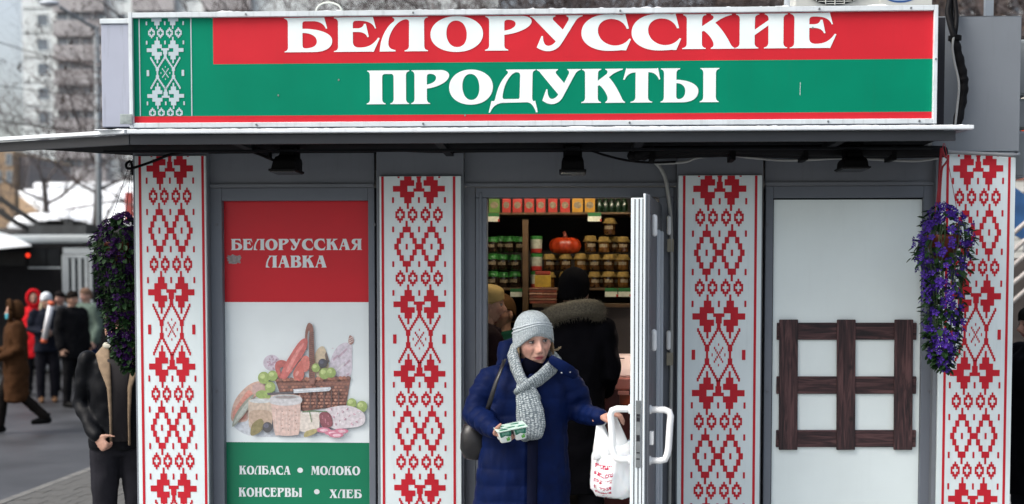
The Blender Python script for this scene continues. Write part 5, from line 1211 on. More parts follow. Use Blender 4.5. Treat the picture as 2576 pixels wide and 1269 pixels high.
    if collar:
        t = MB(); t.tube([(.085 * k * math.cos(a), .005 * k + .078 * k * math.sin(a), (1.475 + .03 * math.sin(a)) * k) for a in np.linspace(0, 2 * math.pi, 18)], .026 * k, 8); child(t, 'collar', cm('collar', collar), body)
    def cap(r0, z0, z1, c, name, back=0.0, grow=1.0):
        t = MB(); R_ = []; zs = np.linspace(z0, z1, 12)
        for i, z in enumerate(zs):
            f = (z - z0) / (z1 - z0); s = math.sqrt(max(0.02, 1 - max(0, (f - .35) / .66) ** 2)); R_.append([hc + R @ Vector((.085 * grow * k * s * math.cos(a), (.012 + .106 * grow * s * math.sin(a)) * k, (z - (.05 + back) * max(0, math.sin(a)) * (1 - f) - .03 * abs(math.cos(a)) * (1 - f)) * k)) for a in np.linspace(0, 2 * math.pi, 28, False)])
        t.rings(R_); child(t, name, cm(name, c, .9), body)
    if hair: cap(0, .045, .128, hair, 'hair', .05)
    if hat: cap(0, .030, .145, hat, 'hat', .02, 1.05)
    if hood:
        t = MB(); rr = [hc + R @ (Vector((.098 * math.cos(a), -.045, .012 + .128 * math.sin(a))) * k) for a in np.linspace(0, 2 * math.pi, 22)]
        t.tube(rr, .032 * k, 8); 
        t.ell(hc + R @ Vector((0, .045 * k, .01 * k)), .112 * k, .10 * k, .142 * k); child(t, 'hood', cm('hood', hood, .95), body)
    if mask:
        t = MB(); R_ = []
        for z in np.linspace(-.098, -.022, 7): R_.append([hc + R @ (Vector((.071 * math.sin(a) * (1 - .25 * abs((z + .05) / .05) ** 2 * .5), -.102 * math.cos(a) * (1 - .05 * abs((z + .06) / .04)) + .0, z)) * k) for a in np.linspace(-1.2, 1.2, 14)])
        n0 = len(t.v)
        for r_ in R_: t.v += [tuple(p) for p in r_]
        for i in range(6):
            for j in range(13): t.f.append((n0 + i * 14 + j, n0 + i * 14 + j + 1, n0 + (i + 1) * 14 + j + 1, n0 + (i + 1) * 14 + j)); t.m.append(0)
        mo = child(t, 'face_mask', cm('mask', mask), body); sm = mo.modifiers.new('thick', 'SOLIDIFY'); sm.thickness = .003; sm.offset = 1
    return body, J, hc, R, k

# ------------------------------------------------------------------ the woman coming out of the door
YW0 = -.47
NAVY = M('navy_puffer', (.0016, .0078, .048), .62, var=.3, scale=14, bump=.25, bscale=40, spec=.08)
KNIT = None
def knit_mat(name, base, dark, su, sv, rib=False):
    m = bpy.data.materials.new(name); m.use_nodes = True; nt = m.node_tree; N = nt.nodes; Lk = nt.links; b = N['Principled BSDF']; b.inputs['Roughness'].default_value = .95; b.inputs['Specular IOR Level'].default_value = .1
    uv = N.new('ShaderNodeUVMap'); mp = N.new('ShaderNodeMapping'); mp.inputs['Scale'].default_value = (su, sv, 1); Lk.new(uv.outputs[0], mp.inputs['Vector'])
    br = N.new('ShaderNodeTexVoronoi'); br.inputs['Scale'].default_value = 1; br.inputs['Randomness'].default_value = .35; Lk.new(mp.outputs[0], br.inputs['Vector'])
    tc = N.new('ShaderNodeTexCoord'); n = N.new('ShaderNodeTexNoise'); n.inputs['Scale'].default_value = 230; n.inputs['Detail'].default_value = 3; Lk.new(tc.outputs['Object'], n.inputs['Vector'])
    ad = N.new('ShaderNodeMath'); ad.operation = 'MULTIPLY_ADD'; ad.inputs[1].default_value = .9; Lk.new(n.outputs['Fac'], ad.inputs[0]); Lk.new(br.outputs['Distance'], ad.inputs[2])
    cr = N.new('ShaderNodeValToRGB'); cr.color_ramp.elements[0].position = .55; cr.color_ramp.elements[0].color = (*base, 1); cr.color_ramp.elements[1].position = 1.12 if 0 else 1.0; cr.color_ramp.elements[1].color = (*dark, 1); Lk.new(ad.outputs[0], cr.inputs[0])
    Lk.new(cr.outputs[0], b.inputs['Base Color'])
    bp = N.new('ShaderNodeBump'); bp.invert = True; bp.inputs['Strength'].default_value = .9; bp.inputs['Distance'].default_value = .006; Lk.new(ad.outputs[0], bp.inputs['Height']); Lk.new(bp.outputs[0], b.inputs['Normal'])
    return m
SCARFM = knit_mat('grey_chunky_knit', (.60, .66, .68), (.13, .16, .18), 22, 84)
HATM = knit_mat('grey_fine_knit', (.62, .69, .72), (.30, .35, .38), 60, 26)
wf = Vector((X(1322, YW0), YW0, 0.16)); wl = lambda u, v, y=YW0: P(u, v, y) - wf
HS = 1.13; hcw = wl(1343, 855, YW0 - .03); Rw = Euler((rad(4), rad(-6), rad(17))).to_matrix()
pw = lambda r: r / pxm(YW0)
shR, elR, wrR = wl(1240, 955), wl(1197, 1042, YW0 - .06), wl(1246, 1084, YW0 - .27)
shL, elL, wrL = wl(1424, 955), wl(1462, 1040, YW0 + .0), wl(1510, 1050, YW0 - .20)
b = MB()
zz = lambda v: wl(1322, v).z; cxx = lambda u: wl(u, 1000).x
rings_z(b, [(zz(v), cxx(u), 0, rx, ry) for v, u, rx, ry in ((1370, 1318, .15, .10), (1300, 1318, .16, .11), (1180, 1320, .14, .10), (1060, 1326, .15, .11), (975, 1328, .17, .10), (940, 1331, .12, .08), (922, 1333, .06, .06))], 18)
b.tube([wl(1331, 950), wl(1333, 915, YW0 - .005), hcw + Vector((-.005, .02, -.05))], [.060, .052, .054], 16, round_ends=True)
for s, hx_ in ((-1, 1272), (1, 1368)):
    hip = wl(hx_, 1330); kn = Vector((hip.x, -.02, .47)); an = Vector((hip.x, .02, .08)); b.tube([hip, kn, an], [.09, .06, .045], 14, round_ends=True)
    b.tube([an + Vector((0, .03, -.035)), an + Vector((0, -.07, -.045)), an + Vector((0, -.13, -.05))], [.04, .042, .03], 10, round_ends=True)
b.tube([shR, elR, wrR], [.05, .042, .026], 12, round_ends=True); b.tube([shL, elL, wrL], [.05, .042, .026], 12, round_ends=True)
fR = Vector((.70, -.62, -.30)).normalized(); nR = Vector((.15, .0, 1))
hand(b, wrR + (wrR - elR).normalized() * .012, fR, nR, (0, -1, .3), curl=.42, s=.95, thumb=(.45, .55, .75))
fL = Vector((.86, -.38, .30)).normalized(); nL = Vector((.25, -.05, -1))
hand(b, wrL + (wrL - elL).normalized() * .012, fL, nL, (-.3, -1, .3), curl=.72, s=.95, thumb=(.6, .6, .45))
co, fa, no = solid(b, .0045, 3)
q = MB(); q.add(co, fa, 0, (.40, .215, .165))
add_head(q, hcw, Rw, HS, key='woman', seg=128, rng=110, skin=(.56, .335, .265), lips=(.36, .07, .085), age=1.0, brow=(.34, .23, .16))
woman = q.build('person', SKIN, None, smooth=True); woman.location = wf
tag(woman, 'woman in navy puffer coat, grey knit hat and scarf stepping out of the door', 'person')
# coat with quilting
t = MB()
rings_z(t, [(zz(v), cxx(u), cy, pw(rx), ry) for v, u, rx, ry, cy in ((1480, 1312, 138, .19, 0), (1400, 1312, 136, .185, 0), (1269, 1313, 124, .175, 0), (1200, 1316, 119, .165, 0), (1120, 1321, 110, .15, 0), (1060, 1326, 106, .148, 0), (1000, 1329, 106, .145, 0), (960, 1331, 104, .13, 0), (936, 1332, 84, .105, .01), (918, 1333, 58, .085, .012), (900, 1334, 52, .08, .02))], 32)
t.tube([shR + Vector((.02, 0, .0)), shR, (shR * .5 + elR * .5) + Vector((-.012, 0, 0)), elR, elR * .45 + wrR * .55, wrR], [.080, .085, .080, .074, .060, .047], 18, round_ends=True)
t.tube([shL + Vector((-.02, 0, 0)), shL, (shL * .5 + elL * .5) + Vector((.010, 0, 0)), elL, elL * .45 + wrL * .55, wrL], [.078, .082, .074, .066, .052, .043], 18, round_ends=True)
# hood lying on the back and stand collar
t.tube([wl(1268, 925, YW0 + .06), wl(1274, 880, YW0 + .10), wl(1330, 862, YW0 + .14), wl(1384, 905, YW0 + .10), wl(1396, 938, YW0 + .06)], [.05, .058, .056, .045, .045], 14, round_ends=True)
armsR = [np.array(p) for p in (shR, elR, wrR)]; armsL = [np.array(p) for p in (shL, elL, wrL)]
def segd(co, a, b):
    ab = b - a; tt = np.clip(((co - a) @ ab) / (ab @ ab), 0, 1); return np.linalg.norm(co - (a + tt[:, None] * ab), axis=1), tt * np.linalg.norm(ab)
def quilt(co, no):
    dR1, tR1 = segd(co, armsR[0], armsR[1]); dR2, tR2 = segd(co, armsR[1], armsR[2]); dL1, tL1 = segd(co, armsL[0], armsL[1]); dL2, tL2 = segd(co, armsL[1], armsL[2])
    l1R = np.linalg.norm(armsR[1] - armsR[0]); l1L = np.linalg.norm(armsL[1] - armsL[0])
    dR, sR = np.where(dR1 < dR2, dR1, dR2), np.where(dR1 < dR2, tR1, l1R + tR2); dL, sL = np.where(dL1 < dL2, dL1, dL2), np.where(dL1 < dL2, tL1, l1L + tL2)
    inR = (dR < .098) & (co[:, 0] < cxx(1252)); inL = (dL < .095) & (co[:, 0] > cxx(1420))
    wob = np.array([noise.noise(Vector((p[0] * 5, p[1] * 5, p[2] * 5))) for p in co])
    coord = np.where(inR, sR / .062, np.where(inL, sL / .062, (co[:, 2] + .012 * wob + .03 * np.abs(co[:, 0] - cxx(1322)) ) / .088))
    ph = np.abs(np.sin(np.pi * (coord + .12 * wob)))
    amp = np.where(inR | inL, .0075, .0055)
    d = amp * (ph ** .55 - .7)
    # small gathers running off the seams
    gz = np.array([noise.noise(Vector((p[0] * 38, p[1] * 38, p[2] * 9))) for p in co]); gx = np.array([noise.noise(Vector((p[0] * 9, p[1] * 9, p[2] * 40))) for p in co])
    d += np.where(inR | inL, .0045 * gx, .0035 * gz)
    # placket groove
    pl = np.exp(-((co[:, 0] - cxx(1329) + .00 * co[:, 2]) / .007) ** 2) * (co[:, 1] < -.05)
    d -= .010 * pl
    return co + no * d[:, None]
coat = child(cloth_mesh(t, .0085, 4, .010, 6, 2.0, fn=quilt), 'coat', NAVY, woman)
# placket, collar flap with studs
q = MB(); pts = [wl(1331 - i * .4, v, YW0 - .168 - (v - 1100) * .00008) for i, v in enumerate((1085, 1120, 1160, 1200, 1240, 1280, 1320))]
q.tube([p + Vector((.018, .004, 0)) for p in pts], [.026] * 7, 8, r2=[.008] * 7, up=(1, 0, 0)); child(q, 'placket', M('navy_dark', (.0015, .003, .016), .7, spec=.1, var=.3, bump=.3), woman)
q = MB(); fl = [wl(1388, 905, YW0 - .125), wl(1412, 920, YW0 - .145), wl(1432, 934, YW0 - .135), wl(1446, 945, YW0 - .10)]
q.tube(fl, [.026, .033, .033, .022], 14, r2=[.010] * 4, up=(.25, -.5, 1), round_ends=True); child(q, 'collar_flap', M('navy_flap', (.0018, .0082, .050), .6, spec=.08, var=.25, bump=.3), woman)
q = MB()
for u, v in ((1413, 938), (1434, 936)): q.ell(wl(u, v, YW0 - .163 + (u - 1413) * .001), .0045, .0035, .0045, 10, 6)
child(q, 'stud', M('stud_metal', (.35, .37, .4), .3, .8), woman)
q = MB(); q.tube([wl(1330, 948, YW0 - .03), wl(1338, 922, YW0 - .045), wl(1344, 905, YW0 - .05)], [.070, .060, .048], 18); child(q, 'sweater_neck', M('dark_sweater', (.002, .0025, .007), .95, spec=.03), woman)
# hair
HAIR = M('ash_blond_hair', (.34, .25, .15), .6, var=.4, scale=90)
q = MB(); rnd = random.Random(4)
H_ = lambda x, y, z: hcw + Rw @ (Vector((x, y, z)) * HS)
for i in range(60):
    a = rnd.uniform(-1, 1); x0 = .018 + .042 * abs(a); sx = -1 if a < 0 else 1
    q.tube([H_(sx * x0 * .9, -.088 + .35 * x0, .040), H_(sx * (x0 + .006), -.088 + .38 * x0, .026 - .10 * x0 * rnd.random()), H_(sx * (x0 + .016), -.078 + .42 * x0, .012 - .15 * x0)], [.0016, .0014, .0006], 4)
for i in range(46):
    sx = -1 if i % 2 else 1; z = rnd.uniform(-.02, .01)
    q.tube([H_(sx * .072, -.018 + rnd.uniform(-.012, .02), .03), H_(sx * (.078 + rnd.uniform(0, .005)), -.012 + rnd.uniform(-.015, .02), z - .03), H_(sx * (.074 + rnd.uniform(0, .008)), -.004 + rnd.uniform(-.02, .02), -.07 - rnd.uniform(0, .03))], [.0028, .0026, .001], 4)
for i in range(14): q.tube([H_(.070, .0, -.048), H_(.088, -.006, -.058 + rnd.uniform(-.004, .004)), H_(.108, -.006, -.056 + rnd.uniform(-.004, .005)), H_(.122 + rnd.uniform(-.01, .006), -.004, -.046 + rnd.uniform(-.006, .004))], [.003, .0028, .002, .0008], 4)
child(q, 'hair', HAIR, woman)['kind'] = 'stuff'
# knit hat: dome with a turned up brim
q = MB(); R_ = []; NS = 56
for i in range(26):
    f = i / 25.0; zc_ = .034 + f * .098
    s = math.sqrt(max(.012, 1 - max(0, (f - .30) / .71) ** 2.2)); 
    if f < .46: s *= 1.035 + (.012 if .06 < f < .40 else 0)
    ring = []
    for a in np.linspace(0, 2 * math.pi, NS, False):
        ca, sa = math.cos(a), math.sin(a); front = max(0, -sa); side = abs(ca) ** 1.5; back = max(0, sa)
        dz = (1 - f) ** 1.3 * (-.070 * side * (1 - .35 * front) - .085 * back + .004 * front)
        k = 1 + .008 * noise.noise(Vector((ca * 3, sa * 3, f * 7)))
        ring.append(H_(.087 * s * ca * k, .012 + .108 * s * sa * k, zc_ + dz))
    R_.append(ring)
q.rings(R_, uv=True); hat = child(q, 'knit_hat', HATM, woman)
q = MB()
for f0, extra in ((.44, .0025), (.53, .001)):
    ring = []
    for a in np.linspace(0, 2 * math.pi, 60):
        ca, sa = math.cos(a), math.sin(a); front = max(0, -sa); side = abs(ca) ** 1.5; back = max(0, sa); s = math.sqrt(max(.012, 1 - max(0, (f0 - .30) / .71) ** 2.2))
        dz = (1 - f0) ** 1.3 * (-.070 * side * (1 - .35 * front) - .085 * back + .004 * front); ring.append(H_((.0885 + extra) * s * ca, .012 + (.1095 + extra) * s * sa, .034 + f0 * .098 + dz))
    q.tube(ring, .0036, 6)
q2 = q; child(q2, 'knit_ridge', M('grey_knit_ridge', (.54, .60, .64), .95, var=.3, scale=200, bump=.6, bscale=180), woman)
# scarf
q = MB(); N_ = 30; pts = []; 
for a in np.linspace(0.15 * math.pi, 2 * math.pi + 0.0, N_):
    pass
yv = YW0
lo = [wl(1298, 872, yv - .01), wl(1290, 892, yv - .05), wl(1298, 925, yv - .10), wl(1312, 958, yv - .135), wl(1338, 984, yv - .165), wl(1350, 1000, yv - .17)]
q.tube([wl(1340, 880, yv + .075)] + [wl(1300, 872, yv + .05)] + lo, [.030, .034, .036, .038, .042, .044, .040, .030], 20, r2=[.022, .024, .026, .026, .026, .024, .022, .018], up=(.3, -.6, .2), round_ends=True, uv=True)
q.tube([wl(1340, 880, yv + .075), wl(1384, 886, yv + .045), wl(1400, 905, yv - .0), wl(1388, 925, yv - .075), wl(1358, 952, yv - .14), wl(1326, 972, yv - .178), wl(1304, 985, yv - .17)], [.030, .034, .038, .042, .044, .040, .030], 20, r2=[.022, .024, .026, .028, .026, .024, .018], up=(-.3, -.6, .2), round_ends=True, uv=True)
child(q, 'scarf_wrap', SCARFM, woman)
q = MB(); 
q.tube([wl(1318, 968, yv - .165), wl(1326, 1000, yv - .182), wl(1334, 1035, yv - .188), wl(1339, 1070, yv - .190), wl(1337, 1092, yv - .190)], [.040, .058, .068, .068, .058], 24, r2=[.018, .022, .022, .021, .016], up=(1, -.1, 0), round_ends=True, uv=True); child(q, 'scarf_tail', SCARFM, woman)
q = MB(); q.tube([wl(1316, 985, yv - .160), wl(1316, 1040, yv - .168), wl(1318, 1080, yv - .170), wl(1322, 1102, yv - .170)], [.030, .036, .034, .026], 18, r2=[.014] * 4, up=(1, 0, 0), round_ends=True, uv=True); child(q, 'scarf_tail', SCARFM, woman)
for s, hx_ in ((-1, 1272), (1, 1368)):
    hip = wl(hx_, 1330); t = MB(); t.tube([hip, Vector((hip.x, -.02, .47)), Vector((hip.x, .02, .10))], [.10, .072, .06], 14, round_ends=True); child(t, 'trouser_leg', M('dark_trousers', (.012, .012, .018), .8), woman)
    an = Vector((hip.x, .02, .08)); t = MB(); t.tube([an + Vector((0, .035, -.033)), an + Vector((0, -.06, -.033)), an + Vector((0, -.15, -.045))], [.045, .050, .034], 12, round_ends=True); t.tube([an + Vector((0, .01, .2)), an + Vector((0, .01, -.03))], [.055, .05], 12); child(t, 'boot', M('black_boot', (.01, .01, .01), .4), woman)
# things she carries
SB = M('black_leather', (.008, .008, .010), .35, var=.3, scale=20, bump=.2)
hb = thing('shoulder_bag', 'black leather shoulder bag hanging at the right hip of the woman in navy', 'bag', P(1190, 1150, YW0 + .02))
q = MB(); R_ = []
for f, w, d, dx in ((0, .7, .5, 8), (.06, .92, .9, 6), (.3, 1.06, 1, 2), (.7, .95, .85, 0), (.95, .72, .5, 0), (1, .5, .2, 0)):
    v = 1156 - f * 92; c = P(1196 + dx - f * 2, v, YW0 + .03); R_.append([(c.x + .078 * w * math.copysign(abs(math.cos(a)) ** .8, math.cos(a)), c.y + .06 * d * math.sin(a), c.z) for a in np.linspace(0, 2 * math.pi, 24, False)])
q.rings(R_); q.build('bag_body', SB, hb, smooth=True)
q = MB(); q.tube([P(1208, 1075, YW0 - .03), P(1222, 1045, YW0 - .135), P(1236, 1000, YW0 - .168), P(1248, 960, YW0 - .165), P(1262, 925, YW0 - .135), P(1268, 908, YW0 - .08), P(1268, 905, YW0 + .0)], [.013] * 7, 8, r2=[.005] * 7, up=(1, -.5, .5)); q.build('strap', SB, hb, smooth=True)
q = MB(); p = P(1221, 1047, YW0 - .145); q.box(p.x - .005, p.x + .005, p.y - .006, p.y + .004, p.z - .012, p.z + .012); q.build('buckle', M('buckle_metal', (.6, .6, .58), .2, .9), hb, bevel=.002)
# four pack of yogurt
yc = P(1283, 1074, YW0 - .335)
yg = thing('yogurt_pack', 'green and white pack of four yogurt pots held in the woman\'s right hand', 'yogurt pack', yc)
YR_ = Euler((rad(5), rad(-10), rad(12))).to_matrix()
def yl_(x, y, z): return yc + YR_ @ Vector((x, y, z))
CUP = M('cup_white', (.74, .80, .78), .3, var=.05); CUPG = M('cup_label_green', (.01, .15, .09), .4, var=.2, scale=60)
for ix in (-1, 1):
    for iy in (-1, 1):
        q = MB(); R_ = []
        for z, k in ((-.058, .70), (-.054, .80), (-.01, .93), (0, .98)): R_.append([yl_(ix * .037 + .034 * k * math.copysign(abs(math.cos(a)) ** .5, math.cos(a)), iy * .036 + .033 * k * math.copysign(abs(math.sin(a)) ** .5, math.sin(a)), z) for a in np.linspace(0, 2 * math.pi, 20, False)])
        q.rings(R_); cu = q.build('pot', CUP, yg, smooth=True)
        if iy < 0:
            q = MB(); q.poly([yl_(ix * .037 - .0255, -.0640, -.030), yl_(ix * .037 + .0255, -.0640, -.030), yl_(ix * .037 + .029, -.0698, -.003), yl_(ix * .037 - .029, -.0698, -.003)]); q.build('green_label', CUPG, cu)
            q = MB(); 
            for dz in (-.010, -.016): q.poly([yl_(ix * .037 - .018, -.0702 + (dz + .003) * -.2, dz - .0016), yl_(ix * .037 + .018, -.0702 + (dz + .003) * -.2, dz - .0016), yl_(ix * .037 + .018, -.0704 + (dz + .003) * -.2, dz + .0012), yl_(ix * .037 - .018, -.0704 + (dz + .003) * -.2, dz + .0012)])
            q.build('label_lines', M('label_pale_green', (.25, .5, .4), .4), cu)
            q = MB(); rnd = random.Random(ix)
            for k in range(9):
                a = rnd.uniform(0, 6.3); r = rnd.uniform(.002, .010); c = (ix * .037 + .012 + r * math.cos(a), -.0622, -.042 + r * .8 * math.sin(a)); q.poly([yl_(c[0] + .0045 * math.cos(t_), c[1] - .0004 * k, c[2] + .004 * math.sin(t_)) for t_ in np.linspace(0, 2 * math.pi, 8, False)])
            q.build('leaf_print', M('leaf_print_green', (.08, .36, .03), .4, var=.3, scale=200), cu)
q = MB(); pts = [(-.076, -.073), (.076, -.073), (.076, .073), (-.076, .073)]
q.rings([[yl_(a, b_, .0005) for a, b_ in pts], [yl_(a, b_, .0025) for a, b_ in pts]]); fl = q.build('foil_lid', M('foil_pale_green', (.55, .72, .64), .25, var=.25, scale=40, spec=.6), yg)
for k, (a, b_) in enumerate(((-.045, .03), (.03, .035), (.0, -.02), (-.04, -.045), (.05, -.03))): q = MB(); q.poly([yl_(a + .022 * math.cos(t_), b_ + .014 * math.sin(t_), .0032) for t_ in np.linspace(0, 2 * math.pi, 10, False)]); q.build('lid_print', CUPG, fl)
# white carrier bag
YCB = -.66
bagc = P(1545, 1180, YCB)
def bag_mat():
    m = M('white_polythene', (.78, .81, .84), .22, var=.06, scale=10, spec=.5)
    nt = m.node_tree; N = nt.nodes; Lk = nt.links; b = N['Principled BSDF']; src = b.inputs['Base Color'].links[0].from_socket
    b.inputs['Subsurface Weight'].default_value = .15
    tc = N.new('ShaderNodeTexCoord')
    def mth(op, a, b_=None, c=None):
        n = N.new('ShaderNodeMath'); n.operation = op
        for i, v in enumerate((a, b_, c)):
            if v is None: continue
            if isinstance(v, (int, float)): n.inputs[i].default_value = v
            else: Lk.new(v, n.inputs[i])
        return n.outputs[0]
    sx = N.new('ShaderNodeSeparateXYZ'); Lk.new(tc.outputs['UV'], sx.inputs[0]); u, v = sx.outputs[0], sx.outputs[1]
    vec = N.new('ShaderNodeMapping'); vec.inputs['Scale'].default_value = (70, 46, 1); Lk.new(tc.outputs['UV'], vec.inputs['Vector'])
    vo = N.new('ShaderNodeTexVoronoi'); vo.distance = 'CHEBYCHEV'; vo.feature = 'DISTANCE_TO_EDGE'; vo.inputs['Scale'].default_value = 1.0; vo.inputs['Randomness'].default_value = .8; Lk.new(vec.outputs[0], vo.inputs['Vector'])
    strokes = mth('LESS_THAN', vo.outputs['Distance'], .13)
    rows = mth('LESS_THAN', mth('FRACT', mth('MULTIPLY', v, 15)), .55)
    n2 = N.new('ShaderNodeTexNoise'); n2.inputs['Scale'].default_value = 16; Lk.new(tc.outputs['UV'], n2.inputs['Vector']); gap = mth('GREATER_THAN', n2.outputs['Fac'], .43)
    dg = mth('SUBTRACT', u, mth('MULTIPLY', v, -.12)); band = mth('MULTIPLY', mth('GREATER_THAN', u, .56), mth('LESS_THAN', u, .73)); vb = mth('MULTIPLY', mth('LESS_THAN', v, .52), mth('GREATER_THAN', v, .06))
    fac = mth('MULTIPLY', mth('MULTIPLY', mth('MULTIPLY', strokes, rows), mth('MULTIPLY', band, vb)), gap)
    mx = N.new('ShaderNodeMix'); mx.data_type = 'RGBA'; Lk.new(fac, mx.inputs['Factor']); Lk.new(src, mx.inputs['A']); mx.inputs['B'].default_value = (.42, .02, .07, 1); Lk.new(mx.outputs['Result'], b.inputs['Base Color'])
    return m
cbag = thing('carrier_bag', 'white plastic carrier bag with red print hanging by the door handle', 'bag', P(1545, 1252, YCB))
q = MB(); R_ = []; prof = [(1252, 1550, 22, .03), (1246, 1545, 44, .06), (1225, 1543, 58, .085), (1190, 1548, 62, .10), (1150, 1552, 60, .095), (1125, 1553, 57, .08), (1108, 1553, 54, .055), (1098, 1553, 52, .030)]
for i, (v, u, hw, d) in enumerate(prof):
    c = P(u, v, YCB); w = hw / pxm(YCB); ring = []
    for a in np.linspace(0, 2 * math.pi, 64, False):
        k = 1 + (.10 * noise.noise(Vector((math.cos(a) * 2.2, math.sin(a) * 2.2, v * .008))) + .05 * noise.noise(Vector((math.cos(a) * 7, math.sin(a) * 7, v * .006)))); tz = max(0, (i - 4) / 3.0); ring.append((c.x + w * k * math.cos(a), c.y + d * k * math.sin(a), c.z + .012 * noise.noise(Vector((a * 2, 3, i))) + tz * (.05 * abs(math.cos(a)) ** 2 - .035)))
    R_.append(ring)
# refine along height
R2 = []
for i in range(len(R_) - 1):
    for s in range(4):
        R2.append([tuple(a_[k] * (1 - s / 4) + b_[k] * s / 4 for k in range(3)) for a_, b_ in zip(R_[i], R_[i + 1])])
R2.append(R_[-1])
rr2 = []
for r_ in R2:
    o_ = []
    for p in r_:
        p = Vector(p); nz_ = noise.noise(Vector((p.x * 28, p.y * 14, p.z * 9))) * .007 + abs(noise.noise(Vector((p.x * 16 + p.z * 10, p.y * 10, p.z * 14)))) * .010; d = Vector((p.x - bagc.x, p.y - bagc.y, 0)).normalized(); o_.append(tuple(p + d * nz_))
    rr2.append(o_)
q.rings(rr2, cap=False, uv=True); n0 = 0
q.f.append(tuple(reversed(range(64)))); q.m.append(0)
BAGM = bag_mat(); q.build('bag_body', BAGM, cbag, smooth=True)
hp = wf + wrL + fL * .055 - Vector((0, 0, .02))
for us, dy, w0 in (((1505, 1508, 1512), -.02, .030), ((1512, 1514, 1516), .035, .022)):
    q = MB(); q.tube([P(us[0] + 18, 1150, YCB + dy - .055), P(us[0] + 8, 1105, YCB + dy - .01), P(us[1], 1068, YCB + dy + .01), hp + Vector((-.012, dy * .6, .0)), hp + Vector((0, dy * .6, .012))], [.062, w0 * 1.25, .016, .012, .010], 14, r2=[.008, .008, .007, .006, .006], up=(1, -.3, 0), uv=False); q.build('loop_handle', M('white_polythene_loop', (.78, .81, .84), .25, var=.06, spec=.5), cbag, smooth=True)
q = MB(); q.tube([P(1566, 1135, YCB - .045), P(1556, 1085, YCB), P(1545, 1050, YCB), P(1538, 1036, YCB)], [.045, .022, .014, .012], 14, r2=[.008] * 4, up=(1, -.2, 0)); q.build('loop_handle', M('white_polythene_loop', (.78, .81, .84), .25), cbag, smooth=True)

# ------------------------------------------------------------------ people inside
def at(u, y, z=0.0): return (X(u, y), y, z)
mi, J, hc, R, k = person('man in black coat with fur trimmed hood standing with his back to the door inside', at(1443, .42, FLOOR), 168, 1.74, coat=(.006, .006, .008), hem=.45, hat=(.006, .006, .007), voxel=.014, coat_r=.98, sl=.85, lod=(40, 36), skin=(.3, .17, .12), coat_spec=.02, arms=dict(elL=(-.215, -.03, 1.13), wrL=(-.15, -.2, 1.02), elR=(.215, -.03, 1.13), wrR=(.15, -.2, 1.02)))
FUR = M('grey_brown_fur', (.13, .115, .085), .95, var=.5, scale=120)
q = MB(); rnd = random.Random(2); c0 = Vector((0, .02, 1.47)) * k
path = [c0 + Vector((.155 * math.cos(a), .10 * math.sin(a) + .05, .00 + .035 * math.cos(a) * -1 + .035 * math.sin(a))) for a in np.linspace(-.5, math.pi + .5, 22)]
q.tube(path, [.05] * 22, 10, round_ends=True)
child(q, 'hood_roll', FUR, mi)
q = MB()
for i in range(2600):
    s = rnd.uniform(0, 20.99); p = path[int(s)].lerp(path[int(s) + 1], s % 1); d = Vector((rnd.gauss(0, 1), rnd.gauss(0, 1), rnd.gauss(0, 1))).normalized(); a = p + d * .046; tip = a + d * rnd.uniform(.015, .034) + Vector((0, 0, -.008)); w = d.orthogonal().normalized() * .0016; q.poly([a - w, a + w, tip])
fo = child(q, 'fur_trim', FUR, mi, smooth=False); fo['kind'] = 'stuff'
bl, J, hc, R, k = person('blond woman in dark clothes at the left edge of the doorway, inside', at(1222, .48, FLOOR), 100, 1.66, coat=(.016, .008, .009), hem=.6, hair=(.40, .28, .11), collar=(.03, .018, .02), voxel=.016, lod=(40, 36), skin=(.4, .22, .15))
q = MB(); q.ell(hc + R @ Vector((0, .09, -.02)), .05, .045, .075, 16, 12); q.ell(hc + R @ Vector((0, .055, -.05)), .086, .065, .10, 18, 12); child(q, 'hair_bun', M('blond_hair', (.42, .29, .11), .55, var=.4, scale=70), bl); q = MB(); q.ell(hc + R @ Vector((0, .07, .03)), .085, .07, .10, 16, 12); child(q, 'hair', M('blond_hair', (.42, .29, .11), .55, var=.4, scale=70), bl)
person('shop assistant with brown hair and green top behind the blond woman', at(1266, 1.02, FLOOR), -40, 1.60, coat=(.008, .05, .03), hem=.75, hair=(.10, .05, .02), voxel=.016, lod=(40, 36), skin=(.42, .22, .14))
# ------------------------------------------------------------------ people outside
pm2, J, hc, R, k = person('man in open black leather jacket with beige lining beside the left printed post', at(298, .95), 20, 1.70, coat=(.0035, .0042, .006), hem=.84, hair=(.03, .02, .015), voxel=.012, coat_r=.96, sl=.82, coat_rough=.5, coat_spec=.10, mask=(.28, .32, .38), lod=(64, 56),
    arms=dict(elL=(-.245, .05, 1.13), wrL=(-.14, -.15, .93), elR=(.265, .04, 1.12), wrR=(.24, -.06, .88)), hand_kw=dict(L=dict(f=(.5, -.5, -.6), n=(.6, .6, -.1), curl=1.25)))
LIN = M('beige_lining', (.20, .145, .095), .9, var=.25, scale=30, bump=.4)
q = MB()
for sx in (-1, 1): q.tube([Vector((sx * .075, .02, 1.50)) * k, Vector((sx * .098, -.055, 1.46)) * k, Vector((sx * .088, -.125, 1.38)) * k, Vector((sx * .062, -.148, 1.24)) * k, Vector((sx * .055, -.150, 1.05)) * k, Vector((sx * .055, -.152, .88)) * k], [.024, .046, .040, .015, .008, .006], 10, r2=[.010] * 6, up=(1, -.6, 0), round_ends=True)
child(q, 'jacket_lining', LIN, pm2)
q = MB(); q.tube([Vector((0, -.128, 1.42)) * k, Vector((0, -.142, 1.2)) * k, Vector((0, -.146, .9)) * k], [.07, .055, .05], 12, r2=[.012] * 3, up=(1, 0, 0)); child(q, 'shirt', M('dark_shirt', (.012, .010, .012), .9), pm2)
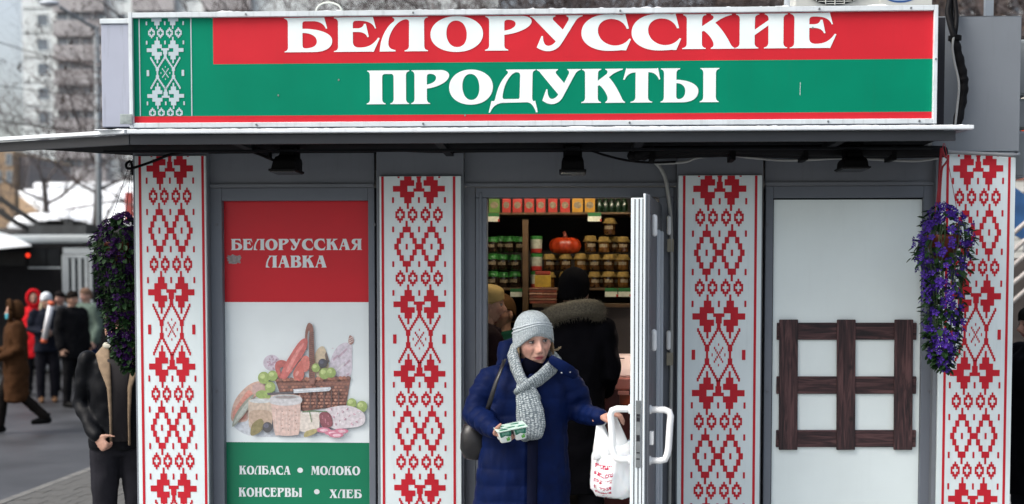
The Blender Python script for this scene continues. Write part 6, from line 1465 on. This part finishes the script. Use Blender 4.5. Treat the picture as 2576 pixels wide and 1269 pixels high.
q = MB(); q.tube([Vector((.08 * math.cos(a), .005 + .075 * math.sin(a), 1.50)) * k for a in np.linspace(0, 2 * math.pi, 16)], .022 * k, 8); child(q, 'pale_scarf', M('pale_scarf', (.40, .39, .33), .9, var=.3, scale=60), pm2)
person('woman in brown hooded coat and blue face mask walking at the left edge', at(38, 8.5), -58, 1.64, coat=(.048, .022, .010), hem=.42, hood=(.045, .022, .010), trousers=(.012, .010, .009), mask=(.08, .34, .42), voxel=.02, coat_r=1.08, coat_rough=.95, lod=(40, 36),
    arms=dict(elL=(-.25, .0, 1.12), wrL=(-.08, -.24, 1.06), elR=(.25, .02, 1.12), wrR=(.10, -.22, 1.0)), legs=dict(kneeL=(-.10, -.16, .50), ankL=(-.10, -.20, .09), kneeR=(.10, .06, .50), ankR=(.10, .34, .20)))
person('man in long black coat standing with his dark haired head turned, left of the flowers', at(181, 11.9), 62, 1.76, coat=(.006, .006, .007), hem=.72, hair=(.010, .008, .007), trousers=(.006, .006, .007), voxel=.02, coat_r=1.1, lod=(40, 36), skin=(.34, .20, .14))
wp, J, hc, R, k = person('person in white hat and dark jacket holding a rolled paper', at(117, 12.6), 30, 1.72, coat=(.010, .012, .020), hem=.8, hat=(.52, .55, .58), trousers=(.010, .010, .014), voxel=.02, lod=(40, 36), skin=(.36, .22, .16), arms=dict(elL=(-.25, 0, 1.15), wrL=(-.10, -.22, 1.12), elR=(.25, 0, 1.15), wrR=(.05, -.24, 1.10)), shoes=(.10, .055, .03))
q = MB()
for i in range(40):
    a = random.uniform(-.2, 1.2) * math.pi; q.tube([hc + R @ Vector((.08 * math.cos(a), .03 + .06 * math.sin(a), -.02)), hc + R @ Vector((.10 * math.cos(a), .03 + .08 * math.sin(a), -.14)), hc + R @ Vector((.10 * math.cos(a), .02 + .08 * math.sin(a), -.26))], [.012, .012, .004], 5)
child(q, 'long_hair', M('pale_hair', (.36, .30, .20), .7), wp)['kind'] = 'stuff'
rp = thing('rolled_paper', 'white rolled paper with orange ends held by the person in the white hat', 'paper roll', P(121, 812, 12.25))
a, b_ = P(128, 768, 12.2), P(112, 852, 12.3)
q = MB(); q.tube([a, b_], .045, 14); q.build('roll', M('roll_white', (.75, .75, .78), .5), rp, smooth=True)
d = (a - b_).normalized()
for p, s in ((a, 1), (b_, -1)): q = MB(); q.tube([p + d * s * .002, p + d * s * .06], .046, 14); q.build('end_cap', M('roll_orange', (.62, .12, .05), .5), rp, smooth=True)
person('person in bright red hooded jacket behind the white hat, left background', at(86, 14.0), 20, 1.74, coat=(.50, .012, .018), hem=.62, hood=(.50, .012, .018), trousers=(.01, .01, .012), voxel=.02, lod=(40, 36))
person('dark haired person whose head shows between the white hat and the black coat', at(153, 14.6), -10, 1.74, coat=(.05, .055, .06), hem=.75, hair=(.012, .01, .01), voxel=.02, lod=(40, 36), skin=(.42, .25, .19))
person('person in grey green jacket and blue jeans next to the flowers, background', at(219, 13.6), -30, 1.80, coat=(.09, .125, .105), hem=.85, hair=(.16, .10, .07), trousers=(.012, .022, .06), voxel=.02, coat_r=1.12, lod=(40, 36), skin=(.42, .25, .19))
person('dark dressed person half hidden behind the right printed post', at(2606, 1.4), -80, 1.72, coat=(.006, .006, .008), hem=.5, hair=(.01, .01, .01), voxel=.016, coat_r=1.1, lod=(40, 36), arms=dict(elL=(-.24, -.1, 1.16), wrL=(-.12, -.30, 1.22)))
# ================================================================== BACKGROUND LEFT

YT_ = 136.0
tower = thing('apartment_tower', 'tall pale apartment tower with brown balcony bands behind the bare trees', 'apartment building', (X(250, YT_), YT_ + 8, 0))
TW = M('tower_white_panel', (.72, .78, .79), .7, var=.1, scale=.3); TB = M('tower_hazed_brown_band', (.42, .41, .42), .8, var=.2, scale=.4); GLS = M('tower_glass', (.16, .20, .24), .2, var=.4, scale=.3, spec=.7); TBE = M('tower_joint', (.35, .38, .38), .8)  # panel, band and glass colours lightened to paint in distance haze
s_ = pxm(YT_)
x0 = X(64, YT_); SH_ = 61.5 / s_
def colx(u): return X(u, YT_)
q = MB(); q.box(x0, x0 + 55, YT_ + .5, YT_ + 16, 0, 48); q.build('wall', TW, tower)
zw = lambda v: 1.87 + (716 - v) / s_
for k in range(-2, 9):
    zc_ = zw(415) + k * SH_
    q = MB(); q.box(colx(66), colx(150) - .02, YT_ + .42, YT_ + .499, zc_ - SH_ / 2 - .06, zc_ - SH_ / 2 + .06); q.build('panel_joint', TBE, tower)
    for (ua, ub) in ((100, 131), (300, 326), (470, 500), (660, 690)):
        q = MB(); frame(q, colx(ua), colx(ub), zc_ - .75, zc_ + .75, .1, YT_ + .40, YT_ + .52); w = q.build('window', TW, tower)
        q = MB(); q.box(colx(ua) + .1, colx(ub) - .1, YT_ + .47, YT_ + .498, zc_ - .65, zc_ + .65); q.build('pane', GLS, w)
    for (ua, ub) in ((150, 275), (345, 450), (520, 640)):
        zb_ = zw(457) + k * SH_
        q = MB(); q.box(colx(ua), colx(ub), YT_ - .5, YT_ + .499, zb_ - .1, zb_ + 1.72); bal = q.build('balcony', TB, tower)
        q = MB(); q.box(colx(ua) + .1, colx(ub) - .1, YT_ + .30, YT_ + .49, zb_ + 1.73, zb_ + SH_ - .11); q.build('glazing', GLS, bal)
        q = MB(); n = max(2, int((ub - ua) / 26))
        for j in range(n + 1): xx = colx(ua) + (colx(ub) - colx(ua) - .16) * j / n; q.box(xx, xx + .16, YT_ + .18, YT_ + .29, zb_ + 1.73, zb_ + SH_ - .11)
        q.build('mullion', TW, bal)
YO = 95.0
ob = thing('ochre_building', 'tan building at the far left edge under the awning', 'building', (X(0, YO), YO + 6, 0))
TAN = M('tan_plaster', (.34, .24, .15), .8, var=.15, scale=.5)
q = MB(); q.box(X(-420, YO), X(42, YO), YO, YO + 12, 0, Z(372, YO)); q.build('wall', TAN, ob)
q = MB(); q.box(X(43, YO), X(66, YO), YO + 1, YO + 10, 0, Z(385, YO)); q.build('grey_annex', M('annex_grey', (.26, .24, .24), .8, var=.2), ob)
for u, v in ((4, 440), (30, 440), (-30, 440), (30, 395)):
    q = MB(); frame(q, X(u - 8, YO), X(u + 8, YO), Z(v + 16, YO), Z(v - 16, YO), .08, YO - .08, YO - .002); w = q.build('window', TBE, ob); q = MB(); q.box(X(u - 8, YO) + .08, X(u + 8, YO) - .08, YO - .04, YO - .003, Z(v + 16, YO) + .08, Z(v - 16, YO) - .08); q.build('pane', GLS, w)
# low building with snow on its roofs
YB2 = 46.0
lb = thing('low_building', 'long low building with thick snow on its flat and pitched roofs', 'building', (X(180, YB2), YB2 + 5, 0))
q = MB(); q.box(X(24, YB2), X(560, YB2), YB2 + 3, YB2 + 9, 0, Z(486, YB2 + 3)); q.build('upper_wall', M('low_wall_grey', (.30, .32, .33), .8, var=.15, scale=.8), lb)
q = MB(); q.box(X(22, YB2), X(562, YB2), YB2 + 2.6, YB2 + 9.4, Z(478, YB2 + 3), Z(456, YB2 + 3)); q.build('flat_roof_snow', SNOW, lb, bevel=.12)
for (a, b_) in ((152, 158), (178, 186), (206, 210)): q = MB(); q.box(X(a, YB2), X(b_, YB2), YB2 + 2.8, YB2 + 2.99, Z(496, YB2 + 3), Z(479, YB2 + 3)); q.build('wall_lamp', M('lamp_dark', (.06, .06, .06), .6), lb)
# pitched snow roof sloping towards the street
z1, z2 = Z(488, YB2 + 2.5), Z(566, YB2 - 4)
q = MB(); A = [(X(52, YB2 + 2.5), YB2 + 2.55, z1), (X(560, YB2 + 2.5), YB2 + 2.55, z1), (X(560, YB2 - 4), YB2 - 4, z2), (X(150, YB2 - 4), YB2 - 4, z2)]
n = len(q.v); q.v += A + [(x, y, z + .28) for x, y, z in A]
for f in ((3, 2, 1, 0), (4, 5, 6, 7), (0, 1, 5, 4), (1, 2, 6, 5), (2, 3, 7, 6), (3, 0, 4, 7)): q.f.append(tuple(n + i for i in f)); q.m.append(0)
q.build('pitched_roof_snow', SNOW, lb)
q = MB(); q.rings([[(A[0][0], A[0][1], 0), (A[3][0], A[3][1], 0), (A[3][0], A[3][1], z2 - .01), (A[0][0], A[0][1], z1 - .01)], [(A[0][0] + .3, A[0][1], 0), (A[3][0] + .3, A[3][1], 0), (A[3][0] + .3, A[3][1], z2 - .01), (A[0][0] + .3, A[0][1], z1 - .01)]]); q.build('gable_wall', TAN, lb)
q = MB(); q.box(X(155, YB2 - 4), X(560, YB2 - 4), YB2 - 3.8, YB2 - 3.5, 0, z2 - .02); q.build('front_wall', M('low_front', (.16, .15, .14), .8), lb)
q = MB(); q.ell((X(118, 40), 40, Z(560, 40)), 1.3, 1.0, .42, 16, 10); q.box(X(118, 40) - 1.1, X(118, 40) + 1.1, 39.2, 40.8, 0, Z(560, 40) - .05); tag(q.build('kiosk_roof', SNOW, smooth=False), 'small rounded snow covered booth in front of the tan gable', 'booth')
# fence along the street
YFc = 36.0
fn = thing('fence', 'dark low fence in front of the snowy roof, left background', 'fence', (X(150, YFc), YFc, 0))
zt = Z(571, YFc)
for k in range(7): q = MB(); x = X(-40 + k * 62, YFc); q.box(x - .05, x + .05, YFc - .05, YFc + .05, 0, zt); q.build('post', M('fence_dark', (.05, .05, .05), .6), fn)
for dz in (0, .45, .9): q = MB(); q.box(X(-60, YFc), X(340, YFc), YFc - .09, YFc - .051, zt - .12 - dz, zt - .02 - dz); q.build('rail', M('fence_dark', (.05, .05, .05), .6), fn)
q = MB(); q.box(X(205, 35.5), X(238, 35.5), 35.4, 35.5, Z(592, 35.5), Z(580, 35.5)); tag(q.build('banner', M('banner_yellow', (.30, .27, .05), .6)), 'yellowish banner on the dark fence by the flowers', 'banner')
# lamp post
YLp = 30.0
lp_ = thing('lamp_post', 'grey lamp post rising in front of the snowy roof', 'lamp post', (X(254, YLp), YLp, 0))
q = MB(); q.tube([(X(254, YLp), YLp, 0), (X(254, YLp), YLp, 9.5)], [.10, .075], 12); q.build('pole', M('lamp_post_grey', (.20, .23, .25), .5), lp_, smooth=True)
q = MB(); q.tube([(X(254, YLp), YLp, 0), (X(254, YLp), YLp, .6)], .15, 12); q.build('base', M('lamp_post_grey', (.20, .23, .25), .5), lp_)
q = MB(); q.tube([(X(254, YLp), YLp, 9.4), (X(254, YLp) - .8, YLp - .8, 9.9)], .05, 8); q.build('arm', M('lamp_post_grey', (.20, .23, .25), .5), lp_)
q = MB(); q.ell((X(254, YLp) - 1.0, YLp - 1.0, 9.95), .3, .2, .1, 12, 8); q.build('lantern', GREYL, lp_)
q = MB(); xr_b = X(338, 34); q.box(X(318, 34), xr_b, 34, 34.1, Z(555, 34), Z(480, 34)); tag(q.build('red_sign', M('far_red_sign', (.45, .08, .07), .6)), 'red sign board just left of the left printed post, far away', 'sign')
# trolleybus
YBu = 18.5
bus = thing('trolleybus', 'trolleybus with white roof, dark windows and folding doors stopped behind the people', 'trolleybus', (X(60, YBu), YBu + 1.2, 0))
BD = M('bus_dark_panel', (.007, .007, .008), .6, var=.2, spec=.06); BW = M('bus_white', (.62, .65, .66), .4, var=.06, dirt=.1); BG = M('bus_grey', (.30, .33, .34), .45, var=.1, dirt=.1); BGL = M('bus_glass', (.010, .012, .014), .2, spec=.15)
bx0, bx1 = X(-420, YBu), X(262, YBu); zr = Z(588, YBu)
q = MB(); q.box(bx0, bx1, YBu, YBu + 2.5, .35, zr - .19); q.build('body', BD, bus, bevel=.05)
q = MB(); q.box(bx0 - .02, bx1 + .03, YBu - .03, YBu + 2.53, zr - .188, zr); q.build('roof', BG, bus, bevel=.06)
q = MB(); xa_ = X(-420, YBu - .8); q.rings([[(bx0, YBu - .75, Z(628, YBu - .75)), (X(0, YBu - .75), YBu - .75, Z(625, YBu - .75)), (X(84, YBu - .7), YBu - .7, Z(616, YBu - .75)), (X(84, YBu), YBu - .035, Z(616, YBu - .75)), (bx0, YBu - .035, Z(628, YBu))], [(bx0, YBu - .75, Z(575, YBu)), (X(-40, YBu - .75), YBu - .75, Z(577, YBu)), (X(20, YBu - .7), YBu - .7, Z(585, YBu - .75)), (X(60, YBu), YBu - .035, Z(598, YBu - .75)), (bx0, YBu - .035, Z(570, YBu))]]); sh = q.build('stop_canopy_snow', SNOW); tag(sh, 'white snow covered canopy end over the dark windows, far left', 'canopy')
for k, (a, b_) in enumerate(((-200, -110), (-105, -15), (-10, 68), (76, 118), (122, 154))): q = MB(); q.box(X(a, YBu), X(b_, YBu), YBu - .012, YBu - .001, Z(668, YBu), Z(626, YBu)); q.build('window', BGL, bus)
q = MB(); q.box(X(74, YBu), X(156, YBu), YBu - .02, YBu - .001, Z(675, YBu), Z(671, YBu)); q.build('waist_rail', BG, bus)
dz0 = .4
q = MB(); frame(q, X(160, YBu), X(236, YBu), dz0, Z(640, YBu), .07, YBu - .05, YBu - .001); df = q.build('door_frame', BG, bus, bevel=.01)
q = MB(); q.box(X(163, YBu), X(262, YBu), YBu - .04, YBu - .001, Z(638, YBu), Z(622, YBu)); q.build('door_header', BG, bus)
for k in range(4): q = MB(); a = X(168 + k * 16, YBu); q.box(a, a + .07, YBu - .045, YBu - .012, dz0 + .07, Z(645, YBu)); q.build('door_leaf_edge', BG, df)
q = MB(); q.box(X(165, YBu), X(232, YBu), YBu - .011, YBu - .0015, dz0 + .05, Z(643, YBu)); q.build('door_glass', BGL, df)
q = MB(); q.ell((X(74, YBu), YBu - .02, Z(641, YBu)), .045, .02, .045, 12, 8); q.build('red_light', M('red_lamp', (.7, .03, .01), .4, emit=1.2), bus)
for x in (-150, 40, 240):
    q = MB(); c = Vector((X(x, YBu), YBu + .1, .48)); q.tube([c - Vector((0, .13, 0)), c + Vector((0, .13, 0))], .48, 24); q.build('wheel', RUBBER, bus)
# gear on the roof and the current poles
q = MB(); rnd = random.Random(11)
q.box(X(96, YBu + 1), X(238, YBu + 1), YBu + .6, YBu + 1.8, zr + .002, Z(566, YBu + 1))
for k in range(12): c = P(100 + k * 11, 566 + rnd.uniform(-5, 4), YBu + 1); q.box(c.x - .09, c.x + .09, YBu + .9, YBu + 1.2, c.z - .1, c.z + rnd.uniform(0, .12))
q.build('roof_equipment', M('roof_gear', (.03, .033, .035), .6, var=.4), bus)
for k, pts in enumerate((((-60, 460), (0, 500), (60, 540), (110, 572)), ((-60, 490), (0, 530), (40, 560), (80, 580)), ((-30, 575), (40, 588), (100, 588)))):
    q = MB(); q.tube([P(u, v, YBu + 1.0) for u, v in pts], .055, 8); q.build('current_pole', M('pole_black', (.012, .012, .012), .6), bus, smooth=True)
# parked cars' worth of darkness is not shown; overhead wires
for k, (pa, pb) in enumerate((((-40, 95), (330, 190)), ((-40, 210), (330, 245)), ((-30, 300), (330, 330)))):
    q = MB(); q.tube([P(*pa, 24), P((pa[0] + pb[0]) / 2, (pa[1] + pb[1]) / 2 + 8, 24), P(*pb, 24), P(pb[0] + 900, pb[1] + 60, 24)], .012, 5); tag(q.build('overhead_wire', RUBBER), '%s thin overhead wire crossing in front of the pale tower' % ('uppermost', 'middle', 'lowest')[k], 'wire')

# ================================================================== TREES
BARK = M('bark', (.075, .065, .062), .9, var=.35, scale=3, bump=.6, bscale=20); TWIG = M('twig_bark', (.115, .098, .098), .9, var=.35, scale=2)
DRY = M('dry_seed_cluster', (.045, .028, .020), .9, var=.4, scale=30)
def tree_meshes(seed, H, droop=.0, maxd=6, nb=(3, 4)):
    rnd = random.Random(seed); tr, tw, dl = MB(), MB(), MB()
    tr.tube([(0, 0, 0), (.05, .02, H * .18), (-.04, .06, H * .36), (.08, 0, H * .55)], [.17 * H / 10, .14 * H / 10, .115 * H / 10, .085 * H / 10], 10)
    def grow(p, d, ln, r, depth):
        pts = [p]; q_ = p; dd = d
        for i in range(3):
            dd = (dd + Vector((rnd.gauss(0, .16), rnd.gauss(0, .16), rnd.gauss(.03, .12) - droop * (depth > 2)))).normalized(); q_ = q_ + dd * ln / 3; pts.append(q_)
        (tr if depth < 2 else tw).tube(pts, [r, r * .85, r * .7, r * .52], 5 if depth < 2 else 3, cap=False)
        if depth >= maxd:
            if rnd.random() < .10:
                for k in range(4):
                    c = q_ + Vector((rnd.gauss(0, .03), rnd.gauss(0, .03), -.04 * k)); n = Vector((rnd.gauss(0, 1), rnd.gauss(0, 1), rnd.gauss(0, 1))).normalized(); a = n.orthogonal().normalized() * .035; b = n.cross(a); dl.poly([c - a, c + b, c + a, c - b])
            return
        for k in range(rnd.randint(*nb)):
            f = rnd.uniform(.35, 1.0); i = min(2, int(f * 3)); s = pts[i].lerp(pts[i + 1], f * 3 - i)
            side = dd.orthogonal().normalized(); side.rotate(Matrix.Rotation(rnd.uniform(0, 6.28), 3, dd)); ang = rnd.uniform(.45, 1.05)
            grow(s, (dd * math.cos(ang) + side * math.sin(ang)).normalized(), ln * rnd.uniform(.58, .82), r * .58, depth + 1)
        grow(q_, (dd + Vector((rnd.gauss(0, .25), rnd.gauss(0, .25), 0))).normalized(), ln * .8, r * .55, depth + 1)
    for k in range(6):
        a = k * 1.05 + rnd.uniform(-.3, .3); z = H * rnd.uniform(.28, .55)
        grow(Vector((.03, .02, z)), Vector((math.cos(a), math.sin(a), rnd.uniform(.35, 1.0))).normalized(), H * .20, .055 * H / 10, 0)
    return tr.mesh('trunk', BARK), tw.mesh('crown', TWIG), (dl.mesh('seed_cluster', DRY) if dl.f else None)
TM = [tree_meshes(3, 11, .02, 5), tree_meshes(14, 12, .06, 5), tree_meshes(25, 10, .0, 5), tree_meshes(31, 11, .04, 5, (1, 3))]
def tree(k, u, y, label, s=1.0, rot=0.0, grp='bare trees behind the kiosk'):
    t = thing('bare_tree', label, 'tree', (X(u, y), y, 0), grp); t.rotation_euler.z = rot; t.scale = (s, s, s)
    for nm, me in zip(('trunk', 'crown', 'seed_cluster'), TM[k]):
        if me is None: continue
        o = bpy.data.objects.new(nm, me); COL.objects.link(o); o.parent = t
        if nm != 'trunk': o['kind'] = 'stuff'
spots = [(3, 120, 42, 1.0, 4.2, 'bare tree with fine twigs near the left corner of the pale tower'), (3, 440, 34, 1.0, 5.1, 'bare tree close behind the pale parapet box left of the sign'), (3, 560, 24, 1.0, .3, 'bare tree with the densest twigs left of the sign, in front of the tower'), (3, 250, 36, 1.0, 1.2, 'bare tree with thin drooping twigs right in front of the pale tower'), (3, 780, 26, 1.1, 2.2, 'bare tree showing above the left end of the sign'), (3, 960, 24, .9, .9, 'bare tree above the green corner of the sign'), (3, 1060, 30, 1.1, 4.0, 'bare tree behind the cable loop on top of the sign'), (2, 1150, 26, 1.0, 5.0, 'bare tree above the second and third big letters'),
         (3, 1290, 27, 1.1, .1, 'bare tree above the fourth and fifth big letters'), (1, 1380, 22, 1.0, 2.9, 'bare tree with a thick dark trunk above the middle of the sign'), (3, 1560, 30, 1.2, 3.6, 'bare tree above the double letters of the sign'), (1, 1740, 25, 1.1, 1.9, 'bare tree left of the air conditioner'), (0, 1900, 33, 1.3, 4.4, 'bare tree before the tan wall left of the air conditioner'), (2, 2430, 20, 1.1, .7, 'bare tree behind the hose at the right end of the sign'), (1, 2560, 24, 1.2, 3.1, 'bare tree at the far right edge behind the grey parapet')]
for k, u, y, s, r, lb_ in spots: tree(k, u, y, lb_, s, r)

# ================================================================== BACKGROUND RIGHT
YRB = 40.0
rb = thing('brick_house', 'brown brick house behind the trees at the right above the air conditioner', 'house', (X(2200, YRB), YRB + 6, 0))
BRN = M('brown_brick', (.20, .13, .085), .85, var=.3, scale=1.2)
q = MB(); q.box(X(1880, YRB), X(3100, YRB), YRB, YRB + 12, 0, Z(-160, YRB)); q.build('wall', BRN, rb)
for u in (1940, 2060, 2180, 2300, 2420, 2540, 2660):
    for v in (30, 160):
        q = MB(); frame(q, X(u - 18, YRB), X(u + 18, YRB), Z(v + 30, YRB), Z(v - 30, YRB), .1, YRB - .1, YRB - .002); w = q.build('window', TW, rb); q = MB(); q.box(X(u - 18, YRB) + .1, X(u + 18, YRB) - .1, YRB - .05, YRB - .003, Z(v + 30, YRB) + .1, Z(v - 30, YRB) - .1); q.build('pane', GLS, w)
# orange and white sign, brick wall with snow, blue tarpaulin, stair rails in the right strip
YS2 = 9.0
t = thing('orange_sign', 'orange sign with a white middle at the right edge', 'sign', (X(2590, YS2), YS2, 0))
for (v0, v1, c, nm) in ((195, 236, (.62, .06, .01), 'upper_band'), (237, 317, (.80, .76, .66), 'white_panel'), (318, 368, (.62, .06, .01), 'lower_band')):
    q = MB(); q.box(X(2562, YS2), X(2680, YS2), YS2, YS2 + .08, Z(v1, YS2) + .003, Z(v0, YS2)); q.build(nm, M('os_%s' % nm, c, .5, var=.1), t)
for u in (2590, 2660): q = MB(); q.box(X(u, YS2) - .04, X(u, YS2) + .04, YS2 + .081, YS2 + .15, 0, Z(195, YS2)); q.build('post', STEEL, t)
YW2 = 14.0
bw = thing('brick_wall', 'patched red and white brick wall at the right edge below the orange sign', 'wall', (X(2600, YW2), YW2, 0))
q = MB(); q.box(X(2500, YW2), X(2900, YW2), YW2, YW2 + .3, 0, Z(372, YW2)); q.build('mortar_core', M('mortar', (.30, .29, .26), .9, var=.3), bw)
BR = [M('brick_red', (.30, .12, .09), .85, var=.3), M('brick_white', (.60, .60, .56), .85, var=.2), M('brick_yellowish', (.42, .40, .26), .85, var=.3)]
bm = MB(); bm.box(-.19, .19, -.02, .0, -.085, .085); bms = [bm.mesh('brick', m) for m in BR]; rnd = random.Random(9)
zz0 = Z(372, YW2)
for r in range(17):
    for c in range(4):
        o = bpy.data.objects.new('brick', bms[0 if r in (2, 4, 5) else (1 if rnd.random() < .6 else 2)]); COL.objects.link(o); adopt(o, bw); o.location = (X(2545, YW2) + c * .4 + (.2 if r % 2 else 0), YW2 - .001, zz0 - .1 - r * .19)
YT2 = 6.0
q = MB(); q.poly([P(2548, 470, YT2), P(2590, 500, YT2), P(2600, 620, YT2), P(2548, 590, YT2)]); to = q.build('tarpaulin', M('blue_tarp', (.03, .10, .25), .5, var=.4, scale=4)); so = to.modifiers.new('s', 'SOLIDIFY'); so.thickness = .03; tag(to, 'blue tarpaulin hanging at the right edge beside the printed post', 'tarpaulin')
st = thing('stair_rail', 'pale sloping stair rails at the right edge below the blue tarpaulin', 'railing', P(2560, 1000, 5.0))
for k, (va, vb) in enumerate(((592, 560), (636, 600), (672, 640), (716, 690), (762, 730))):
    q = MB(); a, b_ = P(2530, va + 12, 5.0), P(2660, vb - 70, 5.0); q.tube([a, b_], .022, 8); q.build('rail', M('rail_pale', (.45, .42, .40), .5), st, smooth=True)
for u in (2536, 2650): q = MB(); x = X(u, 5.0); q.box(x - .03, x + .03, 5.03, 5.09, 0, Z(570, 5.0)); q.build('post', STEEL, st)
q = MB(); q.box(X(2520, 5.4), X(2760, 5.4), 5.4, 7.0, 0, Z(650, 5.4)); tag(q.build('stair_block', M('stair_dark', (.07, .06, .055), .8, var=.3)), 'dark stair block behind the pale rails at the right edge', 'stairs')
